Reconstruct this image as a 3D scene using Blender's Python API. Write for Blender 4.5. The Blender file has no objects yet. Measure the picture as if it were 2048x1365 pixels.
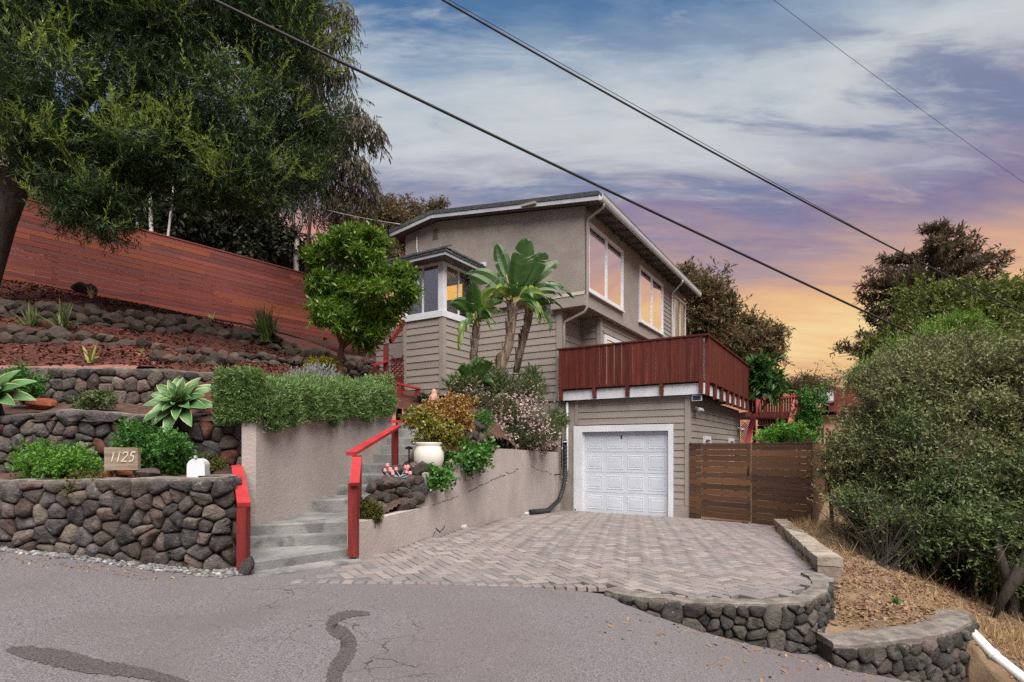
import bpy, math, random
import numpy as np
from mathutils import Vector, Matrix, Euler, noise as mnoise

scene = bpy.context.scene
COL = scene.collection
R = math.radians

# ------------------------------------------------------------------ camera
F, CX, HZ = 1128.0, 1024.0, 898.0            # focal length and horizon of the 2048 px photograph
cam_d = bpy.data.cameras.new('camera')
cam = bpy.data.objects.new('camera', cam_d)
COL.objects.link(cam)
cam.location = (0, 0, 0)
cam.rotation_euler = (R(90), 0, 0)
cam_d.sensor_width = 36.0
cam_d.lens = 36.0 * F / 2048.0
cam_d.shift_y = (HZ - 682.5) / 2048.0
cam_d.clip_start = 0.05
cam_d.clip_end = 3000
scene.camera = cam

# ------------------------------------------------------------------ exposure
EXPO = 1.2
scene.view_settings.view_transform = 'Standard'
scene.view_settings.look = 'None'
scene.view_settings.exposure = EXPO
scene.view_settings.gamma = 1.0
scene.view_settings.use_curve_mapping = False
scene.cycles.max_bounces = 6
scene.cycles.transparent_max_bounces = 12
scene.cycles.use_denoising = False

# ------------------------------------------------------------------ sun: a broad soft evening light from behind the camera
SUN_EL, SUN_AZ = 57.0, 163.0                 # azimuth clockwise from +Y
sun_d = bpy.data.lights.new('sun', 'SUN')
sun = bpy.data.objects.new('sun', sun_d)
COL.objects.link(sun)
sun_d.energy = 3.3
sun_d.angle = R(55)
sun_d.color = (1.0, 0.93, 0.86)
_sd = Vector((math.sin(R(SUN_AZ)) * math.cos(R(SUN_EL)), math.cos(R(SUN_AZ)) * math.cos(R(SUN_EL)), math.sin(R(SUN_EL))))
sun.rotation_euler = _sd.to_track_quat('Z', 'Y').to_euler()
sun.location = _sd * 60

# ------------------------------------------------------------------ sky
def lin(r, g, b):
    f = lambda c: (c / 255 / 12.92) if c / 255 <= 0.04045 else ((c / 255 + 0.055) / 1.055) ** 2.4
    return (f(r), f(g), f(b), 1.0)

world = bpy.data.worlds.new('World')
scene.world = world
world.use_nodes = True
nt = world.node_tree
nt.nodes.clear()

class NG:
    """tiny helper for wiring nodes"""
    def __init__(s, tree): s.t = tree
    def n(s, kind, **kw):
        nd = s.t.nodes.new(kind)
        for k, v in kw.items(): setattr(nd, k, v)
        return nd
    def link(s, a, b): s.t.links.new(a, b)
    def val(s, sock, v):
        if hasattr(v, 'is_linked') or hasattr(v, 'links'): s.link(v, sock)
        else: sock.default_value = v
    def math(s, op, a, b=0.0, clamp=False):
        nd = s.n('ShaderNodeMath', operation=op); nd.use_clamp = clamp
        s.val(nd.inputs[0], a); s.val(nd.inputs[1], b)
        return nd.outputs[0]
    def maprange(s, v, a, b, c=0.0, d=1.0, smooth=True):
        nd = s.n('ShaderNodeMapRange')
        nd.interpolation_type = 'SMOOTHSTEP' if smooth else 'LINEAR'
        s.val(nd.inputs[0], v)
        for i, q in enumerate((a, b, c, d)): nd.inputs[1 + i].default_value = q
        return nd.outputs[0]
    def mix(s, fac, a, b, blend='MIX'):
        nd = s.n('ShaderNodeMix', data_type='RGBA', blend_type=blend)
        s.val(nd.inputs[0], fac); s.val(nd.inputs[6], a); s.val(nd.inputs[7], b)
        return nd.outputs[2]
    def ramp(s, v, stops, interp='LINEAR'):
        nd = s.n('ShaderNodeValToRGB'); cr = nd.color_ramp; cr.interpolation = interp
        while len(cr.elements) < len(stops): cr.elements.new(0.5)
        for e, (p, c) in zip(cr.elements, stops): e.position = p; e.color = c
        s.val(nd.inputs[0], v)
        return nd.outputs[0]
    def noise(s, vec, scale, detail=6, rough=0.55, dist=0.0):
        nd = s.n('ShaderNodeTexNoise')
        if vec is not None: s.link(vec, nd.inputs['Vector'])
        nd.inputs['Scale'].default_value = scale; nd.inputs['Detail'].default_value = detail
        nd.inputs['Roughness'].default_value = rough; nd.inputs['Distortion'].default_value = dist
        return nd.outputs['Fac']

g = NG(nt)
tc = g.n('ShaderNodeTexCoord')
sep = g.n('ShaderNodeSeparateXYZ'); g.link(tc.outputs['Generated'], sep.inputs[0])
dx, dy, dz = sep.outputs
zc = g.math('MAXIMUM', dz, 0.0)
den = g.math('ADD', zc, 0.16)
cx_ = g.math('DIVIDE', dx, den); cy_ = g.math('DIVIDE', dy, den)
pl = g.n('ShaderNodeCombineXYZ'); g.link(cx_, pl.inputs[0]); g.link(cy_, pl.inputs[1])
# clouds drawn out along the wind, from lower left to upper right
mp = g.n('ShaderNodeMapping'); g.link(pl.outputs[0], mp.inputs[0])
mp.inputs['Rotation'].default_value = (0, 0, R(-12)); mp.inputs['Scale'].default_value = (0.62, 1.5, 1.0)
mp2 = g.n('ShaderNodeMapping'); g.link(pl.outputs[0], mp2.inputs[0])
mp2.inputs['Rotation'].default_value = (0, 0, R(52)); mp2.inputs['Scale'].default_value = (0.75, 2.9, 1.0); mp2.inputs['Location'].default_value = (3.1, 1.7, 0)
nA = g.noise(mp.outputs[0], 1.15, 7, 0.58, 0.35)
nB = g.noise(mp2.outputs[0], 1.7, 8, 0.62, 0.5)
nC = g.noise(mp.outputs[0], 3.6, 7, 0.6, 0.4)
# azimuth closeness to the sunset (27 degrees right of the view axis)
hl = g.math('SQRT', g.math('ADD', g.math('MULTIPLY', dx, dx), g.math('ADD', g.math('MULTIPLY', dy, dy), 1e-5)))
ca = g.math('DIVIDE', g.math('ADD', g.math('MULTIPLY', dx, math.sin(R(28))), g.math('MULTIPLY', dy, math.cos(R(28)))), hl)
near = g.maprange(ca, 0.55, 1.0)
far_ = g.maprange(ca, -0.6, 0.75)
e = g.math('ADD', dz, g.math('MULTIPLY', g.math('SUBTRACT', nA, 0.5), 0.24))
e = g.math('ADD', e, g.math('MULTIPLY', g.math('SUBTRACT', nC, 0.5), 0.09))
nD = g.noise(mp2.outputs[0], 5.5, 8, 0.66, 0.6)
e = g.math('ADD', e, g.math('MULTIPLY', g.math('SUBTRACT', nD, 0.5), 0.05))
L = lin
warm = g.ramp(e, [(0.0, L(196, 126, 104)), (0.095, L(212, 150, 114)), (0.13, L(246, 196, 134)), (0.175, L(254, 220, 158)), (0.225, L(246, 196, 138)),
                  (0.27, L(222, 172, 144)), (0.315, L(182, 154, 156)), (0.36, L(146, 132, 162)), (0.42, L(184, 184, 195)), (0.48, L(208, 212, 215)), (0.545, L(158, 177, 197)), (0.61, L(82, 122, 166)), (0.85, L(80, 104, 140)), (1.0, L(92, 110, 140))])
cool = g.ramp(e, [(0.0, L(196, 120, 104)), (0.10, L(214, 134, 112)), (0.24, L(232, 146, 118)), (0.36, L(232, 158, 136)), (0.395, L(190, 168, 174)), (0.425, L(152, 152, 176)),
                  (0.455, L(188, 197, 206)), (0.50, L(196, 205, 212)), (0.55, L(122, 154, 186)), (0.615, L(78, 120, 168)), (0.85, L(80, 104, 140)), (1.0, L(92, 110, 140))])
back = g.ramp(dz, [(0.0, L(170, 150, 156)), (0.2, L(170, 160, 172)), (0.45, L(158, 164, 182)), (0.7, L(104, 126, 158)), (1.0, L(92, 110, 140))])
skyc = g.mix(near, cool, warm)
skyc = g.mix(far_, back, skyc)
# pale torn wisps above, violet streaks lower down
wisp = g.math('MULTIPLY', g.maprange(nB, 0.47, 0.66), g.maprange(dz, 0.36, 0.46))
skyc = g.mix(g.math('MULTIPLY', wisp, 0.72), skyc, L(214, 219, 224))
viol = g.math('MULTIPLY', g.maprange(nA, 0.50, 0.66), g.math('MULTIPLY', g.maprange(dz, 0.27, 0.36), g.maprange(dz, 0.54, 0.42)))
skyc = g.mix(g.math('MULTIPLY', viol, 0.6), skyc, L(112, 108, 150))
pink = g.math('MULTIPLY', g.maprange(nC, 0.54, 0.70), g.math('MULTIPLY', g.maprange(dz, 0.22, 0.32), g.maprange(dz, 0.47, 0.36)))
skyc = g.mix(g.math('MULTIPLY', pink, 0.45), skyc, L(222, 184, 168))
bank = g.math('MULTIPLY', g.maprange(nB, 0.47, 0.60), g.maprange(dz, 0.17, 0.10))
skyc = g.mix(g.math('MULTIPLY', bank, 0.5), skyc, L(204, 150, 124))
dark = g.math('MULTIPLY', g.maprange(nB, 0.50, 0.36), g.math('MULTIPLY', g.maprange(dz, 0.30, 0.40), g.maprange(dz, 0.62, 0.50)))
skyc = g.mix(g.math('MULTIPLY', dark, 0.72), skyc, L(104, 122, 160))
grain = g.math('MULTIPLY', g.maprange(nD, 0.52, 0.70), g.maprange(dz, 0.30, 0.42))
skyc = g.mix(g.math('MULTIPLY', grain, 0.38), skyc, L(214, 216, 222))
below = g.maprange(dz, -0.02, 0.0)
skyc = g.mix(below, L(120, 100, 92), skyc)
bgA = g.n('ShaderNodeBackground'); g.link(skyc, bgA.inputs[0]); bgA.inputs[1].default_value = 0.96 * 2 ** (-EXPO)
nis = g.n('ShaderNodeTexSky', sky_type='NISHITA'); nis.sun_disc = False
nis.sun_elevation = R(SUN_EL); nis.sun_rotation = R(SUN_AZ)
bgB = g.n('ShaderNodeBackground'); g.link(nis.outputs[0], bgB.inputs[0]); bgB.inputs[1].default_value = 0.05
mxs = g.n('ShaderNodeMixShader'); mxs.inputs[0].default_value = 0.06      # the clear sky through the thin cloud sheet
g.link(bgA.outputs[0], mxs.inputs[1]); g.link(bgB.outputs[0], mxs.inputs[2])
wo = g.n('ShaderNodeOutputWorld'); g.link(mxs.outputs[0], wo.inputs[0])

# ------------------------------------------------------------------ places
def at(px, py, Y):
    return Vector(((px - CX) / F * Y, Y, (HZ - py) / F * Y))
def at_z(px, py, z):
    return at(px, py, z * F / (HZ - py))
GX, GY = 1.9375, 15.5                         # garage door's left jamb; house frame turned to the street
UX, UY, VX, VY = .8537, -.5207, .5207, .8537
def hu(px, v):
    r = (px - CX) / F
    return (r * (GY + v * VY) - GX - v * VX) / (UX - r * UY)
def hv(px, u):
    r = (px - CX) / F
    return (r * (GY + u * UY) - GX - u * UX) / (VX - r * VY)
def hz(py, u, v):
    return (HZ - py) / F * (GY + u * UY + v * VY)
def hw(u, v, z=0.0):
    return Vector((GX + u * UX + v * VX, GY + u * UY + v * VY, z))

# ------------------------------------------------------------------ objects
FO = {}                                       # frame origin of every object, in its top-level object's space
def tag(o, label=None, cat=None, group=None, kind=None):
    if label: o['label'] = label
    if cat: o['category'] = cat
    if group: o['group'] = group
    if kind: o['kind'] = kind
    return o
def empty(name, loc=(0, 0, 0), rz=0.0, label=None, cat=None, group=None, kind=None, local=False):
    o = bpy.data.objects.new(name, None)
    o.empty_display_size = 0.2
    COL.objects.link(o)
    o.location = loc; o.rotation_euler = (0, 0, rz)
    FO[o] = Vector((0, 0, 0)) if local else Vector(loc)
    return tag(o, label, cat, group, kind)
def link_mesh(name, me, mats, parent=None, origin=None, smooth=False):
    """me holds coordinates in the top-level object's space; move the object's origin to the middle of its mesh"""
    n = len(me.vertices)
    co = np.empty(n * 3, np.float32); me.vertices.foreach_get('co', co); co = co.reshape(-1, 3)
    if origin is None:
        lo, hi = co.min(0), co.max(0)
        origin = Vector(((lo[0] + hi[0]) / 2, (lo[1] + hi[1]) / 2, lo[2] if parent is None else (lo[2] + hi[2]) / 2))
    co -= np.array(origin, np.float32)
    me.vertices.foreach_set('co', co.ravel())
    for m in (mats if isinstance(mats, (list, tuple)) else [mats]): me.materials.append(m)
    if smooth: me.polygons.foreach_set('use_smooth', np.ones(len(me.polygons), bool))
    me.update()
    o = bpy.data.objects.new(name, me)
    COL.objects.link(o)
    FO[o] = Vector(origin)
    if parent is not None:
        o.parent = parent; o.location = FO[o] - FO[parent]
    else:
        o.location = FO[o]
    return o
def place(name, me, parent, loc, rot=(0, 0, 0), scale=(1, 1, 1)):
    """another object on shared mesh data; loc in the top-level object's space"""
    o = bpy.data.objects.new(name, me)
    COL.objects.link(o)
    FO[o] = Vector(loc)
    if parent is not None:
        o.parent = parent; o.location = FO[o] - FO[parent]
    else: o.location = loc
    o.rotation_euler = rot; o.scale = scale
    return o
def np_mesh(name, V, Q, mat_idx=None):
    """fast mesh from numpy vertices and equal-sided faces"""
    me = bpy.data.meshes.new(name)
    V = np.asarray(V, np.float32); Q = np.asarray(Q, np.int32)
    k = Q.shape[1]
    me.vertices.add(len(V)); me.vertices.foreach_set('co', V.ravel())
    me.loops.add(Q.size); me.loops.foreach_set('vertex_index', Q.ravel())
    me.polygons.add(len(Q))
    me.polygons.foreach_set('loop_start', np.arange(0, Q.size, k, dtype=np.int32))
    if mat_idx is not None: me.polygons.foreach_set('material_index', np.asarray(mat_idx, np.int32))
    me.update(calc_edges=True)
    return me

class MB:
    """collects simple solids; build() links them as one mesh object"""
    def __init__(s): s.v = []; s.f = []; s.m = []; s.mi = 0
    def add(s, vs, fs):
        b = len(s.v); s.v += [tuple(p) for p in vs]; s.f += [tuple(b + i for i in f) for f in fs]; s.m += [s.mi] * len(fs); return s
    def box(s, x0, x1, y0, y1, z0, z1):
        x0, x1 = min(x0, x1), max(x0, x1); y0, y1 = min(y0, y1), max(y0, y1); z0, z1 = min(z0, z1), max(z0, z1)
        return s.add([(x0, y0, z0), (x1, y0, z0), (x1, y1, z0), (x0, y1, z0), (x0, y0, z1), (x1, y0, z1), (x1, y1, z1), (x0, y1, z1)],
                     [(0, 3, 2, 1), (4, 5, 6, 7), (0, 1, 5, 4), (1, 2, 6, 5), (2, 3, 7, 6), (3, 0, 4, 7)])
    def beam(s, a, b, w, h, up=(0, 0, 1)):
        a, b = Vector(a), Vector(b); d = (b - a).normalized(); up = Vector(up)
        sd = d.cross(up)
        if sd.length < 1e-4: sd = d.cross(Vector((1, 0, 0)))
        sd.normalize(); u2 = sd.cross(d)
        vs = []
        for p in (a, b):
            for i, j in ((-1, -1), (1, -1), (1, 1), (-1, 1)): vs.append(p + sd * i * w / 2 + u2 * j * h / 2)
        return s.add(vs, [(0, 1, 2, 3), (7, 6, 5, 4), (0, 4, 5, 1), (1, 5, 6, 2), (2, 6, 7, 3), (3, 7, 4, 0)])
    def prism(s, poly, z0, z1):
        """poly: xy points counter-clockwise; z0/z1 numbers or per-point lists"""
        n = len(poly)
        A = z0 if isinstance(z0, (list, tuple)) else [z0] * n
        B = z1 if isinstance(z1, (list, tuple)) else [z1] * n
        vs = [(p[0], p[1], A[i]) for i, p in enumerate(poly)] + [(p[0], p[1], B[i]) for i, p in enumerate(poly)]
        fs = [tuple(range(n - 1, -1, -1)), tuple(range(n, 2 * n))]
        for i in range(n):
            j = (i + 1) % n; fs.append((i, j, n + j, n + i))
        return s.add(vs, fs)
    def extrude(s, poly3, vec):
        n = len(poly3); vec = Vector(vec)
        vs = [Vector(p) for p in poly3]; vs += [p + vec for p in vs[:n]]
        fs = [tuple(range(n - 1, -1, -1)), tuple(range(n, 2 * n))]
        for i in range(n):
            j = (i + 1) % n; fs.append((i, j, n + j, n + i))
        return s.add(vs, fs)
    def tube(s, pts, rad, sides=8, cap=True):
        pts = [Vector(p) for p in pts]; n = len(pts)
        if not isinstance(rad, (list, tuple)): rad = [rad] * n
        vs = []; prev = None
        for i, p in enumerate(pts):
            d = (pts[min(i + 1, n - 1)] - pts[max(i - 1, 0)]).normalized()
            if prev is None:
                a = d.cross(Vector((0, 0, 1)))
                if a.length < 1e-3: a = d.cross(Vector((0, 1, 0)))
            else: a = prev - d * prev.dot(d)
            a.normalize(); prev = a; b = d.cross(a)
            for k in range(sides):
                t = 2 * math.pi * k / sides
                vs.append(p + (a * math.cos(t) + b * math.sin(t)) * rad[i])
        fs = []
        for i in range(n - 1):
            for k in range(sides):
                k2 = (k + 1) % sides
                fs.append((i * sides + k, i * sides + k2, (i + 1) * sides + k2, (i + 1) * sides + k))
        if cap: fs += [tuple(range(sides - 1, -1, -1)), tuple(range((n - 1) * sides, n * sides))]
        return s.add(vs, fs)
    def lathe(s, c, prof, sides=16):
        c = Vector(c); vs = []
        for r, z in prof:
            for k in range(sides):
                t = 2 * math.pi * k / sides; vs.append(c + Vector((r * math.cos(t), r * math.sin(t), z)))
        fs = []
        for i in range(len(prof) - 1):
            for k in range(sides):
                k2 = (k + 1) % sides; fs.append((i * sides + k, i * sides + k2, (i + 1) * sides + k2, (i + 1) * sides + k))
        fs += [tuple(range(sides - 1, -1, -1)), tuple(range((len(prof) - 1) * sides, len(prof) * sides))]
        return s.add(vs, fs)
    def mesh(s, name):
        me = bpy.data.meshes.new(name); me.from_pydata(s.v, [], s.f)
        if any(s.m): me.polygons.foreach_set('material_index', s.m)
        return me
    def build(s, name, mat, parent=None, smooth=False, origin=None):
        return link_mesh(name, s.mesh(name), mat, parent, origin, smooth)

# ------------------------------------------------------------------ materials
def base_mat(name):
    m = bpy.data.materials.new(name); m.use_nodes = True
    t = m.node_tree; t.nodes.clear(); q = NG(t)
    out = q.n('ShaderNodeOutputMaterial'); p = q.n('ShaderNodeBsdfPrincipled')
    q.link(p.outputs[0], out.inputs[0])
    return m, q, p, out
def rnd_val(q):
    oi = q.n('ShaderNodeObjectInfo'); ge = q.n('ShaderNodeNewGeometry')
    return q.math('FRACT', q.math('ADD', oi.outputs['Random'], ge.outputs['Random Per Island']))
def obj_vec(q, stretch=(1, 1, 1), world=False):
    if world:
        v = q.n('ShaderNodeNewGeometry').outputs['Position']
    else:
        t = q.n('ShaderNodeTexCoord'); oi = q.n('ShaderNodeObjectInfo')
        ad = q.n('ShaderNodeVectorMath', operation='ADD')
        sc = q.math('MULTIPLY', oi.outputs['Random'], 37.0)
        cb = q.n('ShaderNodeCombineXYZ')
        for i in range(3): q.link(sc, cb.inputs[i])
        q.link(t.outputs['Object'], ad.inputs[0]); q.link(cb.outputs[0], ad.inputs[1]); v = ad.outputs[0]
    mpn = q.n('ShaderNodeMapping'); q.link(v, mpn.inputs[0]); mpn.inputs['Scale'].default_value = stretch
    return mpn.outputs[0]
def c4(c): return (c[0], c[1], c[2], 1.0)
def M(name, c1, c2=None, scale=4.0, rough=0.8, bump=0.0, bscale=None, rnd=0.0, rcols=None, stretch=(1, 1, 1), spec=0.3, world=False, detail=6, lo=0.35, hi=0.65, spots=None, bdist=0.02):
    """procedural surface: two tones mixed by noise, tone shift from piece to piece, fine bump, optional spots (colour, scale, threshold, amount)"""
    m, q, p, out = base_mat(name)
    v = obj_vec(q, stretch, world)
    f = q.noise(v, scale, detail, 0.6)
    col = q.mix(q.maprange(f, lo, hi), c4(c1), c4(c2 or c1))
    if rcols:
        r = rnd_val(q)
        n = len(rcols)
        rc = q.ramp(r, [(i / n, c4(c)) for i, c in enumerate(rcols)], 'CONSTANT')
        col = q.mix(0.72, col, rc)
        col = q.mix(q.math('MULTIPLY', q.maprange(f, lo, hi), 0.35), col, c4(c2 or c1))
    if rnd:
        r2 = q.math('FRACT', q.math('MULTIPLY', rnd_val(q), 7.31))
        hs = q.n('ShaderNodeHueSaturation')
        q.link(col, hs.inputs['Color'])
        q.link(q.maprange(r2, 0, 1, 1 - rnd, 1 + rnd, False), hs.inputs['Value'])
        col = hs.outputs[0]
    if spots:
        for (sc, ssc, th, am) in spots:
            sn = q.noise(v, ssc, 5, 0.65)
            col = q.mix(q.math('MULTIPLY', q.maprange(sn, th, th + 0.12), am), col, c4(sc))
    q.link(col, p.inputs['Base Color'])
    p.inputs['Roughness'].default_value = rough
    p.inputs['Specular IOR Level'].default_value = spec
    if bump:
        bn = q.n('ShaderNodeBump'); bn.inputs['Strength'].default_value = bump; bn.inputs['Distance'].default_value = bdist
        q.link(q.noise(v, bscale or scale * 4, 5, 0.65), bn.inputs['Height']); q.link(bn.outputs[0], p.inputs['Normal'])
    return m
def leaf_mat(name, cols, rough=0.5, trans=0.25, spec=0.35, patch=0.0):
    m, q, p, out = base_mat(name)
    r = rnd_val(q)
    n = len(cols)
    col = q.ramp(r, [(i / max(n - 1, 1), c4(c)) for i, c in enumerate(cols)])
    q.link(col, p.inputs['Base Color'])
    p.inputs['Roughness'].default_value = rough; p.inputs['Specular IOR Level'].default_value = spec
    if trans:
        tr = q.n('ShaderNodeBsdfTranslucent'); q.link(col, tr.inputs[0])
        mx = q.n('ShaderNodeMixShader'); mx.inputs[0].default_value = trans
        q.link(p.outputs[0], mx.inputs[1]); q.link(tr.outputs[0], mx.inputs[2]); q.link(mx.outputs[0], out.inputs[0])
    return m
def emit_mat(name, c, s):
    m, q, p, out = base_mat(name)
    e_ = q.n('ShaderNodeEmission'); e_.inputs[0].default_value = c4(c); e_.inputs[1].default_value = s
    q.link(e_.outputs[0], out.inputs[0])
    return m
def glass_mat(name, refl, tint=(0.8, 0.82, 0.85)):
    """window glass: a mirror layer that grows towards grazing angles over clear glass"""
    m, q, p, out = base_mat(name)
    gl = q.n('ShaderNodeBsdfGlossy'); gl.inputs['Roughness'].default_value = 0.01; gl.inputs[0].default_value = (0.95, 0.95, 0.95, 1)
    tr = q.n('ShaderNodeBsdfTransparent'); tr.inputs[0].default_value = c4(tint)
    lw = q.n('ShaderNodeLayerWeight'); lw.inputs[0].default_value = 0.35
    fac = q.math('MAXIMUM', q.math('ADD', q.math('MULTIPLY', lw.outputs['Fresnel'], 0.6), refl), 0.0, True)
    mx = q.n('ShaderNodeMixShader'); q.link(fac, mx.inputs[0]); q.link(tr.outputs[0], mx.inputs[1]); q.link(gl.outputs[0], mx.inputs[2])
    q.link(mx.outputs[0], out.inputs[0])
    return m

MT = {}
MT['stucco'] = M('stucco', (.262, .230, .206), (.315, .278, .252), 2.2, .92, .55, 70, spots=[((.16, .145, .135), 1.1, .60, .35)])
MT['siding'] = M('siding', (.25, .220, .197), (.29, .256, .23), 1.6, .75, .25, 22, stretch=(.35, .35, 3), rnd=.06)
MT['siding_trim'] = M('siding_trim', (.265, .233, .209), (.295, .26, .234), 2, .75, .15, 30)
MT['white'] = M('white_paint', (.58, .60, .64), (.66, .68, .71), 2.2, .5, .06, 30, spots=[((.55, .54, .53), 3.5, .66, .3)])
MT['white_vinyl'] = M('white_vinyl', (.60, .62, .66), (.66, .68, .71), 1.5, .4)
MT['door_white'] = M('door_white', (.52, .57, .63), (.58, .62, .68), 1.4, .42, .05, 40, spots=[((.60, .61, .62), 2.4, .62, .35)])
MT['shingle'] = M('shingle', (.045, .048, .055), (.09, .095, .105), 14, .9, .6, 40, rnd=.2)
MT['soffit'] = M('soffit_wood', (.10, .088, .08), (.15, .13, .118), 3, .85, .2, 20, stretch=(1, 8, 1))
MT['fascia'] = M('fascia_paint', (.36, .38, .42), (.44, .46, .49), 2.2, .5, .06, 30)
MT['galv'] = M('gutter_metal', (.42, .44, .47), (.50, .52, .55), 3, .45, .05, 20, spec=.5)
MT['redwood'] = M('stained_redwood', (.072, .013, .008), (.115, .023, .014), 3.5, .62, .3, 18, stretch=(5, 5, .5), rnd=.28, spots=[((.05, .012, .010), 5, .6, .5)])
MT['redpaint'] = M('worn_red_paint', (.42, .038, .042), (.33, .028, .03), 4, .5, .2, 30, spots=[((.62, .30, .26), 16, .70, .6), ((.22, .03, .025), 5, .66, .5)])
MT['redpost'] = M('dark_red_paint', (.19, .022, .018), (.13, .016, .014), 5, .55, .25, 30, stretch=(3, 3, .6), spots=[((.07, .015, .012), 6, .64, .5)])
MT['pinkpaint'] = M('pink_red_paint', (.44, .065, .085), (.36, .05, .065), 3, .5, .15, 30)
MT['fence_red'] = M('red_fence_board', (.17, .042, .030), (.22, .055, .040), 2.2, .68, .3, 16, stretch=(.5, .5, 7), rnd=.22,
                    rcols=[(.165, .042, .032), (.135, .042, .038), (.20, .054, .034), (.14, .048, .046), (.26, .078, .032), (.12, .040, .040), (.17, .046, .034), (.105, .042, .044), (.15, .042, .034), (.22, .062, .032)],
                    spots=[((.10, .045, .05), 2.4, .58, .4)])
MT['gate_wood'] = M('brown_gate_board', (.062, .030, .016), (.11, .05, .023), 2.4, .66, .35, 16, stretch=(.5, .5, 8), rnd=.25,
                    rcols=[(.06, .029, .017), (.11, .052, .022), (.05, .026, .017), (.145, .066, .026), (.072, .034, .019), (.045, .023, .016), (.095, .044, .02)])
MT['dark_wood'] = M('dark_weathered_wood', (.055, .032, .022), (.085, .05, .034), 3, .8, .3, 20, rnd=.2)
MT['concrete'] = M('step_concrete', (.15, .155, .155), (.25, .245, .235), 2.6, .9, .5, 45, spots=[((.085, .092, .092), 3.2, .52, .7), ((.34, .32, .30), 9, .62, .5)])
MT['wall_paint'] = M('painted_wall', (.36, .312, .288), (.43, .38, .352), 1.3, .88, .5, 26, spots=[((.24, .21, .20), 2.4, .60, .45), ((.10, .09, .085), 17, .725, .8), ((.42, .38, .36), 1.6, .62, .5)])
MT['stone'] = M('basalt_stone', (.042, .036, .034), (.15, .127, .116), 11, .92, 1.0, 34, rnd=.42, bdist=.035,
                rcols=[(.066, .058, .056), (.12, .094, .078), (.046, .045, .05), (.11, .068, .057), (.155, .124, .097), (.06, .053, .052), (.088, .06, .054), (.037, .037, .04)],
                spots=[((.30, .29, .27), 14, .60, .75), ((.03, .03, .022), 7, .60, .7), ((.20, .14, .11), 5, .66, .6)])
MT['stone_dark'] = M('dark_mossy_stone', (.034, .032, .029), (.10, .092, .082), 12, .92, 1.0, 34, rnd=.35,
                     rcols=[(.045, .042, .037), (.078, .07, .056), (.036, .036, .036), (.10, .09, .074), (.054, .05, .043)],
                     bdist=.035, spots=[((.018, .019, .012), 7, .55, .7), ((.42, .43, .42), 10, .62, .85)])
MT['stone_red'] = M('red_lava_rock', (.22, .065, .035), (.33, .10, .05), 7, .92, .9, 22, rnd=.2)
MT['stone_maroon'] = M('maroon_stone', (.075, .032, .024), (.13, .055, .038), 8, .9, 1.0, 26, rnd=.3, spots=[((.04, .03, .026), 6, .58, .6)])
MT['rock'] = M('terrace_rock', (.036, .027, .023), (.07, .05, .040), 3.5, .92, .9, 14, rnd=.35,
               rcols=[(.042, .032, .028), (.066, .045, .034), (.036, .03, .027), (.085, .062, .046)], spots=[((.15, .11, .08), 6, .66, .5), ((.04, .045, .025), 3, .6, .4)])
MT['mortar'] = M('dark_mortar', (.030, .027, .025), (.06, .052, .046), 9, .95, .7, 30)
MT['coping'] = M('cement_coping', (.115, .10, .088), (.22, .195, .172), 8, .92, .7, 34, spots=[((.12, .10, .085), 5, .55, .7), ((.09, .10, .05), 8, .66, .6)])
MT['block'] = M('kerb_block', (.22, .185, .15), (.34, .29, .24), 6, .92, .7, 26, rnd=.22, spots=[((.12, .105, .085), 6, .58, .6)])
MT['paver'] = M('paver', (.18, .155, .150), (.24, .212, .205), 7, .88, .5, 50, rnd=.14,
                rcols=[(.205, .168, .160), (.19, .165, .160), (.235, .20, .185), (.15, .142, .145), (.215, .17, .16), (.195, .175, .168), (.25, .22, .20), (.14, .133, .14)],
                spots=[((.12, .108, .10), 5, .60, .5)])
MT['joint'] = M('joint_sand', (.026, .02, .016), (.042, .033, .026), 9, .95, .5, 60)
MT['soil'] = M('bed_soil', (.055, .032, .024), (.10, .055, .04), 9, .95, .8, 40)
MT['mulch_ground'] = M('mulch_ground', (.055, .018, .013), (.105, .034, .023), 13, .95, 1.0, 60, world=True, spots=[((.04, .02, .016), 6, .55, .6)])
MT['mulch_chip'] = M('mulch_chip', (.15, .042, .026), (.21, .062, .038), 9, .9, .3, 30, rnd=.45, rcols=[(.10, .029, .019), (.135, .038, .024), (.065, .021, .015), (.18, .08, .055), (.085, .025, .018)])
MT['dry_soil'] = M('dry_slope_soil', (.12, .08, .05), (.21, .145, .09), 3.2, .95, .9, 30, world=True, spots=[((.20, .17, .145), 1.0, .56, .6), ((.09, .06, .04), 5, .6, .5)])
MT['ground'] = M('far_ground', (.06, .06, .035), (.10, .085, .05), .3, .95, world=True)
MT['bark'] = M('rough_bark', (.042, .031, .026), (.085, .064, .052), 6, .92, .9, 22, stretch=(2, 2, .5))
MT['bark_dark'] = M('dark_bark', (.028, .022, .018), (.05, .04, .032), 6, .92, .7, 22, stretch=(2, 2, .5))
MT['bark_white'] = M('white_bark', (.42, .40, .37), (.60, .58, .54), 4, .8, .4, 20, stretch=(1, 1, .4), spots=[((.13, .11, .10), 3.2, .6, .7)])
MT['bark_red'] = M('red_brown_bark', (.12, .06, .038), (.17, .09, .055), 7, .85, .4, 26, stretch=(2, 2, .5))
MT['twig'] = M('grey_twig', (.095, .075, .05), (.15, .12, .08), 8, .9, rnd=.35)
MT['pebble'] = M('pebble', (.12, .12, .125), (.22, .215, .21), 20, .7, .2, 50, rnd=.4, rcols=[(.13, .14, .15), (.24, .235, .22), (.10, .10, .11), (.17, .135, .115), (.32, .31, .30), (.085, .08, .08), (.14, .14, .15)])
MT['glass'] = glass_mat('window_glass', 0.06)
MT['mirror_glass'] = glass_mat('coated_window_glass', 0.90)
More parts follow.
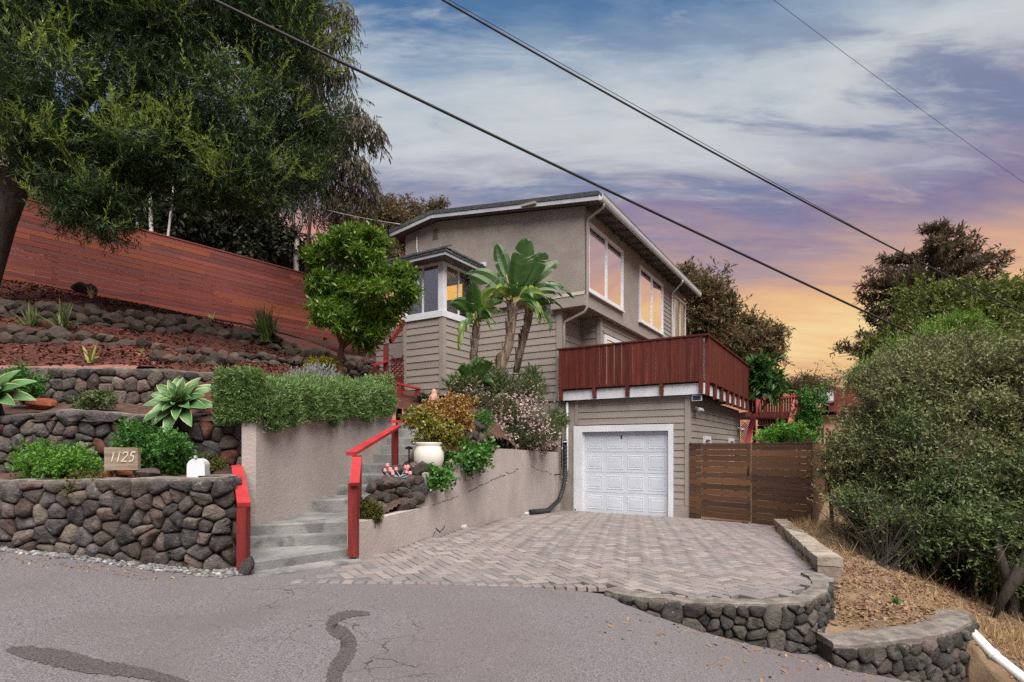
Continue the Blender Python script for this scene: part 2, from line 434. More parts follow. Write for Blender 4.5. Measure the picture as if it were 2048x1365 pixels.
MT['black'] = M('black_plastic', (.012, .012, .013), (.02, .02, .021), 6, .42, .1, 30)
MT['cable'] = M('cable_rubber', (.016, .014, .014), (.03, .025, .024), 6, .6)
MT['pot'] = M('cream_ceramic', (.60, .58, .51), (.68, .66, .59), 3, .3, .05, 20, spec=.5)
MT['board_grey'] = M('weathered_board', (.20, .15, .105), (.33, .27, .21), 3, .9, .6, 30, stretch=(.6, 1, 9), spots=[((.36, .35, .34), 3, .56, .6), ((.24, .12, .055), 2.2, .56, .6)])
MT['gold'] = M('pale_numeral', (.62, .55, .44), (.70, .63, .52), 8, .5)
MT['dark_room'] = M('dark_interior', (.05, .035, .028), (.075, .052, .04), 2, .9)
MT['curtain_or_backing'] = M('mustard_curtain', (.46, .30, .05), (.56, .38, .08), 6, .9, stretch=(8, 8, .3))
MT['room_glow'] = emit_mat('lit_room_glow', (1.0, .48, .07), 1.1)
MT['solar'] = M('solar_cell', (.012, .018, .05), (.02, .03, .08), 8, .2, spec=.6)
MT['lens'] = M('lamp_lens', (.55, .56, .58), (.68, .69, .7), 8, .2, spec=.6)
MT['pvc'] = M('white_pvc', (.60, .60, .60), (.70, .70, .69), 4, .45, spots=[((.38, .36, .33), 5, .6, .4)])
MT['terracotta'] = M('peach_wall', (.42, .25, .17), (.48, .30, .21), 2, .9)
# ================================================================== terrain
rng = random.Random(11)
RK = [(-40, 1.2), (-14, -.30), (-8, -.76), (-5.1, -.97), (-2.8, -1.165), (-1.5, -1.225), (0, -1.32), (1.0, -1.46), (1.75, -1.66), (2.9, -1.93), (4.2, -2.24), (9, -3.4), (40, -9.5)]
def road_z(x):
    for (a, za), (b, zb) in zip(RK, RK[1:]):
        if a <= x <= b: return za + (zb - za) * (x - a) / (b - a)
    return RK[0][1] if x < RK[0][0] else RK[-1][1]
def on_road(px, py):
    lo, hi = .5, 40.0
    for _ in range(50):
        m_ = (lo + hi) / 2; p = at(px, py, m_)
        if p.z > road_z(p.x): lo = m_
        else: hi = m_
    return p
class TPS:
    def __init__(s, pts):
        s.p = np.array([(p[0], p[1]) for p in pts], float); z = np.array([p[2] for p in pts], float)
        n = len(pts); K = s._k(s.p, s.p) + np.eye(n) * 1e-3
        P = np.c_[np.ones(n), s.p]; A = np.zeros((n + 3, n + 3)); A[:n, :n] = K; A[:n, n:] = P; A[n:, :n] = P.T
        s.w = np.linalg.solve(A, np.r_[z, 0, 0, 0])
    def _k(s, a, b):
        d = ((a[:, None] - b[None]) ** 2).sum(-1); return .5 * d * np.log(d + 1e-9)
    def arr(s, xy):
        xy = np.asarray(xy, float); return s._k(xy, s.p) @ s.w[:-3] + np.c_[np.ones(len(xy)), xy] @ s.w[-3:]
    def __call__(s, x, y): return float(s.arr([(x, y)])[0])
def inside(poly, xy):
    xy = np.asarray(xy, float); x, y = xy[:, 0], xy[:, 1]; r = np.zeros(len(xy), bool); n = len(poly)
    for i in range(n):
        x1, y1 = poly[i]; x2, y2 = poly[(i + 1) % n]
        c = ((y1 > y) != (y2 > y)) & (x < (x2 - x1) * (y - y1) / (y2 - y1 + 1e-12) + x1); r ^= c
    return r
def grid_mesh(name, zf, x0, x1, y0, y1, step, poly=None, rough=0.0, seed=0):
    nx, ny = int((x1 - x0) / step) + 1, int((y1 - y0) / step) + 1
    X, Y = np.meshgrid(np.linspace(x0, x1, nx), np.linspace(y0, y1, ny))
    xy = np.c_[X.ravel(), Y.ravel()]; z = zf(xy)
    if rough:
        rs = np.random.RandomState(seed); z = z + (rs.rand(len(z)) - .5) * rough
    i = np.arange(nx * ny).reshape(ny, nx)
    q = np.stack([i[:-1, :-1].ravel(), i[:-1, 1:].ravel(), i[1:, 1:].ravel(), i[1:, :-1].ravel()], 1)
    if poly is not None:
        c = xy[q].mean(1); q = q[inside(poly, c)]
        used = np.unique(q); rm = -np.ones(len(xy), int); rm[used] = np.arange(len(used)); xy, z, q = xy[used], z[used], rm[q]
    return np_mesh(name, np.c_[xy, z], q)

def skirted(me, drop):
    """the open rim of a ground sheet turned down into an earth bank"""
    n = len(me.vertices); co = np.empty(n * 3, np.float32); me.vertices.foreach_get('co', co); co = co.reshape(-1, 3)
    q = np.empty(len(me.loops), np.int32); me.loops.foreach_get('vertex_index', q); q = q.reshape(-1, 4)
    ed = np.concatenate([q[:, [i, (i + 1) % 4]] for i in range(4)]); key = np.sort(ed, 1)
    _, inv, cnt = np.unique(key, axis=0, return_inverse=True, return_counts=True); b = ed[cnt[inv.ravel()] == 1]
    u = np.unique(b); mp_i = -np.ones(n, int); mp_i[u] = n + np.arange(len(u))
    V = np.concatenate([co, co[u] - [0, 0, drop]]); Q = np.concatenate([q, np.stack([b[:, 1], b[:, 0], mp_i[b[:, 0]], mp_i[b[:, 1]]], 1)])
    return np_mesh(me.name, V, Q)
def asphalt_material():
    m, q, p, out = base_mat('worn_asphalt')
    v = q.n('ShaderNodeNewGeometry').outputs['Position']
    fine = q.noise(v, 95, 3, .75)
    mid = q.noise(v, 1.1, 5, .6)
    tint = q.noise(v, .55, 3, .5)
    col = q.mix(q.maprange(fine, .34, .66), c4((.068, .061, .064)), c4((.215, .196, .203)))
    col = q.mix(q.math('MULTIPLY', q.maprange(tint, .42, .6), .40), col, c4((.125, .100, .102)))
    col = q.mix(q.math('MULTIPLY', q.maprange(mid, .52, .68), .28), col, c4((.10, .092, .094)))
    # crazed cracking in two tired areas of the road
    w = q.n('ShaderNodeTexNoise'); q.link(v, w.inputs['Vector']); w.inputs['Scale'].default_value = 2.6; w.inputs['Detail'].default_value = 6
    sc = q.n('ShaderNodeVectorMath', operation='MULTIPLY_ADD'); q.link(w.outputs['Color'], sc.inputs[0]); sc.inputs[1].default_value = (.55, .55, .55); q.link(v, sc.inputs[2])
    vo = q.n('ShaderNodeTexVoronoi', feature='DISTANCE_TO_EDGE'); q.link(sc.outputs[0], vo.inputs['Vector']); vo.inputs['Scale'].default_value = 2.5
    line = q.maprange(vo.outputs['Distance'], .017, .004)
    def spot(x, y, r):
        d = q.n('ShaderNodeVectorMath', operation='DISTANCE'); q.link(v, d.inputs[0]); d.inputs[1].default_value = (x, y, road_z(x)); return q.maprange(d.outputs['Value'], r, r * .35)
    area = q.math('MAXIMUM', spot(-1.25, 3.9, .95), q.math('MAXIMUM', spot(-1.9, 4.55, .65), spot(-.7, 3.5, .55)))
    area = q.math('MULTIPLY', area, q.maprange(q.noise(v, 1.9, 4), .40, .56))
    ck = q.math('MULTIPLY', line, area)
    col = q.mix(q.math('MULTIPLY', ck, .85), col, c4((.045, .03, .026)))
    q.link(col, p.inputs['Base Color']); p.inputs['Roughness'].default_value = .88; p.inputs['Specular IOR Level'].default_value = .25
    b = q.n('ShaderNodeBump'); b.inputs['Strength'].default_value = .55; b.inputs['Distance'].default_value = .006
    q.link(q.math('SUBTRACT', fine, ck), b.inputs['Height']); q.link(b.outputs[0], p.inputs['Normal'])
    return m
MT['asphalt'] = asphalt_material()
MT['tar'] = M('old_patch_tar', (.034, .029, .030), (.115, .098, .098), 95, .85, .6, 95, world=True, bdist=.006)

# far ground to the horizon, well below the street
gm = grid_mesh('ground', lambda xy: -7.5 + 0 * xy[:, 0], -1400, 1400, -600, 2200, 200)
tag(link_mesh('ground', gm, MT['ground']), kind='structure')

# the road: one sheet following the fall of the street
xs = np.unique(np.r_[np.linspace(-40, 40, 41), np.linspace(-6, 6, 61)])
ys = np.r_[-30, -15, -6, np.linspace(-2, 6.6, 30)]
XX, YY = np.meshgrid(xs, ys); zz = np.interp(XX.ravel(), [k[0] for k in RK], [k[1] for k in RK])
ii = np.arange(len(xs) * len(ys)).reshape(len(ys), len(xs))
qd = np.stack([ii[:-1, :-1].ravel(), ii[:-1, 1:].ravel(), ii[1:, 1:].ravel(), ii[1:, :-1].ravel()], 1)
# right of the lower wall the road ends at the dirt verge
cxy = np.c_[XX.ravel(), YY.ravel()][qd].mean(1)
keep = ~((cxy[:, 0] > 5.4) & (cxy[:, 1] > 1.0))
road = link_mesh('road', np_mesh('road', np.c_[XX.ravel(), YY.ravel(), zz], qd[keep]), MT['asphalt'], smooth=True)
tag(road, kind='structure')
def smooth_path(P, n=4):
    P = [np.array(p, float) for p in P]; out = []
    for i in range(len(P) - 1):
        p0, p1, p2, p3 = P[max(i - 1, 0)], P[i], P[i + 1], P[min(i + 2, len(P) - 1)]
        for k in range(n):
            t = k / n; out.append(.5 * (2 * p1 + (p2 - p0) * t + (2 * p0 - 5 * p1 + 4 * p2 - p3) * t * t + (3 * p1 - p0 - 3 * p2 + p3) * t ** 3))
    out.append(P[-1]); return [tuple(p) for p in out]
def road_sheet(name, pxs, mat, lift=.004):
    P = [on_road(*p) for p in pxs]
    n = len(P) // 2; mb = MB()
    for i in range(n - 1):           # first half runs one side, second half comes back
        a, b, c, d = P[i], P[i + 1], P[len(P) - 2 - i], P[len(P) - 1 - i]
        mb.add([(q_.x, q_.y, road_z(q_.x) + lift) for q_ in (a, b, c, d)], [(0, 1, 2, 3)])
    o = mb.build(name, mat, road)
    return o
def strip(line, jit, seed):
    line = smooth_path(line, 5)
    r_ = random.Random(seed); L_, R_ = [], []
    n = len(line)
    for k in range((n - 1) * 3 + 1):
        i = min(k // 3, n - 2); t = (k - i * 3) / 3
        x = line[i][0] * (1 - t) + line[i + 1][0] * t; y = line[i][1] * (1 - t) + line[i + 1][1] * t; w = line[i][2] * (1 - t) + line[i + 1][2] * t
        dx_, dy_ = line[i + 1][0] - line[i][0], line[i + 1][1] - line[i][1]; l_ = math.hypot(dx_, dy_); nx, ny = -dy_ / l_, dx_ / l_
        L_.append((x + nx * w * (1 + r_.uniform(-jit, jit)), y + ny * w * (1 + r_.uniform(-jit, jit)))); R_.append((x - nx * w * (1 + r_.uniform(-jit, jit)), y - ny * w * (1 + r_.uniform(-jit, jit))))
    return L_ + R_[::-1]
road_sheet('tar_patch', strip([(740, 1228, 3), (700, 1229, 7), (672, 1238, 9), (664, 1256, 12), (690, 1272, 14), (698, 1292, 16), (688, 1318, 15), (672, 1340, 15), (668, 1372, 15)], .16, 3), MT['tar'])
road_sheet('tar_patch', strip([(12, 1302, 2), (40, 1304, 10), (110, 1316, 17), (180, 1332, 15), (260, 1344, 12), (330, 1358, 9), (380, 1372, 6)], .18, 5), MT['tar'])

# ------------------------------------------------------------------ driveway
DRV = TPS([(-1.95, 5.0, -1.198), (-1.1, 5.15, -1.235), (-.1, 5.4, -1.31), (1.0, 5.6, -1.39), (1.74, 5.23, -1.40), (2.9, 5.32, -1.40), (3.4, 5.9, -1.40),
           (-1.65, 6.1, -1.21), (-1.1, 7.7, -1.215), (-.355, 10.28, -1.315), (.5, 12.9, -1.50), (1.3, 15.4, -1.70), (1.72, 15.6, -1.715), (2.2, 15.3, -1.715), (4.1, 14.2, -1.715), (5.9, 13.05, -1.765), (6.3, 12.8, -1.80),
           (3.6, 6.6, -1.455), (4.7, 9.5, -1.60)])
# ground polygon of the paving (counter-clockwise)
FRONT = [on_road(590, 1168), on_road(720, 1170), on_road(1000, 1174)]
EDGE = [(FRONT[0].x, FRONT[0].y), (FRONT[1].x, FRONT[1].y), (FRONT[2].x, FRONT[2].y)]
CURVE = [at_z(px, py, -1.395) for px, py in ((1215, 1177), (1255, 1186), (1300, 1193), (1400, 1201), (1500, 1203), (1585, 1200), (1640, 1190), (1668, 1174), (1678, 1160))]
WALLP = [(-1.66, 6.06), (-1.12, 7.65), (1.2, 14.4)]
def wall_x(y): return -1.655 + .311 * (y - 6.1)
DRIVE = EDGE + [(p.x, p.y) for p in CURVE] + [(3.62, 6.6), (5.95, 12.75)] + [tuple(hw(4.9, .0)[:2]), tuple(hw(-.62, .0)[:2])] + [(1.30, 15.7), (-1.12, 7.65), (-1.66, 6.06)]
drive = empty('driveway', (1.5, 8, -1.4), kind='structure')
bed = grid_mesh('joint_bed', lambda xy: DRV.arr(xy) - .040, -2.2, 6.6, 4.8, 16.0, .1, DRIVE)
link_mesh('joint_bed', bed, MT['joint'], drive)
PL, PW, PT = .224, .112, .05
def paver_mesh(l, w, name):
    a, b = l / 2 - .008, w / 2 - .008; c = .006
    mb = MB(); vs = [(-a, -b, -PT), (a, -b, -PT), (a, b, -PT), (-a, b, -PT), (-a, -b, -c), (a, -b, -c), (a, b, -c), (-a, b, -c), (-a + c, -b + c, 0), (a - c, -b + c, 0), (a - c, b - c, 0), (-a + c, b - c, 0)]
    fs = [(8, 9, 10, 11)]
    for i in range(4):
        j = (i + 1) % 4; fs += [(i, j, 4 + j, 4 + i), (4 + i, 4 + j, 8 + j, 8 + i)]
    mb.add(vs, fs); me = mb.mesh(name); me.materials.append(MT['paver']); return me
pm = paver_mesh(PL, PW, 'paver'); pm2 = paver_mesh(.155, .105, 'border_paver')
cells = []
cell = PW; ang = R(33); ca_, sa_ = math.cos(ang), math.sin(ang)
# herringbone: on the square lattice of half-lengths, rows shift by one
for i in range(-110, 130):
    for j in range(-110, 130):
        k = (i - j) % 4
        if k == 0: c = (i + 1.0, j + .5, 0.0)
        elif k == 3 and True: c = (i + .5, j + 1.0, math.pi / 2)
        else: continue
        x, y = c[0] * cell, c[1] * cell
        cells.append((2.0 + x * ca_ - y * sa_, 8.0 + x * sa_ + y * ca_, c[2] + ang))
C = np.array(cells)
poly_in = DRIVE
C = C[inside(poly_in, C[:, :2])]
# keep clear of the border row along the street
fr = np.array(EDGE + [(p.x, p.y) for p in CURVE])
def dist_poly(P, line):
    d = np.full(len(P), 1e9)
    for a, b in zip(line[:-1], line[1:]):
        ab = b - a; t = np.clip(((P - a) @ ab) / (ab @ ab), 0, 1); d = np.minimum(d, np.hypot(*(P - (a + t[:, None] * ab)).T))
    return d
C = C[dist_poly(C[:, :2], fr) > .20]
C = C[np.argsort(np.hypot(C[:, 0], C[:, 1]))]
zc_ = DRV.arr(C[:, :2]); zx = DRV.arr(C[:, :2] + [.1, 0]); zy = DRV.arr(C[:, :2] + [0, .1])
def drive_rot(i, jit):
    n = Vector((-(zx[i] - zc_[i]) / .1 + rng.uniform(-jit, jit), -(zy[i] - zc_[i]) / .1 + rng.uniform(-jit, jit), 1)).normalized()
    q = Vector((0, 0, 1)).rotation_difference(n)
    return (q.to_matrix() @ Matrix.Rotation(C[i, 2] + rng.uniform(-.02, .02), 3, 'Z'))
NPAV = 262
for i in range(min(NPAV, len(C))):
    place('paver', pm, drive, (C[i, 0], C[i, 1], zc_[i] + rng.uniform(-.003, .003)), drive_rot(i, .012).to_euler())
pv = np.empty(len(pm.vertices) * 3); pm.vertices.foreach_get('co', pv); pv = pv.reshape(-1, 3)
pf = np.array([list(p.vertices) for p in pm.polygons])
VV, QQ = [], []
for i in range(NPAV, len(C)):
    Rm = np.array(drive_rot(i, .01)); VV.append(pv @ Rm.T + [C[i, 0], C[i, 1], zc_[i] + rng.uniform(-.003, .003)]); QQ.append(pf + len(pv) * (i - NPAV))
o = link_mesh('paver_field', np_mesh('paver_field', np.concatenate(VV), np.concatenate(QQ)), MT['paver'], drive); o['kind'] = 'stuff'
# border row along the street and round the curved edge
acc = 0.0; npb = 0
for a, b in zip(fr[:-1], fr[1:]):
    l = np.hypot(*(b - a)); t = acc
    d = (b - a) / l; n = np.array((-d[1], d[0]))
    while t < l:
        p = a + d * t + n * .082
        if npb < 38 and t + .01 < l + .1:
            zq = DRV(p[0], p[1])
            o = place('paver', pm2, drive, (p[0], p[1], zq + rng.uniform(-.002, .003)), (0, -math.atan2(DRV(p[0] + .1, p[1]) - zq, .1) * 1, math.atan2(d[1], d[0]) + math.pi / 2 + rng.uniform(-.03, .03)))
            npb += 1
        t += .112
    acc = t - l

# ------------------------------------------------------------------ hillside with bark mulch
HILL = TPS([tuple(at(-260, 735, 7.9)), tuple(at(0, 735, 7.9)), tuple(at(150, 735, 7.9)), tuple(at(300, 735, 8.0)), tuple(at(420, 742, 8.3)),
            (-2.95, 6.4, .25), (-2.65, 8.2, .45), (-2.25, 10.3, .62), (-3.4, 7.9, .55), tuple(at(500, 748, 9.0)), tuple(at(600, 752, 10.4)), tuple(at(690, 756, 11.5)), (-2.0, 11.4, .85), (-1.1, 11.4, .78),
            tuple(at(860, 800, 13.2)), tuple(at(790, 790, 14.0)), tuple(at(720, 760, 15.5)),
            tuple(at(0, 690, 9.1)), tuple(at(150, 688, 9.3)), tuple(at(330, 705, 9.7)), tuple(at(480, 722, 10.6)),
            tuple(at(0, 652, 9.7)), tuple(at(180, 664, 10.1)), tuple(at(330, 690, 10.7)), tuple(at(480, 712, 11.6)),
            tuple(at(0, 606, 10.9)), tuple(at(190, 622, 11.3)), tuple(at(380, 646, 12.4)), tuple(at(480, 668, 13.4)), tuple(at(570, 700, 14.2)),
            tuple(at(0, 560, 13.4)), tuple(at(260, 610, 15.5)), tuple(at(430, 640, 17.4)), tuple(at(520, 660, 18.4)), tuple(at(620, 685, 19.9)), tuple(at(690, 712, 21)),
            (-22, 9, 1.6), (-22, 16, 5.2), (-20, 26, 7.2), (-10, 26, 6.0), (-2, 26, 4.6), (4, 30, 3.5), (-30, 45, 11), (-10, 48, 9.5), (3, 50, 6)])
A_ = at(512, 1000, 6.2); B_ = at(785, 850, 10.4)
HP = [(-26, 7.98), (-5.4, 7.98), (-4.3, 8.02), (-4.05, 7.0), (-2.93, 6.25), (-2.36, 10.3), (-2.3, 11.1), (-1.0, 11.25), (-.9, 13.0), (-1.2, 14.2), (-1.2, 20), (9, 25), (9, 60), (-40, 60), (-40, 7.95)]
hill = link_mesh('hillside', grid_mesh('hillside', lambda xy: HILL.arr(xy), -40, 9, 6, 60, .25, HP, .05, 2), MT['mulch_ground'], smooth=True)
tag(hill, kind='structure')
# mulch chips scattered on it
rs = np.random.RandomState(4)
def chips(n, poly, zf, bbox, size, lift=.012, elong=(1.5, 4)):
    x0, x1, y0, y1 = bbox
    P = np.c_[rs.uniform(x0, x1, n * 3), rs.uniform(y0, y1, n * 3)]; P = P[inside(poly, P)][:n]
    z = zf(P) + lift
    n = len(P); a = rs.uniform(0, 2 * np.pi, n); l = size * rs.uniform(.6, 1.5, n); w = l / rs.uniform(elong[0], elong[1], n)
    tx = rs.normal(0, .35, n); ty = rs.normal(0, .35, n)
    ux = np.c_[np.cos(a), np.sin(a), tx] * l[:, None]; uy = np.c_[-np.sin(a), np.cos(a), ty] * w[:, None]
    c = np.c_[P, z]
    V = np.stack([c - ux - uy, c + ux - uy * .7, c + ux * .8 + uy, c - ux + uy * .6], 1).reshape(-1, 3)
    return V, np.arange(n * 4).reshape(n, 4)
mp_ = [(-13.5, 7.95), (-5.0, 7.95), (-4.3, 8.2), (-3.6, 8.6), (-4, 11), (-6.5, 15.5), (-8.2, 17.8), (-13.5, 13.0)]
V, Q = chips(17000, mp_, lambda P: HILL.arr(P), (-13.5, -3.5, 7.95, 18), .028)
tag(link_mesh('mulch', np_mesh('mulch', V, Q), MT['mulch_chip']), kind='stuff', label='loose red bark mulch spread over the terraced slope')
# two narrow beds between the stone walls on the left
def bed_mesh(name, poly, z, mat, step=.12, rough=.04):
    zf = z if callable(z) else (lambda xy: np.full(len(xy), float(z)))
    xs_ = [p[0] for p in poly]; ys_ = [p[1] for p in poly]
    o = link_mesh(name, grid_mesh(name, zf, min(xs_), max(xs_), min(ys_), max(ys_), step, poly, rough, 7), mat, smooth=True)
    return tag(o, kind='structure')
bed_mesh('planting_bed', [(-9.5, 5.62), (-3.1, 5.55), (-2.98, 5.9), (-3.05, 6.5), (-9.5, 6.6)], lambda xy: -.34 + .10 * (xy[:, 1] - 5.6) + .012 * (xy[:, 0] + 4), MT['soil'])
bed_mesh('planting_bed', [(-9.5, 6.45), (-3.3, 6.45), (-2.9, 6.6), (-3.0, 7.0), (-4.2, 8.1), (-9.5, 8.05)], lambda xy: .33 + .22 * (xy[:, 1] - 6.5), MT['soil'])
# raised planter between the stairs and the driveway, and the low front planter
PLN = TPS([(-1.15, 7.7, -.42), (-1.9, 8.3, -.36), (-.9, 8.3, -.30), (-.5, 9.4, -.06), (-.3, 10.0, -.03), (.35, 12.7, -.06), (1.05, 15.0, -.02), (1.2, 15.6, .10), (.2, 14.8, .7), (-.2, 16.6, 1.35), (-1.4, 10, .45), (-1.0, 11.2, .8), (-.6, 12.2, .75), (0.2, 13.2, .65), (-.6, 14, 1.2), (.0, 15.2, 1.25),  (-1.0, 15.8, 1.4), (-1.1, 13, 1.0), (-2.5, 16.3, 1.5), (-3.5, 14, 1.35)])
bed_mesh('planting_bed', [(-1.30, 7.95), (-1.72, 8.2), (-1.45, 9.5), (-1.2, 10.4), (-.95, 11.3), (-.85, 13), (-1.3, 14.3), (-2.7, 15.5), (-2.8, 18.2), (1.36, 15.95), (1.16, 15.55), (.28, 12.7), (-.56, 10.0), (-.86, 9.0)], lambda xy: PLN.arr(xy), MT['soil'], .06, .04)
bed_mesh('planting_bed', [(-1.74, 6.2), (-1.78, 6.6), (-1.84, 7.5), (-1.80, 8.1), (-1.26, 7.95), (-1.30, 7.5)], lambda xy: -.96 + .25 * (xy[:, 1] - 6.1), MT['soil'], .03, .01)

# ------------------------------------------------------------------ dry slope on the right
DRY = TPS([(3.65, 6.6, -1.52), (4.8, 9.6, -1.68), (5.95, 12.7, -1.86), tuple(hw(5.6, 0, -1.88)), tuple(hw(5.65, 6, -1.65)), tuple(hw(5.65, 12, -1.3)), (12.5, 22, -1.25), (14, 30, -1.0),
           (2.9, 5.8, -1.62), (3.25, 5.6, -1.72), (4.0, 5.5, -1.75), (4.5, 5.9, -1.74), tuple(at(1700, 1190, 6.3)), tuple(at(1800, 1205, 6.3)), tuple(at(1700, 1110, 8.2)), tuple(at(1690, 1060, 9.8)),
           (6.2, 9.5, -1.75), (7.5, 10, -2.1), (5.1, 6.2, -1.98), (5.6, 6.5, -2.1), (5.2, 5.2, -2.27), (4.75, 5.0, -2.32), (4.6, 4.4, -2.37), (4.5, 3.6, -2.36), (5.5, 3.6, -2.52), (5.2, 2.4, -2.54), (5.2, 1.0, -2.56), (6.5, 2.0, -2.8), (7, 6, -2.6), (8, 8, -2.5), (11, 10, -3.0), (20, 10, -4.8), (14, 4, -4.6), (9, 1, -4), (9, -4, -4.2), (24, 30, -3.5), (30, 0, -8), (35, 45, -4), (12, 45, -.5), (0, 40, 1), (0, 28, .2)])
DP = [(2.6, 5.75), (3.62, 6.62), (5.95, 12.75)] + [tuple(hw(5.4, .1)[:2]), tuple(hw(5.4, 14)[:2]), (6, 34), (6, 48), (36, 48), (36, -5), (5.3, -5), (4.85, 1.0), (4.4, 3.0), (4.25, 4.2), (4.25, 4.6), (4.45, 5.0), (4.5, 5.7), (4.15, 5.4), (3.5, 5.3), (2.85, 5.4)]
dry = link_mesh('dry_slope', skirted(grid_mesh('dry_slope', lambda xy: DRY.arr(xy), 2, 36, -5, 48, .16, DP, .05, 5), .9), MT['dry_soil'])
tag(dry, kind='structure')
def on_dry(px, py):
    lo, hi = 2.0, 30.0
    for _ in range(40):
        m_ = (lo + hi) / 2; p = at(px, py, m_)
        if p.z > DRY(p.x, p.y): lo = m_
        else: hi = m_
    return p

# ================================================================== stone walls
def path_fn(P):
    P = [Vector((p[0], p[1], 0)) for p in P]; L_ = [0]
    for a, b in zip(P, P[1:]): L_.append(L_[-1] + (b - a).length)
    def f(s):
        s = max(0, min(L_[-1] - 1e-6, s))
        for i in range(len(P) - 1):
            if s <= L_[i + 1]: break
        t = (s - L_[i]) / (L_[i + 1] - L_[i]); p = P[i].lerp(P[i + 1], t)
        def tang(k):
            a, b = P[max(k - 1, 0)], P[min(k + 1, len(P) - 1)]; return (b - a).normalized()
        d = tang(i).lerp(tang(i + 1), t).normalized()
        return p, Vector((d.y, -d.x, 0))
    return f, L_[-1]
def clip(poly, nx, ny, c):
    out = []
    for i in range(len(poly)):
        a, b = poly[i], poly[(i + 1) % len(poly)]; da = nx * a[0] + ny * a[1] - c; db = nx * b[0] + ny * b[1] - c
        if da <= 0: out.append(a)
        if (da < 0) != (db < 0) and da != db:
            t = da / (da - db); out.append((a[0] + (b[0] - a[0]) * t, a[1] + (b[1] - a[1]) * t))
    return out
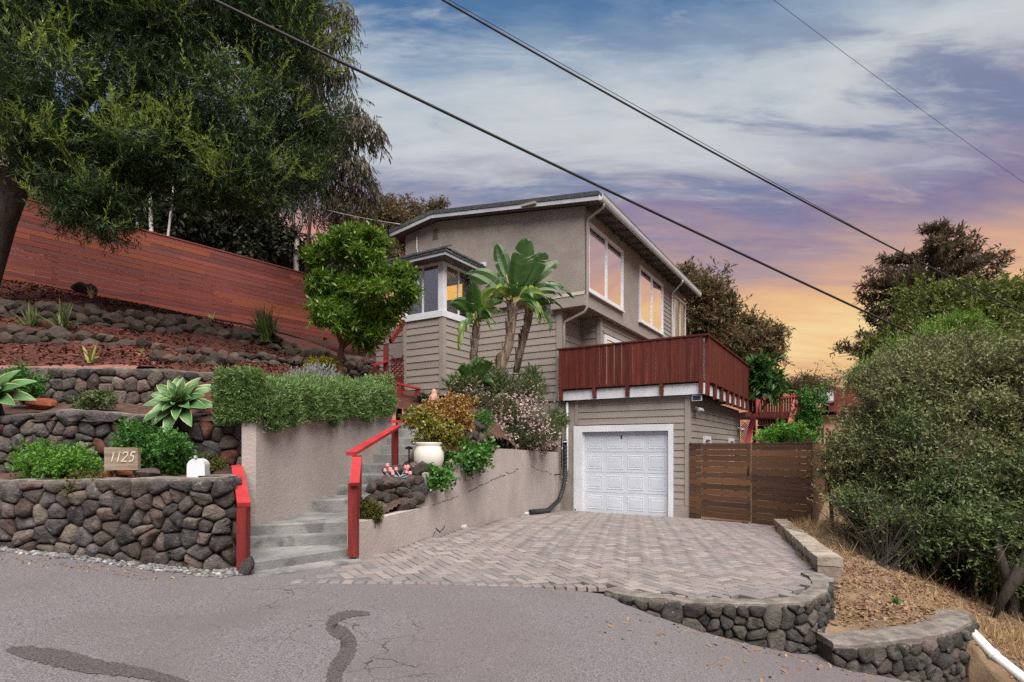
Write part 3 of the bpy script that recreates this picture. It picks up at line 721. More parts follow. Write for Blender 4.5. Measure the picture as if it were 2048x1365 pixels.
def stone_wall(name, label, path, zb, zt, size, mats, seed, thick=.35, depth=.10, cap=None, cap_h=.05, gap=.010, aspect=1.25):
    """path: (x, y, z_bottom, z_top) points left to right as seen from the street"""
    f, Ltot = path_fn(path); r = random.Random(seed)
    ss = [0]
    for a, b in zip(path, path[1:]): ss.append(ss[-1] + math.hypot(b[0] - a[0], b[1] - a[1]))
    bot = lambda s: float(np.interp(s, ss, zb)); top = lambda s: float(np.interp(s, ss, zt))
    mid = f(Ltot / 2)[0]
    root = empty(name, (mid.x, mid.y, min(zb)), label=label, cat='stone wall')
    core = MB(); n = max(2, int(Ltot / .15)); ring = []
    for i in range(n + 1):
        s = Ltot * i / n; p, nn = f(s); z0, z1 = bot(s) - .15, top(s) - .01
        q = p - nn * thick
        ring.append([(p.x, p.y, z0), (p.x, p.y, z1), (q.x, q.y, z1), (q.x, q.y, z0)])
    vs = [v for rr in ring for v in rr]; fs = [(0, 1, 2, 3), (4 * n + 3, 4 * n + 2, 4 * n + 1, 4 * n)]
    for i in range(n):
        for k in range(4):
            k2 = (k + 1) % 4; fs.append((4 * i + k, 4 * i + 4 + k, 4 * i + 4 + k2, 4 * i + k2))
    core.add(vs, fs).build('mortar_core', MT['mortar'], root)
    # pack: rows of jittered seeds, relaxed once, bounded by foot and top
    pts = []
    zlo, zhi = min(zb), max(zt)
    nrow = max(1, int(round((zhi - zlo) / size)))
    for j in range(-1, nrow + 2):
        z = zlo + (j + .5) * (zhi - zlo) / nrow; s = r.uniform(0, size)
        while s < Ltot:
            zz_ = z + r.uniform(-.42, .42) * size; st = size * aspect * r.choice((.62, .85, 1.0, 1.2, 1.45))
            if bot(s) - .1 * size < zz_ < top(s) + .1 * size: pts.append((s, zz_))
            s += st
    pts = [p for p in pts if r.random() > .16] + [(p[0] + r.uniform(-.5, .5) * size, p[1] + r.uniform(-.5, .5) * size) for p in pts if r.random() < .14]
    pts = [p for p in pts if bot(p[0]) - .05 < p[1] < top(p[0]) + .02]
    A = np.array(pts)
    def cell(i, g):
        p = A[i]; w = size * 2
        poly = [(p[0] - w, p[1] - w), (p[0] + w, p[1] - w), (p[0] + w, p[1] + w), (p[0] - w, p[1] + w)]
        d2 = ((A - p) ** 2).sum(1); o_ = np.argsort(d2)
        for j in o_[1:22]:
            dx_, dy_ = A[j] - p; l = math.sqrt(d2[j])
            if l < 1e-6: continue
            nx, ny = dx_ / l, dy_ / l; poly = clip(poly, nx, ny, nx * p[0] + ny * p[1] + l / 2 - g / 2)
            if len(poly) < 3: return []
        for sgn, fn in ((-1, bot), (1, top)):
            z0 = fn(p[0]); k = (fn(p[0] + .05) - fn(p[0] - .05)) / .1; l = math.hypot(k, 1)
            poly = clip(poly, -k / l * sgn, sgn / l, sgn * (z0 - k * p[0]) / l)
            if len(poly) < 3: return []
        poly = clip(poly, -1, 0, 0); poly = clip(poly, 1, 0, Ltot)
        return poly
    for _ in range(1):
        B = A.copy()
        for i in range(len(A)):
            c = cell(i, 0)
            if len(c) >= 3: B[i] = A[i] * .45 + np.mean(c, 0) * .55
        A = B
    k = 0
    for i in range(len(A)):
        poly = cell(i, gap)
        if len(poly) < 3: continue
        q = []
        for a, b in zip(poly, poly[1:] + poly[:1]):
            if math.hypot(b[0] - a[0], b[1] - a[1]) < .02: q.append(((a[0] + b[0]) / 2, (a[1] + b[1]) / 2)); continue
            q += [(a[0] * .84 + b[0] * .16 + r.uniform(-.004, .004), a[1] * .84 + b[1] * .16 + r.uniform(-.004, .004)), (a[0] * .16 + b[0] * .84, a[1] * .16 + b[1] * .84)]
        if len(q) < 4: continue
        c = np.mean(q, 0); w = max(abs(np.array(q) - c).max(0))
        if w < .03: continue
        d = depth * r.uniform(.65, 1.25) * min(1, w / (size * .5) + .25)
        rings = []; m = len(q)
        tl = r.uniform(-.25, .25), r.uniform(-.25, .25)
        for sc, dd in ((1.0, -.02), (.99, d * .48), (.93, d * .84), (.66, d * 1.0)):
            rg = []
            for (x, z) in q:
                jx = 1 + r.uniform(-.06, .06) * (dd > 0); xx, zx_ = c[0] + (x - c[0]) * sc * jx, c[1] + (z - c[1]) * sc * jx
                p, nn = f(xx); e_ = dd * (1 + (r.uniform(-.22, .22) + tl[0] * (x - c[0]) / w + tl[1] * (z - c[1]) / w if dd > 0 else 0))
                rg.append(Vector((p.x, p.y, zx_)) + nn * e_)
            rings.append(rg)
        p, nn = f(c[0]); vs = [v for rg in rings for v in rg] + [Vector((p.x, p.y, c[1])) + nn * d * 1.05]
        fs = []
        for a in range(3):
            for b in range(m): b2 = (b + 1) % m; fs.append((a * m + b, a * m + b2, (a + 1) * m + b2, (a + 1) * m + b))
        for b in range(m): fs.append((3 * m + b, 3 * m + (b + 1) % m, 4 * m))
        mb = MB(); mb.add(vs, fs); mb.build('stone', r.choices(mats, [m_[1] for m_ in mats] if isinstance(mats[0], tuple) else None)[0] if not isinstance(mats[0], tuple) else r.choices([m_[0] for m_ in mats], [m_[1] for m_ in mats])[0], root, smooth=True)
        k += 1
    if cap is not None:
        mb = MB(); prev = None; n = max(2, int(Ltot / .12))
        vs = []; fs = []
        for i in range(n + 1):
            s = Ltot * i / n; p, nn = f(s); z = top(s); a = p + nn * (depth * .35 + .03 * mnoise.noise(Vector((s * 4, seed, 0))) + r.uniform(-.012, .015)); b = p - nn * (thick + .03)
            h = cap_h + r.uniform(-.006, .008) + .02 * mnoise.noise(Vector((s * 3, seed + 9, 0)))
            vs += [(a.x, a.y, z - .02), (a.x, a.y, z + h * .7), (p.x, p.y, z + h), (b.x, b.y, z + h), (b.x, b.y, z - .02)]
        for i in range(n):
            for q_ in range(5):
                q2 = (q_ + 1) % 5; fs.append((5 * i + q_, 5 * i + 5 + q_, 5 * i + 5 + q2, 5 * i + q2))
        fs += [(0, 1, 2, 3, 4), tuple(5 * n + q_ for q_ in (4, 3, 2, 1, 0))]
        mb.add(vs, fs).build('coping', cap, root)
    return root
def pth(L): return [(p.x, p.y) for p in L]
ST, SD = MT['stone'], MT['stone_dark']
P1 = [Vector((-8.0, 5.95, 0)), at(-190, 1080, 5.75), at(0, 1095, 5.6), at(200, 1110, 5.52), at(380, 1128, 5.42), at(440, 1136, 5.45), at(462, 1136, 5.65), at(474, 1120, 6.3)]
p1 = smooth_path(pth(P1))
W1 = stone_wall('stone_wall', 'low rounded basalt stone wall along the street below the numbered sign and mailbox', p1,
                [road_z(p[0]) - .02 for p in p1], list(np.interp([p[0] for p in p1], [-7, -5.1, -3.0, -2.75], [-.36, -.335, -.30, -.29])), .132, [ST], 21, .26, .075, MT['coping'], .02)
P2 = [Vector((-8.0, 6.6, 0)), at(-170, 900, 6.5), at(0, 900, 6.5), at(200, 900, 6.55), at(380, 900, 6.55), at(470, 900, 6.5), at(506, 900, 6.42)]
p2 = smooth_path(pth(P2), 3)
W2 = stone_wall('stone_wall', 'middle stone retaining wall behind the green shrubs with pale mortar on its top', p2,
                list(np.interp([p[0] for p in p2], [-6, -3.4, -3.2], [-.42, -.42, -1.0])), list(np.interp([p[0] for p in p2], [-7, -5.9, -5.0, -4.2, -3.2, -2.9], [.33, .36, .45, .37, .34, .31])), .138, [(ST, 14), (MT['stone_maroon'], 2)], 22, .2, .075, MT['coping'], .02)
P3 = [Vector((-10.0, 8.0, 0)), at(-250, 760, 7.9), at(60, 760, 7.85), at(250, 760, 7.85), at(400, 760, 8.0), at(455, 760, 8.2)]
p3 = smooth_path(pth(P3), 3)
W3 = stone_wall('stone_wall', 'upper stone retaining wall at the foot of the red mulch slope', p3,
                [.45] * len(p3), list(np.interp([p[0] for p in p3], [-8, -6, -5, -4.2], [1.11, 1.11, 1.10, 1.07])), .155, [ST], 23, .2, .07, MT['coping'], .02)
c5 = [(p.x, p.y) for p in CURVE[:8]]
p4 = smooth_path([(c5[0][0] - .02, c5[0][1] - .03)] + [(x, y - .06) for x, y in c5[1:6]] + [(c5[6][0] - .05, c5[6][1] - .03), (c5[7][0] - .06, c5[7][1] + .02), (3.36, 6.12), (3.38, 6.35)])
W4 = stone_wall('stone_wall', 'dark mossy stone wall holding up the curved front edge of the paved driveway', p4,
                [road_z(min(p[0], 3.05)) - .05 for p in p4], [-1.42] + [-1.415] * (len(p4) - 1), .105, [SD], 24, .10, .055, MT['coping'], .025)
P5 = [at_z(1664, 1290, -1.74), at_z(1720, 1287, -1.73), at_z(1790, 1280, -1.73), at_z(1860, 1270, -1.73), at_z(1912, 1256, -1.73), at_z(1938, 1240, -1.73), at_z(1930, 1225, -1.73)]
p5 = smooth_path(pth(P5))
W5 = stone_wall('stone_wall', 'lower stone wall at the right with a wide cement top around the dry slope', p5,
                [road_z(p[0]) - .1 for p in p5], [-1.76] * len(p5), .115, [(SD, 3), (ST, 1)], 25, .24, .06, MT['coping'], .04)

# paved kerb of stone blocks on the right side of the driveway
kerb = empty('kerb_wall', (4.7, 9.6, -1.6), label='low kerb wall of rough square blocks along the right edge of the driveway', cat='kerb')
ka, kb = Vector((3.60, 6.62, 0)), Vector((5.92, 12.72, 0)); kd = (kb - ka).normalized(); kn = Vector((kd.y, -kd.x, 0)); kl = (kb - ka).length
s = 0; i = 0; r = random.Random(9)
while s < kl - .1:
    bl = r.uniform(.24, .36); bl = min(bl, kl - s)
    p = ka + kd * (s + bl / 2) + kn * (.12 + r.uniform(-.008, .008)); z0 = DRV(p.x - kn.x * .1, p.y)
    for lv, (h0, h1, wd) in enumerate(((-.22, .085, .24), (.088, .19, .27))):
        mb = MB(); hl = bl / 2 - .007
        a, b = p - kd * hl, p + kd * hl; za = DRV(a.x, a.y); zb_ = DRV(b.x, b.y)
        q = []
        for (pp, zz0) in ((a, za), (b, zb_)):
            for sd_ in (-1, 1): q.append((pp + kn * sd_ * wd / 2 + Vector((r.uniform(-.008, .008), r.uniform(-.008, .008), 0)), zz0))
        vs = [Vector((w.x, w.y, zz + h0)) for w, zz in q] + [Vector((w.x, w.y, zz + h1 + r.uniform(-.01, .01))) for w, zz in q]
        mb.add(vs, [(0, 2, 3, 1), (4, 5, 7, 6), (0, 1, 5, 4), (1, 3, 7, 5), (3, 2, 6, 7), (2, 0, 4, 6)])
        mb.build('block', MT['block'], kerb)
    s += bl

# ================================================================== painted concrete walls
def wall_box(mb, a, b, za, zb, ta, tb, th, side):
    """upright slab from a to b; th is its thickness towards 'side' (unit vector)"""
    s = Vector(side).normalized() * th
    a, b = Vector((a[0], a[1], 0)), Vector((b[0], b[1], 0))
    vs = [(a.x, a.y, za), (b.x, b.y, zb), (b.x + s.x, b.y + s.y, zb), (a.x + s.x, a.y + s.y, za), (a.x, a.y, ta), (b.x, b.y, tb), (b.x + s.x, b.y + s.y, tb), (a.x + s.x, a.y + s.y, ta)]
    return mb.add(vs, [(0, 3, 2, 1), (4, 5, 6, 7), (0, 1, 5, 4), (1, 2, 6, 5), (2, 3, 7, 6), (3, 0, 4, 7)])
lw = empty('retaining_wall', (A_.x, A_.y, -1.2), label='painted concrete wall under the clipped hedge beside the steps', cat='retaining wall')
mb = MB(); wall_box(mb, A_, (B_.x, B_.y), -1.2, -.2, .29, .66, .17, (-1, .14, 0)); mb.build('wall', MT['wall_paint'], lw)
rw = empty('planter_wall', (-1.12, 7.7, -1.3), label='painted concrete planter wall running along the driveway to the garage', cat='retaining wall')
a1, a2, a3 = (wall_x(6.1), 6.1), (wall_x(7.74), 7.74), (wall_x(15.78), 15.78)
mb = MB(); wall_box(mb, a1, a2, -1.4, -1.4, -.80, -.79, .15, (-1, .311, 0)); mb.build('low_wall', MT['wall_paint'], rw)
mb = MB(); wall_box(mb, a2, (wall_x(9.5), 9.5), -1.5, -1.6, -.34, -.01, .10, (-1, .311, 0)); wall_box(mb, (wall_x(9.5), 9.5), (wall_x(11), 11), -1.5, -1.6, -.01, 0.0, .17, (-1, .311, 0)); wall_box(mb, (wall_x(11), 11), a3, -1.6, -1.95, 0.0, -.10, .17, (-1, .311, 0)); mb.build('tall_wall', MT['wall_paint'], rw)
for (px, py) in ((925, 1055), (1051, 1028)):
    y = 3.552 / (.311 - (px - CX) / F) * 1.0; p = at(px, py, y); n = Vector((1, -.311, 0)).normalized()
    mb = MB(); mb.tube([p - n * .05, p + n * .07], .038, 12); mb.tube([p + n * .04, p + n * .072], .048, 12); mb.build('weep_pipe', MT['galv'], rw)

def wall_pt(px, py, off=.003):
    y = 3.552 / (.311 - (px - CX) / F); p = at(px, py, y); return p + Vector((1, -.311, 0)).normalized() * off
for line, w_ in ((((937, 983), (957, 974), (980, 962), (996, 957), (1012, 947), (1026, 943), (1037, 938)), .010), (((1062, 934), (1080, 942), (1098, 946), (1113, 951)), .007), (((864, 1012), (884, 1004), (900, 999), (918, 992)), .005), (((955, 1072), (968, 1061), (985, 1056), (996, 1049)), .022), (((866, 1072), (872, 1058), (880, 1064), (890, 1052)), .016)):
    mb = MB(); r_ = random.Random(int(line[0][0]))
    for a, b in zip(line, line[1:]):
        for t in (0, .5):
            p = wall_pt(a[0] + (b[0] - a[0]) * t, a[1] + (b[1] - a[1]) * t + r_.uniform(-2.5, 2.5)); q = wall_pt(a[0] + (b[0] - a[0]) * (t + .42), a[1] + (b[1] - a[1]) * (t + .42) + r_.uniform(-2.5, 2.5))
            mb.beam(p, q, .004, w_ * r_.uniform(.4, 1.2), (0, 0, 1))
    mb.build('crack', MT['mortar'], rw)

# ------------------------------------------------------------------ steps
st = empty('concrete_steps', (-2, 5.6, -1.25), label='grey concrete steps climbing from the street between the painted walls', cat='steps')
TZ = [-1.17, -1.07, -.95, -.83, -.67, -.53, -.385, -.24, -.09, .06, .20, .36, .53, .70]
E1 = [((519, 1152), (724, 1119)), ((487, 1126), (698, 1096)), ((470, 1076), (698, 1067)), ((505, 1050.5), (705, 1042))]
FR = [(at_z(*l, TZ[i]), at_z(*r_, TZ[i])) for i, (l, r_) in enumerate(E1)]
def lwx(y): return A_.x + (B_.x - A_.x) * (y - A_.y) / (B_.y - A_.y)
for k, y in ((4, 7.42), (5, 8.15), (6, 8.48), (7, 8.95), (8, 9.5), (9, 9.82), (10, 10.13), (11, 10.43), (12, 10.73), (13, 11.02)):
    FR.append((Vector((lwx(y) - .02, y, 0)), Vector((lwx(y) + (.72 if k < 5 else .80 if k < 8 else 1.05), y - .02 + (.10 if k < 8 else 0), 0))))
for k in range(14):
    l, r_ = FR[k]; l, r_ = Vector((l.x, l.y, 0)), Vector((r_.x, r_.y, 0))
    if k < 13:
        l2, r2 = FR[k + 1]; l2, r2 = Vector((l2.x, l2.y, 0)), Vector((r2.x, r2.y, 0))
    else: l2, r2 = l + Vector((.1, 1.6, 0)), r_ + Vector((.3, 1.6, 0))
    d = Vector((0, .12, 0)); back = lambda p, q: p + (q - p) + d
    zb = TZ[k] - .32 if k else -1.5
    bl_, br_ = back(l, l2), back(r_, r2)
    if k == 3: l = Vector((-2.86, 6.14, 0)); bl_ = Vector((lwx(7.5) - .03, 7.6, 0)); br_ = Vector((br_.x, 7.62, 0))
    if k == 3: poly = [l, r_, Vector((-1.85, 6.6, 0)), br_, bl_, Vector((lwx(6.5) - .03, 6.5, 0))]
    else: poly = [l, r_, br_, bl_]
    mb = MB(); rr = random.Random(k)
    n = len(poly); cxx = sum((p for p in poly), Vector()) / n
    ins = [p + (cxx - p).normalized() * .018 for p in poly]
    vs = [(p.x, p.y, zb) for p in poly] + [(p.x, p.y, TZ[k] - .014) for p in poly] + [(p.x, p.y, TZ[k]) for p in ins]
    fs = [tuple(range(n - 1, -1, -1)), tuple(range(2 * n, 3 * n))]
    for a in range(2):
        for i in range(n): j = (i + 1) % n; fs.append((a * n + i, a * n + j, a * n + n + j, a * n + n + i))
    mb.add(vs, fs); mb.build('step', MT['concrete'], st)

# ------------------------------------------------------------------ terrace rocks
def rock_mesh(seed, sub=2):
    import bmesh
    bm = bmesh.new(); bmesh.ops.create_icosphere(bm, subdivisions=sub, radius=.5); r = random.Random(seed)
    off = Vector((r.uniform(-50, 50), r.uniform(-50, 50), r.uniform(-50, 50)))
    pl_ = [(Vector((r.gauss(0, 1), r.gauss(0, 1), r.gauss(0, 1))).normalized(), r.uniform(.28, .44)) for _ in range(9)]
    for v in bm.verts:
        v.co *= 1 + .35 * mnoise.noise(v.co * 1.8 + off)
        for n, d in pl_:
            k = v.co.dot(n)
            if k > d: v.co -= n * (k - d) * .9
        v.co += v.co.normalized() * .05 * mnoise.noise(v.co * 6 + off)
    me = bpy.data.meshes.new('rock'); bm.to_mesh(me); bm.free()
    return me
ROCKS = [rock_mesh(i, 2) for i in range(9)]
for m_ in ROCKS: m_.materials.append(MT['rock'])
GREY = [m_.copy() for m_ in ROCKS]
for m_ in GREY: m_.materials.clear(); m_.materials.append(MT['stone'])
def rock_row(label, line, n, size, rows=1, seed=0, meshes=ROCKS, name='rock_terrace', hstep=.17):
    r = random.Random(seed); P = [at(*l) for l in line]
    root = empty(name, P[len(P) // 2] - Vector((0, 0, .2)), label=label, cat='rock edging')
    for j in range(rows):
        for i in range(n):
            t = (i + r.uniform(.25, .75) + (.5 if j % 2 else 0)) / n * (len(P) - 1); a = min(int(t), len(P) - 2); p = P[a].lerp(P[a + 1], t - a)
            s_ = size * r.uniform(.65, 1.3)
            p = p + Vector((0, j * .10 + r.uniform(-.06, .06), j * hstep + r.uniform(-.04, .04)))
            place('rock', r.choice(meshes), root, p, (r.uniform(-.5, .5), r.uniform(-.5, .5), r.uniform(0, 6.3)), (s_ * r.uniform(1.0, 1.5), s_, s_ * r.uniform(.7, .95)))
    return root
rock_row('top row of brown rocks stacked below the red fence', [(-60, 640, 10.15), (0, 640, 10.2), (110, 650, 10.35), (200, 655, 10.6), (300, 662, 11.2), (400, 676, 12.0), (500, 694, 12.8), (590, 716, 13.5)], 34, .29, 3, 1, hstep=.15)
rock_row('second row of brown rocks crossing the middle of the mulch slope', [(-60, 682, 9.15), (0, 682, 9.2), (120, 686, 9.35), (230, 700, 9.6), (340, 716, 10.0), (470, 724, 10.6), (560, 735, 11.2), (640, 742, 12.0)], 34, .26, 2, 2, hstep=.14)
rock_row('short row of dark rocks above the right end of the upper wall', [(285, 741, 8.35), (350, 742, 8.5), (400, 743, 8.7), (455, 746, 9.0)], 11, .24, 2, 3)
rock_row('dark rubble bank behind the round tree trunk', [(600, 735, 12.4), (660, 742, 13.0), (700, 748, 14.0), (745, 750, 15.2)], 17, .32, 3, 4)
rock_row('grey rocks edging the stairs below the succulent rosettes', [(728, 1020, 6.75), (752, 1015, 7.0), (780, 1012, 7.2), (815, 1008, 7.35), (842, 1000, 7.5)], 8, .19, 3, 5, GREY, 'rock_edging', .13)
rock_row('grey rocks beside the white pot at the head of the low planter', [(765, 968, 8.0), (800, 965, 7.95), (838, 962, 7.85)], 5, .24, 2, 6, GREY, 'rock_edging', .14)
rock_row('grey stones in the planter below the ivy and jade', [(905, 880, 9.6), (935, 875, 9.9), (960, 872, 10.2)], 5, .3, 2, 16, GREY, 'rock_edging', .15)
mrk = ROCKS[1].copy(); mrk.materials.clear(); mrk.materials.append(MT['stone_red'])
o = place('lava_rock', mrk, None, at(88, 808, 7.0), (.2, .1, .3), (.34, .25, .22)); tag(o, 'rust red boulder between the left agave and the middle wall', 'rock')
o = place('lava_rock', mrk, None, at(240, 948, 5.95), (.1, .1, 1), (.34, .22, .13)); tag(o, 'flat orange red rock in front of the number sign', 'rock')
o = place('lava_rock', GREY[2], None, at(302, 948, 5.9), (.1, .1, 2), (.36, .24, .18)); tag(o, 'dull maroon rock between the number sign and the mailbox', 'rock')
o = place('kerb_stone', GREY[4], None, at(493, 1136, 5.28), (.1, .4, .3), (.14, .12, .22)); tag(o, 'pale upright stone at the foot of the left red post', 'rock')
o = place('broken_brick', GREY[5], None, on_road(62, 1096) + Vector((0, 0, .04)), (.3, .2, .5), (.12, .1, .1)); tag(o, 'loose grey stone lying on gravel below the left stone wall', 'rock')
# pebble strip at the foot of the street wall
V, Q = [], []; ico = rock_mesh(77, 1); iv = np.empty(len(ico.vertices) * 3); ico.vertices.foreach_get('co', iv); iv = iv.reshape(-1, 3); iq = np.array([list(p.vertices) for p in ico.polygons]); bpy.data.meshes.remove(ico)
r = random.Random(31); nP = 0
for i in range(1050):
    px = r.uniform(-60, 486); base = float(np.interp(px, [-60, 0, 200, 380, 486], [1088, 1093, 1112, 1130, 1140])); w = float(np.interp(px, [-60, 100, 300, 440, 490], [10, 12, 20, 22, 10]))
    p = on_road(px, base + r.random() ** 1.4 * w); s_ = r.uniform(.02, .055) * (1.4 if r.random() < .1 else 1)
    a = r.uniform(0, 6.3); Rm = np.array(Matrix.Rotation(a, 3, 'Z') @ Matrix.Rotation(r.uniform(-.4, .4), 3, 'X'))
    V.append((iv * [s_ * 1.5, s_, s_ * .7]) @ Rm.T + [p.x, p.y, p.z + s_ * .15]); Q.append(iq + nP * len(iv)); nP += 1
tag(link_mesh('gravel', np_mesh('gravel', np.concatenate(V), np.concatenate(Q)), MT['pebble'], smooth=True), kind='stuff', label='grey and white pebbles spilled along the foot of the street wall')
# ================================================================== the house (its parts lie in the house frame: u along the front, v back, z up)
HR = math.atan2(UY, UX)
def hroot(name, label, cat, u=0.0, v=0.0, z=0.0, group=None):
    w = hw(u, v, z)
    o = empty(name, w, HR, label=label, cat=cat, group=group)
    FO[o] = Vector((u, v, z)); return o
house = hroot('house', 'two storey taupe house of stucco and lap siding with a low gabled roof', 'house', -2, 2, -1.7)
HK = 1.065                                    # the house is drawn up at 1 : 1.065 and its front wall stands in the plane of the garage front
house.location = hw(-2, 2, -1.7) * HK; house.scale = (HK, HK, HK)
uL, vL, vU, uU = -.226, -.868, -.99, .50
uS, vR = .349, .40
vB, bL, bR = -2.37, -4.34, -2.98
VEND = 8.75
def lap(a0, a1, z0, z1, plane, face, parent, mat='siding'):
    """one lap board: thick at the foot, thin at the head; face 'f' looks to -v, 's' looks to +u"""
    mb = MB(); t0, t1 = .026, .006
    pr = [(0, z0), (t0, z0), (t1, z1), (0, z1)]
    vs = []
    for a in (a0, a1):
        for d, z in pr: vs.append((a, plane - d, z) if face == 'f' else (plane + d, a, z))
    fs = [(0, 1, 2, 3), (7, 6, 5, 4)] + [(i, 4 + i, 4 + (i + 1) % 4, (i + 1) % 4) for i in range(4)]
    mb.add(vs, fs); return mb.build('siding_board', MT[mat], parent)
def courses(a0, a1, z0, z1, plane, face, parent, h, splits=()):
    z = z0; n = max(1, round((z1 - z0) / h)); h = (z1 - z0) / n
    for i in range(n):
        cuts = [a0] + [c for c, k in splits if i % 2 == k] + [a1]
        for x0, x1 in zip(cuts, cuts[1:]): lap(x0 + .002, x1 - .002, z + i * h, z + (i + 1) * h + .012, plane, face, parent)
def bx(name, mat, parent, *a):
    return MB().box(*a).build(name, MT[mat], parent)
def roof_z(u):  return 6.21 - .127 * (u - .80) if u > -4.27 else 6.853 - .14 * (-4.27 - u)
# walls
mb = MB()
UL = -6.9
top = [(uU, roof_z(uU) - .05), (-4.27, 6.80), (-5.55, roof_z(-5.55) - .05)]
mb.extrude([(-5.55, vU, 3.93), (uU, vU, 3.93)] + [(u, vU, z) for u, z in top], (0, .25, 0)); mb.build('gable_wall', MT['stucco'], house)
bx('side_wall', 'stucco', house, uU - .25, uU, vU + .251, VEND, 3.74, roof_z(uU) - .06)
bx('rear_wall', 'stucco', house, -5.5, uU - .26, VEND - .2, VEND, -1.7, 6.0)
bx('lower_front_wall', 'siding_trim', house, UL, uL - .002, vL, vL + .2, 1.28, 3.95)
bx('foundation_wall', 'stucco', house, bR - .4, uL + .01, vL - .03, vL + .25, -1.85, 1.28)
bx('foundation_return', 'stucco', house, uL - .24, uL + .012, vL + .251, .05, -1.85, 1.28)
bx('recess_side_wall', 'siding_trim', house, uL - .2, uL - .002, vL + .201, vR + .2, 1.3, 3.66)
bx('recess_back_wall', 'siding_trim', house, uL, uS - .003, vR, vR + .2, 1.3, 3.66)
bx('lower_side_wall', 'siding_trim', house, uS - .2, uS, vR + .203, VEND - .21, 1.3, 3.66)
bx('ledge', 'siding_trim', house, -1.6, uL + .03, vL - .07, vL - .031, 1.27, 1.31)
# siding
courses(bR + .02, uL - .12, 1.32, 3.925, vL, 'f', house, .186, ((-1.9, 0), (-.9, 1)))
courses(UL, bL - .01, 1.9, 3.925, vL, 'f', house, .186)
courses(vL + .08, vR - .07, 1.6, 3.64, uL, 's', house, .186)
courses(uL + .06, uS - .10, 1.6, 3.64, vR, 'f', house, .186)
w0, w1 = hv(1207, uS), hv(1283, uS)
courses(vR + .10, w0 - .06, 1.6, 3.64, uS, 's', house, .165)
courses(w0 - .06, w1 + .05, 3.27, 3.64, uS, 's', house, .165)
courses(w1 + .06, VEND - .3, 1.6, 3.64, uS, 's', house, .165, ((5.0, 0), (6.4, 1)))
courses(5.86, hv(1343, uU) - .08, 3.86, 5.95, uU, 's', house, .165)
courses(hv(1369, uU) + .10, VEND - .06, 3.86, 5.95, uU, 's', house, .165)
# corner boards and bands
T = lambda n, *a: bx(n, 'siding_trim', house, *a)
T('corner_board', uL - .118, uL + .036, vL - .040, vL + .02, 1.31, 3.645)
T('corner_board', uL + .001, uL + .037, vL + .021, vL + .09, 1.6, 3.645)
T('corner_board', uS - .09, uS + .034, vR - .036, vR + .095, 1.55, 3.655)
T('corner_board', uL + .003, uL + .05, vR - .065, vR - .001, 1.6, 3.655)
T('beam', -.44, uU + .035, vU - .06, vU + .12, 3.655, 3.925)
T('side_band', uU - .1, uU + .03, vU + .121, VEND, 3.655, 3.735)
T('soffit', uL - .1, uU - .101, vU + .122, vR + .1, 3.662, 3.73)
T('soffit', uS, uU - .101, vR + .101, VEND - .01, 3.664, 3.73)
T('seam_board', uS + .026, uS + .04, 5.2, 5.26, 1.6, 3.65)
mb = MB(); mb.extrude([(-.44, vU - .07, 3.926), (uU + .02, vU - .07, 3.926), (uU + .02, vU - .002, 4.03), (-.15, vU - .002, 4.02)], (0, -.001, .012)); mb.build('ledge', MT['stucco'], house)
# attic vent
fr_ = MB()
u0, u1 = -4.47, -4.22
bx('attic_vent', 'siding_trim', house, u0, u1, vU - .02, vU - .001, 6.29, 6.61)
for k in range(6): bx('louvre', 'dark_wood', house, u0 + .025, u1 - .025, vU - .032, vU - .0205, 6.315 + k * .047, 6.335 + k * .047)
# roof
RE, RF, RB = 1.02, -1.27, 9.05
RLX = -5.92
for nm, ua, ub in (('roof_slope', RE, -4.27), ('roof_slope', -4.27, RLX)):
    za, zb = roof_z(ua) + .05, roof_z(ub) + .05
    mb = MB(); mb.extrude([(ua, RF - .05, za), (ub, RF - .05, zb), (ub, RF - .05, zb + .11), (ua, RF - .05, za + .11)], (0, RB - RF + .05, 0)); mb.build(nm, MT['shingle'], house)
for ua, ub in ((RE - .003, -4.27), (-4.27, RLX)):
    za, zb = roof_z(ua), roof_z(ub)
    mb = MB(); mb.extrude([(ua, RF - .032, za - .06), (ub, RF - .032, zb - .06), (ub, RF - .032, zb + .045), (ua, RF - .032, za + .045)], (0, .03, 0)); mb.build('fascia_board', MT['fascia'], house)
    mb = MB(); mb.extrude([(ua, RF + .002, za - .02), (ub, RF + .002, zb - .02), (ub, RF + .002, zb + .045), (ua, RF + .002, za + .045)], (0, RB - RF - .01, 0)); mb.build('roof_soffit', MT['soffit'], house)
for k in range(17):
    v = RF + .45 + k * .6
    mb = MB(); mb.beam((uU + .02, v, roof_z(uU) - .10), (RE - .03, v, roof_z(RE) - .06), .045, .07); mb.build('rafter_tail', MT['soffit'], house)
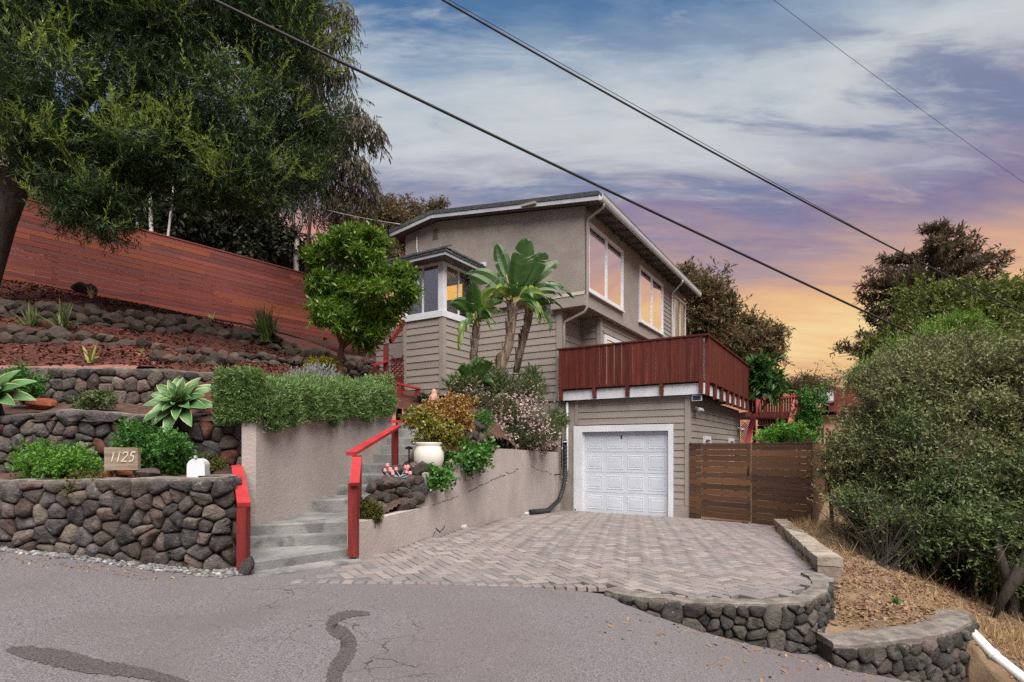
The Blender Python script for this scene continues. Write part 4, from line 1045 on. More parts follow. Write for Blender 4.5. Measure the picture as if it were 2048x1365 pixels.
# gutter with a moulded face
mb = MB(); zg = roof_z(RE)
mb.extrude([(RE + .001, RF - .02, zg + .07), (RE + .001, RF - .02, zg - .075), (RE + .075, RF - .02, zg - .075), (RE + .10, RF - .02, zg - .02), (RE + .105, RF - .02, zg + .06), (RE + .125, RF - .02, zg + .085), (RE + .09, RF - .02, zg + .085), (RE + .07, RF - .02, zg - .05), (RE + .02, RF - .02, zg - .05)], (0, RB - RF + .02, 0)); mb.build('gutter', MT['galv'], house)
bx('roof_bracket', 'siding_trim', house, -1.15, -.72, RF - .12, RF - .036, 6.40, 6.46)
def pipe(name, pts, rad, mat, parent, sides=8):
    mb = MB(); mb.tube(pts, rad, sides); return mb.build(name, MT[mat], parent, smooth=True)
pipe('downspout', [(RE + .04, vU - .10, zg - .07), (RE + .04, vU - .08, zg - .16), (uU + .10, vU + .05, zg - .30), (uU + .06, vU + .05, zg - .42), (uU + .06, vU + .05, 3.62), (uU + .0, vU + .02, 3.50), (uL + .10, vL + .06, 3.36), (uL + .07, vL + .04, 3.25), (uL + .07, vL + .04, 1.70)], .038, 'siding_trim', house)
pipe('downspout', [(RE + .04, hv(1341, uU) - .5, zg - .07), (RE + .04, hv(1341, uU) - .45, zg - .16), (uU + .10, hv(1341, uU), zg - .34), (uU + .06, hv(1341, uU), zg - .45), (uU + .06, hv(1341, uU), 1.75)], .036, 'white', house)
# windows on the side
def frame_side(v0, v1, z0, z1, u, parts, name='window', glass='mirror_glass', fw=.085, bars=(.5,), behind=None, sill=True):
    w = MB(); d0, d1 = u + .003, u + .055
    w.box(d0, d1, v0, v1, z1 - fw, z1); w.box(d0, d1, v0, v1, z0, z0 + fw); w.box(d0, d1, v0, v0 + fw, z0 + fw, z1 - fw); w.box(d0, d1, v1 - fw, v1, z0 + fw, z1 - fw)
    o = w.build(name, MT['white_vinyl'], parts)
    edges = [v0 + fw] + [v0 + (v1 - v0) * b for b in bars] + [v1 - fw]
    for b in bars: bx('mullion', 'white_vinyl', o, u + .004, u + .05, v0 + (v1 - v0) * b - .045, v0 + (v1 - v0) * b + .045, z0 + fw, z1 - fw)
    for a, b in zip(edges, edges[1:]):
        a2 = a + (.045 if a > v0 + fw + .01 else 0); b2 = b - (.045 if b < v1 - fw - .01 else 0)
        bx('pane', glass, o, u + .018, u + .024, a2, b2, z0 + fw, z1 - fw)
    if sill: bx('sill', 'white_vinyl', o, u + .002, u + .085, v0 - .04, v1 + .04, z0 - .045, z0 - .002)
    if behind: bx('curtain_or_backing', behind, o, u + .004, u + .009, v0 + fw, v1 - fw, z0 + fw, z1 - fw)  # dark sheet painting the shade of an unlit room behind the pane
    return o
frame_side(-.87, 1.71, 4.07, 5.85, uU, house, bars=(.5,), behind='dark_room')
frame_side(3.2, 5.75, 4.07, 5.86, uU, house, bars=(.5,), behind='dark_room')
# glazed door pair with yellow curtains
d0, d1 = hv(1346, uU), hv(1369, uU)
dd = frame_side(d0, d1, 3.78, 5.86, uU, house, 'window', 'glass', .10, (.5,), None, False); dd['label'] = 'tall window pair with mustard curtains'
for a, b in ((d0 + .12, d0 + .62), (d0 + .95, d0 + 1.55)): bx('curtain_or_backing', 'curtain_or_backing', dd, uU + .004, uU + .008, a, min(b, d1 - .12), 3.9, 5.62)
bx('dark_backing', 'dark_room', dd, uU + .0005, uU + .003, d0 + .1, d1 - .1, 3.9, 5.74)
frame_side(w0, w1, 1.7, 3.22, uS, house, 'window', 'mirror_glass', .12, (.33, .66), 'dark_room', False)
# lean electrical mast on the left of the gable
ee = -5.33
pipe('electrical_conduit', [(ee + .28, vU - .035, 6.5), (ee + .29, vU - .05, 6.1), (ee + .36, vU - .05, 5.86), (ee + .50, vU - .05, 5.72), (ee + .56, vU - .05, 5.62)], .022, 'galv', house, 6)
mb = MB(); mb.tube([(ee + .62, vU - .07, 5.88), (ee + .62, vU - .07, 5.36)], .035, 8); mb.tube([(ee + .62, vU - .07, 5.86), (ee + .52, vU - .12, 5.94), (ee + .44, vU - .14, 5.82)], .045, 8); mb.build('service_mast', MT['galv'], house)
mb = MB(); mb.tube([(-5.2, vL - .03, 3.42), (-5.2, vL - .16, 3.42)], .17, 14); mb.build('electric_meter', MT['siding_trim'], house)
bx('meter_box', 'siding_trim', house, -6.2, -4.9, vL - .12, vL - .03, 2.85, 3.18)

# ---- glazed porch (bump-out)
zs, zt_ = 3.62, 4.98
pr = house
bx('porch_wall', 'siding_trim', house, bL + .02, bR - .002, vB + .002, vL - .031, 1.3, zs - .12)
bx('porch_skirt', 'stucco', house, bL - .01, bR + .01, vB - .012, vL - .03, .4, 1.62)
courses(bL + .10, bR - .10, 1.62, zs - .11, vB, 'f', house, .186)
courses(vB + .10, vL - .04, 1.62, zs - .11, bR, 's', house, .186)
T('corner_board', bR - .10, bR + .034, vB - .036, vB + .098, 1.6, zs - .105)
T('corner_board', bL - .01, bL + .098, vB - .034, vB + .07, 1.6, zs - .105)
W = lambda n, *a: bx(n, 'white', house, *a)
W('window_sill', bL - .04, bR + .05, vB - .06, vB + .12, zs - .10, zs + .06)
W('window_sill', bR - .14, bR + .05, vB + .121, vL - .04, zs - .10, zs + .06)
W('window_header', bL, bR + .02, vB - .02, vB + .10, zt_, zt_ + .10)
W('window_header', bR - .10, bR + .02, vB + .101, vL - .04, zt_, zt_ + .10)
W('corner_post', bR - .14, bR + .03, vB - .03, vB + .13, zs + .061, zt_ - .001)
W('side_post', bL - .01, bL + .07, vB - .02, vB + .08, zs + .061, zt_ - .001)
W('side_post', bR - .09, bR + .025, vL - .16, vL - .04, zs + .061, zt_ - .001)
def sash(a0, a1, z0, z1, plane, face, nm, nbar):
    mb = MB(); fw = .035
    def b_(x0, x1, y0, y1):
        if face == 'f': mb.box(x0, x1, plane + .02, plane + .06, y0, y1)
        else: mb.box(plane - .06, plane - .02, x0, x1, y0, y1)
    b_(a0, a1, z0, z0 + fw); b_(a0, a1, z1 - fw, z1); b_(a0, a0 + fw, z0 + fw, z1 - fw); b_(a1 - fw, a1, z0 + fw, z1 - fw)
    for k in range(nbar):
        x = a0 + (a1 - a0) * (k + 1) / (nbar + 1); b_(x - .022, x + .022, z0 + fw, z1 - fw)
    o = mb.build(nm, MT['white_vinyl'], house)
    if face == 'f': bx('pane', 'glass', o, a0 + fw, a1 - fw, plane + .036, plane + .041, z0 + fw, z1 - fw)
    else: bx('pane', 'glass', o, plane - .041, plane - .036, a0 + fw, a1 - fw, z0 + fw, z1 - fw)
sash(bL + .071, bR - .141, zs + .061, zt_ - .001, vB, 'f', 'window', 1)
sash(vB + .131, vL - .161, zs + .061, zt_ - .001, bR, 's', 'window', 1)
bx('porch_room', 'dark_room', house, bL + .1, bR - .15, vU - .014, vU - .003, zs - .1, zt_ + .05)
bx('porch_room', 'dark_room', house, bL + .02, bL + .06, vB + .1, vL - .061, zs - .1, zt_ + .05)
bx('porch_ceiling', 'siding_trim', house, bL, bR - .11, vB + .11, vL - .04, zt_ + .02, zt_ + .06)
lampu = bL + .42
mb = MB(); mb.lathe((0, 0, 0), [(.165, 0), (.175, .02), (.15, .30), (.14, .31)], 18)
la_, lb_ = hu(893, -1.02), hu(924, -1.02); bx('lit_doorway', 'room_glow', house, la_, lb_, -1.02, -1.006, hz(601, la_, -1.02), hz(574, la_, -1.02))  # glowing panel, its emission stands in for the lit room beyond
bx('inner_panel', 'bark_red', house, la_ - .02, lb_ + .1, -1.024, -1.006, zs - .08, hz(602, la_, -1.02))
# porch roof: white fascia, shingled hip
ov = .36
x0, x1, y0 = bL - ov, bR + ov, vB - ov
zf0 = hz(509, x1, y0)
mb = MB(); mb.box(x0, x1, y0, vU - .001, zf0, zf0 + .085); mb.build('porch_fascia', MT['fascia'], house)
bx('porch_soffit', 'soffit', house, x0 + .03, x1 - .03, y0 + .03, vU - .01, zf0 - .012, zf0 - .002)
T('porch_frieze', bL, bR, vB + .005, vB + .10, zt_ + .101, zf0 - .013)
T('porch_frieze', bR - .10, bR - .001, vB + .101, vU - .01, zt_ + .101, zf0 - .013)
mb = MB(); h1 = zf0 + .086; h2 = h1 + .13
A4 = [(x0 - .03, y0 - .03), (x1 + .03, y0 - .03), (x1 + .03, vU - .002), (x0 - .03, vU - .002)]; B4 = [(x0 + .5, y0 + .55), (x1 - .5, y0 + .55), (x1 - .5, vU - .002), (x0 + .5, vU - .002)]
vs = [(a, b, h1) for a, b in A4] + [(a, b, h1 + .05) for a, b in A4] + [(a, b, h2 + .22) for a, b in B4]
fs = [(3, 2, 1, 0), (8, 9, 10, 11)] + [(a + i, a + (i + 1) % 4, a + 4 + (i + 1) % 4, a + 4 + i) for a in (0, 4) for i in range(4)]
mb.add(vs, fs); mb.build('porch_roof', MT['shingle'], house)
r = random.Random(3)
def shingle_row(a, b, inward, nrm, n):
    a, b = Vector(a), Vector(b)
    for i in range(n):
        p, q = a.lerp(b, (i + .04) / n), a.lerp(b, (i + .96) / n)
        mb = MB(); i1 = Vector(inward)
        dz = r.uniform(0, .012)
        vs = [p, q, q + i1, p + i1]; mb.extrude([v + Vector((0, 0, dz)) for v in vs], Vector((0, 0, .05))); mb.build('shingle', MT['shingle'], house)
shingle_row((x0 - .05, y0 - .05, h1 + .052), (x1 + .05, y0 - .05, h1 + .052), (0, .28, .13), None, 15)
shingle_row((x1 + .05, y0 + .25, h1 + .052), (x1 + .05, vU - .02, h1 + .052), (-.28, 0, .13), None, 12)
bx('flashing', 'white', house, x1 - .2, x1 + .10, vU - .03, vU - .003, h1 + .07, h1 + .19)
mb = MB(); mb.tube([(bR + .02, vL - .3, zf0 - .10), (bR + .16, vL - .34, zf0 - .14)], [.05, .075], 10); mb.build('porch_lamp', MT['lens'], house)

# ================================================================== garage
gar = hroot('garage', 'taupe lap siding garage with a white panelled door under the deck', 'garage', 1.3, 3, -1.75)
uG, GT = 2.88, 1.36
G_ = lambda n, m_, *a: bx(n, m_, gar, *a)
G_('front_wall', 'siding_trim', uL + .013, uG - .02, .02, .2, .66, GT - .01)
G_('front_wall', 'stucco', -.70, uL + .012, .012, .2, -1.9, 1.32)
G_('front_wall', 'siding_trim', 2.48, uG - .02, .02, .2, -1.8, .659)
G_('side_wall', 'siding_trim', uG - .2, uG - .001, .201, 7.0, -1.8, GT - .01)
G_('garage_interior', 'dark_room', uL + .1, 2.6, .30, .34, -1.75, .9)
courses(uL + .10, uG - .10, .655, GT - .01, .02, 'f', gar, .172)
courses(2.50, uG - .10, -1.42, .66, .02, 'f', gar, .172)
G_('foundation', 'stucco', 2.50, uG + .012, -.015, .3, -1.86, -1.425)
courses(.09, 6.95, -1.42, GT - .05, uG, 's', gar, .172, ((3.2, 0), (4.6, 1)))
G_('corner_board', 'siding_trim', uG - .098, uG + .034, -.022, .088, -1.42, GT)
G_('corner_board', 'siding_trim', uL + .014, uL + .098, -.02, .06, .655, GT)
G_('corner_board', 'siding_trim', uG + .002, uG + .036, 6.93, 7.03, -1.42, GT - .1)
# trim and door
tz = .63
G_('door_trim', 'white', -.256, 0.0, -.030, .05, -1.735, tz); G_('door_trim', 'white', 2.368, 2.494, -.030, .05, -1.735, tz); G_('door_trim', 'white', .001, 2.367, -.030, .05, tz - .17, tz)
G_('door_jamb', 'white', -.03, 0.03, .051, .16, -1.735, tz - .17); G_('door_jamb', 'white', 2.338, 2.40, .051, .16, -1.735, tz - .17)
gd = MB(); zb, zt2 = -1.725, tz - .172; n = 4; hh = (zt2 - zb) / n
gdo = bx('garage_door', 'door_white', gar, .031, 2.337, .115, .15, zb, zt2)
for j in range(4):
    z0, z1 = zb + j * hh, zb + (j + 1) * hh
    sec = bx('door_section', 'door_white', gdo, .033, 2.335, .098, .1145, z0 + .004, z1 - .004)
    for i in range(4):
        w = (2.30) / 4; a0 = .034 + i * w + .065; a1 = .034 + (i + 1) * w - .065; y = .098
        mb = MB(); c0, c1 = z0 + .085, z1 - .085
        # a raised field with a sunk bevel round it
        k = [(a0, c0), (a1, c0), (a1, c1), (a0, c1)]; ins = lambda d: [(a0 + d, c0 + d), (a1 - d, c0 + d), (a1 - d, c1 - d), (a0 + d, c1 - d)]
        rings = [[(x, y - .0005, z) for x, z in k], [(x, y - .008, z) for x, z in ins(.014)], [(x, y - .002, z) for x, z in ins(.035)], [(x, y - .007, z) for x, z in ins(.075)]]
        vs = [p for rg in rings for p in rg]; fs = [(15, 14, 13, 12)]
        for a in range(3):
            for q in range(4): q2 = (q + 1) % 4; fs.append((4 * a + q2, 4 * a + q, 4 * a + 4 + q, 4 * a + 4 + q2))
        fs = [tuple(reversed(f)) for f in fs]
        mb.add(vs, fs).build('panel', MT['door_white'], gdo)
mb = MB(); mb.box(1.075, 1.105, .07, .0975, .27, .36); mb.build('door_lock', MT['black'], gdo)
bx('weather_strip', 'white_vinyl', gdo, .031, 2.337, .095, .114, zb - .012, zb + .003)
# fittings
ff = MB()
def floodlight(u, v, z, name='floodlight'):
    mb = MB(); mb.tube([(u, v, z), (u + .05, v, z)], .055, 10)
    for dv in (-.09, .09): mb.tube([(u + .05, v + dv * .5, z), (u + .10, v + dv, z - .01), (u + .17, v + dv - .05, z - .06)], [.02, .05, .065], 10)
    mb.build(name, MT['lens'], gar, smooth=True)
ud_ = hu(1134, -.08); pipe('downspout', [(ud_, -.065, 1.30), (ud_, -.065, hz(938, ud_, -.065)), (ud_ - .05, -.07, hz(952, ud_, -.07))], .036, 'galv', gar)
floodlight(uG + .03, .45, 1.02); floodlight(uG + .03, 6.6, .70)
G_('solar_panel', 'solar', 2.99, 3.19, -.12, -.06, 1.19, 1.30); G_('panel_frame', 'white_vinyl', 2.975, 3.205, -.115, -.05, 1.175, 1.315)
for v0, v1 in ((hv(1404, uG), hv(1417, uG)), (hv(1455, uG), hv(1464, uG))):
    o = frame_side(v0, v1, -.45, .34, uG + .02, gar, 'window', 'glass', .09, (), 'dark_room', False)
bx('sensor', 'black', gar, -.22, -.19, -.038, -.030, -1.70, -1.66)

# ================================================================== deck on the garage roof
deck = hroot('wooden_deck', 'dark red timber deck over the garage with closely set balusters', 'deck', 1.3, 3.5, 1.36)
vD, uDL, uDR, vE = -.15, -.64, 3.27, 7.47
D_ = lambda n, m_, *a: bx(n, m_, deck, *a)
bm_ = MB()
nb = 29
for k in range(nb):
    v0 = vD + .02 + k * (vE - vD) / nb; D_('deck_board', 'redwood', -.62 if v0 < 1.25 else -.0, uDR - .02, v0, v0 + (vE - vD) / nb - .008, 1.625, 1.655)
fz0, fz1 = 1.335, 1.60
px_ = [1117, 1189, 1255, 1323, 1402]
pu = [hu(p, vD - .05) for p in px_]
D_('fascia_board', 'white', uDL - .03, uDR + .02, vD, vD + .035, fz0, fz1)
D_('fascia_board', 'white', uDR - .02, uDR + .015, vD + .036, vE, fz0, fz1)
for k in range(14): D_('joist', 'dark_wood', uG + .05, uDR - .021, .2 + k * .53, .25 + k * .53, 1.38, 1.62)
D_('front_joist', 'dark_wood', -.6, uDR - .021, vD + .036, vD + .08, 1.37, 1.62)
rz = 2.76
for i, u in enumerate(pu):
    if i == 0: u = -.56
    D_('post', 'redwood', u - .045, u + .045, vD - .092, vD - .002, 1.36 if i else 1.34, rz - .03)
D_('post', 'redwood', uDR + .02, uDR + .11, vD + .05, vD + .14, 1.30, rz - .03)
D_('top_rail', 'redwood', uDL - .04, uDR + .13, vD - .115, vD + .005, rz - .029, rz + .012)
D_('top_rail', 'redwood', uDR + .006, uDR + .13, vD + .006, vE + .05, rz - .029, rz + .012)
bz0, bz1 = 1.70, rz - .03
D_('bottom_rail', 'redwood', -.52, uDR + .0, vD - .06, vD - .022, bz0 - .07, bz0)
D_('bottom_rail', 'redwood', uDR + .028, uDR + .066, vD + .15, vE, bz0 - .07, bz0)
bal = MB().box(-.0465, .0465, -.012, .012, 0, bz1 - bz0 + .06).mesh('baluster'); bal.materials.append(MT['redwood'])
ends = [-.56] + pu[1:]
for p, q in zip(ends, ends[1:]):
    n = max(1, round((q - p - .09) / .099))
    for k in range(n):
        u = p + .045 + (q - p - .09) * (k + .5) / n
        place('baluster', bal, deck, (u, vD - .078 + (.006 if k % 2 else -.003) + rng.uniform(-.003, .003), bz0 - .06), (0, 0, rng.uniform(-.05, .05)))
v = vD + .22
while v < vE:
    place('baluster', bal, deck, (uDR + .083, v, bz0 - .06), (0, 0, math.pi / 2 + rng.uniform(-.05, .05))); v += .097
for k in range(9):
    v = hv(1431 + k * (69 - k * 1.6) / 8.2, uDR + .06) if k < 8 else vE - .1
    v = .75 + k * .83
    D_('post', 'redwood', uDR + .0155, uDR + .105, v, v + .09, 1.26, bz0 - .071)
D_('gap_post', 'bark_white', uDR - .10, uDR + .0, vD + .15, vD + .25, 1.66, 2.7)

# stairs going down from the far end of the deck
ds = hroot('deck_stairs', 'red timber stairs with slatted railings going down beyond the garage', 'stairs', 4.2, 8.3, -1.5)
S_ = lambda n, m_, *a: bx(n, m_, ds, *a)
def rel(px, py, v): 
    u = hu(px, v); return (u, v, hz(py, u, v))
S_('landing', 'redwood', uDR + .12, 5.2, 7.55, 8.8, 1.05, 1.11)
yv = 8.4
a, b = rel(1515, 800, yv), rel(1594, 793, yv)
for k in range(15):
    t = (k + .5) / 15; u = a[0] + (b[0] - a[0]) * t; S_('baluster', 'redwood', u - .035, u + .035, yv, yv + .03, hz(850, u, yv), hz(800 - 6 * t, u, yv))
mb = MB(); mb.beam(a, b, .12, .06); mb.build('top_rail', MT['redpaint'], ds)
mb = MB(); mb.beam(rel(1515, 856, yv), rel(1590, 856, yv), .08, .16); mb.build('beam', MT['redwood'], ds)
mb = MB(); mb.beam((uDR + .1, 7.5, 2.1), rel(1522, 790, 8.3), .08, .3); mb.build('stringer', MT['redwood'], ds)
for (p0, p1, v_) in (((1515, 800), (1493, 892), 7.7), ((1592, 802), (1580, 852), 8.2)):
    mb = MB(); q0 = rel(*p0, v_); q1 = rel(*p1, v_ - .9); mb.beam(q0, q1, .17, .05, (0, -1, .3)); mb.build('hand_rail', MT['pinkpaint'], ds)
for (p, z0) in ((1508, -1.6), (1598, -1.6)):
    u = hu(p, 8.5); S_('post', 'redwood', u - .05, u + .05, 8.5, 8.6, z0, hz(795, u, 8.5))
la, lb = rel(1482, 840, 7.6), rel(1500, 886, 7.6)
for k in range(9):
    t = k / 8.0
    mb = MB(); mb.beam((la[0], 7.6, la[2] - .62 * t), (la[0] + .28, 7.6, la[2] - .62 * t - .28), .012, .02); mb.build('lattice', MT['block'], ds)
    mb = MB(); mb.beam((la[0], 7.585, la[2] - .62 * t - .28), (la[0] + .28, 7.585, la[2] - .62 * t), .012, .02); mb.build('lattice', MT['block'], ds)
S_('rail', 'redwood', la[0], la[0] + .3, 7.56, 7.62, lb[2] - .12, lb[2] - .04)
for k in range(8):
    S_('tread', 'redwood', 3.5, 4.6, 7.4 - k * .26, 7.66 - k * .26, .85 - k * .2, .89 - k * .2)

# ================================================================== plank gate and fences beside the garage
r = random.Random(14)
def plank_run(root, u0, u1, z0b, z1b, zt, n, v, cuts=()):
    for i in range(n):
        t0, t1 = i / n, (i + 1) / n
        mb = MB(); vs = []
        for u, zb in ((u0, z0b), (u1, z1b)):
            za, zc2 = zb + (zt - zb) * t0 + .004, zb + (zt - zb) * t1 - .004
            vs += [(u, v - .02 - .004 * (i % 2), za), (u, v + .004, za), (u, v + .004, zc2), (u, v - .02 - .004 * (i % 2), zc2)]
        mb.add(vs, [(0, 1, 2, 3), (7, 6, 5, 4)] + [(k, 4 + k, 4 + (k + 1) % 4, (k + 1) % 4) for k in range(4)]); mb.build('board', MT['gate_wood'], root)
fl = hroot('wooden_fence', 'narrow fixed panel of brown boards between the garage and the gate', 'fence', 3.03, .0, -1.75)
plank_run(fl, 2.90, 3.175, -1.73, -1.74, .12, 13, -.03)
bx('post', 'dark_wood', fl, 2.93, 3.02, .0, .09, -1.8, .10); bx('cap', 'dark_wood', fl, 2.90, 3.175, -.06, .10, .121, .145)
gt = hroot('wooden_gate', 'brown horizontal board gate beside the garage with a small latch', 'gate', 3.75, 0, -1.7)
plank_run(gt, 3.185, 4.31, -1.66, -1.71, .12, 13, -.03)
for u in (3.22, 4.22): bx('post', 'dark_wood', gt, u, u + .07, .0, .06, -1.65, .11)
bx('cap', 'dark_wood', gt, 3.185, 4.31, -.055, .065, .121, .14)
bx('latch', 'black', gt, 4.245, 4.275, -.075, -.025, -.62, -.46)
for u in (3.27, 3.75):
    for z in (-.04, -.18): bx('hinge_strap', 'galv', gt, u, u + .15, -.035, -.0245, z, z + .012)
bx('threshold', 'redpaint', drive, 3.25, 4.3, -.09, -.06, -1.80, -1.755) if False else None
ff_ = hroot('wooden_fence', 'brown horizontal board fence right of the gate, ending at a corner post', 'fence', 4.9, 0, -1.85)
plank_run(ff_, 4.325, 5.56, -1.77, -1.87, .12, 13, -.03)
bx('post', 'dark_wood', ff_, 5.47, 5.555, .0, .09, -2.1, .11); bx('post', 'dark_wood', ff_, 4.34, 4.42, .0, .09, -1.9, .11); bx('cap', 'dark_wood', ff_, 4.325, 5.575, -.06, .10, .121, .145)
sf = hroot('wooden_fence', 'dark side fence running back along the dry grass from the corner post', 'fence', 5.56, 5, -1.9)
def side_run(v0, v1, zb0, zb1, zt, n, u):
    for i in range(n):
        vs = []
        for v, zb in ((v0, zb0), (v1, zb1)):
            za, zc2 = zb + (zt - zb) * i / n + .004, zb + (zt - zb) * (i + 1) / n - .004
            vs += [(u, v, za), (u + .024, v, za), (u + .024, v, zc2), (u, v, zc2)]
        mb = MB(); mb.add(vs, [(0, 1, 2, 3), (7, 6, 5, 4)] + [(k, 4 + k, 4 + (k + 1) % 4, (k + 1) % 4) for k in range(4)]); mb.build('board', MT['gate_wood'], sf)
side_run(.10, 3.0, -1.9, -1.78, .12, 13, 5.56); side_run(3.01, 6.0, -1.76, -1.66, .14, 12, 5.56)
side_run(6.1, 9.5, -1.62, -1.5, .62, 14, 5.62)
for v in (.11, 3.0, 6.05, 9.4): bx('post', 'dark_wood', sf, 5.47, 5.559, v - .04, v + .05, -2.0, .25 if v < 5 else .75)
# back panel closing the far corner
bk = hroot('wooden_fence', 'weathered board fence panel half hidden by scrub behind the side fence', 'fence', 6.2, 9.6, -1.4)
for i in range(14): bx('board', 'gate_wood', bk, 5.66, 6.9, 9.6, 9.625, -1.45 + i * .15, -1.45 + i * .15 + .142)
for u in (5.68, 6.82): bx('post', 'dark_wood', bk, u, u + .08, 9.63, 9.71, -1.6, .72)
tb = MB(); tp = hw(3.75, -.16); tp.z = DRV(tp.x, tp.y)
o = MB().box(-.52, .52, -.06, .06, 0, .035).build('gate_sill', MT['bark_red'], None, origin=Vector((0, 0, 0))); o.location = tp; o.rotation_euler = (0, 0, HR); tag(o, 'red painted timber sill on the paving under the gate', 'sill')

# ================================================================== long red fence on the hill
fe = empty('red_fence', (-9.5, 16.8, 3.8), label='long red stained fence of horizontal boards across the top of the slope', cat='fence')
FA, FD = Vector((-12.25, 13.5, 0)), Vector((.8, 1.0, 0)).normalized(); FN = Vector((FD.y, -FD.x, 0))
NR = 15; bh = (6.13 - 4.02) / NR; r = random.Random(5)
def fline(s): return -.02 * max(s, 0) * .1
for i in range(NR):
    s = -4.5 + r.uniform(0, 1.4)
    prev = -5.0
    while prev < 10.8:
        nx = min(prev + r.uniform(1.9, 4.2), 11.0)
        z0 = 4.02 + i * bh
        a = FA + FD * (prev + .004) + FN * .02; b = FA + FD * (nx - .004) + FN * .02
        mb = MB(); mb.beam((a.x, a.y, z0 + bh / 2 + fline(prev)), (b.x, b.y, z0 + bh / 2 + fline(nx)), .02 + .006 * (i % 2), bh - .009); mb.build('board', MT['fence_red'], fe)
        prev = nx
for k in range(9):
    p = FA + FD * (-4.8 + k * 1.95) - FN * .06; bxm = MB().box(p.x - .05, p.x + .05, p.y - .05, p.y + .05, 3.3, 6.12); bxm.build('post', MT['dark_wood'], fe)
a, b = FA + FD * -5.0, FA + FD * 11.0
mb = MB(); mb.beam((a.x, a.y, 6.155), (b.x, b.y, 6.13), .10, .035); mb.build('cap', MT['fence_red'], fe)
# ================================================================== red handrails
def rail(root, a, b, w=.115, h=.04, mat='redpaint'):
    mb = MB(); mb.beam(a, b, w, h); return mb.build('cap_rail', MT[mat], root)
def hpost(root, px, py, Y, ztop, zbot, w=.09):
    p = at(px, py, Y); mb = MB(); mb.box(p.x - w / 2, p.x + w / 2, p.y - w / 2, p.y + w / 2, zbot, ztop); return mb.build('post', MT['redpost'], root)
h1 = empty('hand_rail', at(487, 1128, 5.35), label='short red handrail on two posts left of the lowest steps', cat='handrail')
a, b = at(488, 1010, 5.33), at(474, 934, 6.25)
rail(h1, a, b)
hpost(h1, 487, 1128, 5.36, a.z - .025, -1.16); hpost(h1, 470, 1070, 6.05, b.z - .08, -1.1)
h2 = empty('hand_rail', at(707, 1115, 6.05), label='longer red handrail rising with the steps on three posts', cat='handrail')
a, b, c, d_, e_ = at(709, 969, 5.92), at(714, 917, 6.35), at(702, 908, 6.45), at(795, 853, 8.95), at(828, 846, 9.3)
rail(h2, a, b, .10); rail(h2, c, d_); rail(h2, at(779, 843, 8.95), e_ + Vector((.35, .1, 0)), .10)
hpost(h2, 707, 1115, 6.02, a.z + .0, -1.15, .095); hpost(h2, 714, 1000, 6.42, c.z - .02, -.95, .085); hpost(h2, 790, 945, 8.98, d_.z - .0, -.45, .095)
h3 = empty('hand_rail', at(795, 830, 12.2), label='upper red handrail bending round the porch corner above the steps', cat='handrail')
q = [at(792, 767, 11.9), at(840, 778, 12.2), at(878, 788, 12.6)]
rail(h3, q[0], q[1], .10); rail(h3, q[1] + Vector((-.05, 0, -.14)), q[2], .08, .035, 'redpost')
hpost(h3, 798, 830, 11.95, q[0].z + .03, .5, .11); hpost(h3, 835, 815, 12.2, q[1].z - .02, .6, .09); hpost(h3, 865, 815, 12.5, q[2].z + .0, .6, .08)
h4 = empty('hand_rail', at(770, 760, 14.0), label='red handrail climbing left of the porch behind the hedge', cat='handrail')
rail(h4, at(744, 732, 13.4), at(775, 722, 13.9), .10); rail(h4, at(781, 683, 14.0), at(808, 644, 14.8), .07, .13, 'redpost')
hpost(h4, 772, 760, 13.9, at(772, 690, 13.9).z, 1.0, .11); hpost(h4, 750, 755, 13.4, at(750, 735, 13.4).z, 1.0, .09)
pn = empty('lattice_panel', at(795, 800, 13.0), label='red diagonal lattice panel closing the space left of the porch', cat='lattice')
pa, pb = at(782, 800, 13.2), at(808, 728, 13.2)
for k in range(8):
    for sg in (-1, 1):
        z0 = pa.z + (pb.z - pa.z) * (k / 8); h = .30
        x0, x1 = pa.x, pb.x
        za, zb = (z0, z0 + h) if sg > 0 else (z0 + h, z0)
        mb = MB(); mb.beam((x0, pa.y + sg * .007, za), (x1, pa.y + sg * .007, zb), .012, .03); mb.build('lath', MT['redpost'], pn)
mb = MB(); mb.beam((pa.x - .02, pa.y, pa.z + .28), (pb.x + .02, pa.y, pa.z + .25), .05, .05); mb.build('rail', MT['redpost'], pn)

# ================================================================== number sign and mailbox
def fx(o, w): return o
sgn = empty('number_sign', at(245, 945, 5.76), label='weathered grey wooden sign with pale carved numerals 1125', cat='sign')
sc = 5.76 / F
c = at(245, 918, 5.76)
mb = MB(); hw_, hh_ = 33.5 * sc, 23 * sc
mb.add([(c.x + x, c.y + y, c.z + z) for y in (-.02, .022) for x, z in ((-hw_, -hh_), (hw_, -hh_ + .004), (hw_ - .002, hh_ - .004), (-hw_ - .002, hh_))], [(0, 1, 2, 3), (7, 6, 5, 4), (0, 4, 5, 1), (1, 5, 6, 2), (2, 6, 7, 3), (3, 7, 4, 0)])
mb.build('board', MT['board_grey'], sgn)
STK = {'1': [[(.42, 1), (.3, .86)], [(.42, 1), (.30, 0)]], '2': [[(.1, .78), (.2, .95), (.45, 1), (.68, .9), (.70, .70), (.5, .45), (.2, .2), (0, 0)], [(0, 0), (.35, .05), (.7, .02)]],
       '5': [[(.75, 1), (.28, 1)], [(.28, 1), (.18, .58)], [(.18, .58), (.45, .64), (.62, .48), (.6, .2), (.4, .02), (.08, .06)]]}
x = -.118
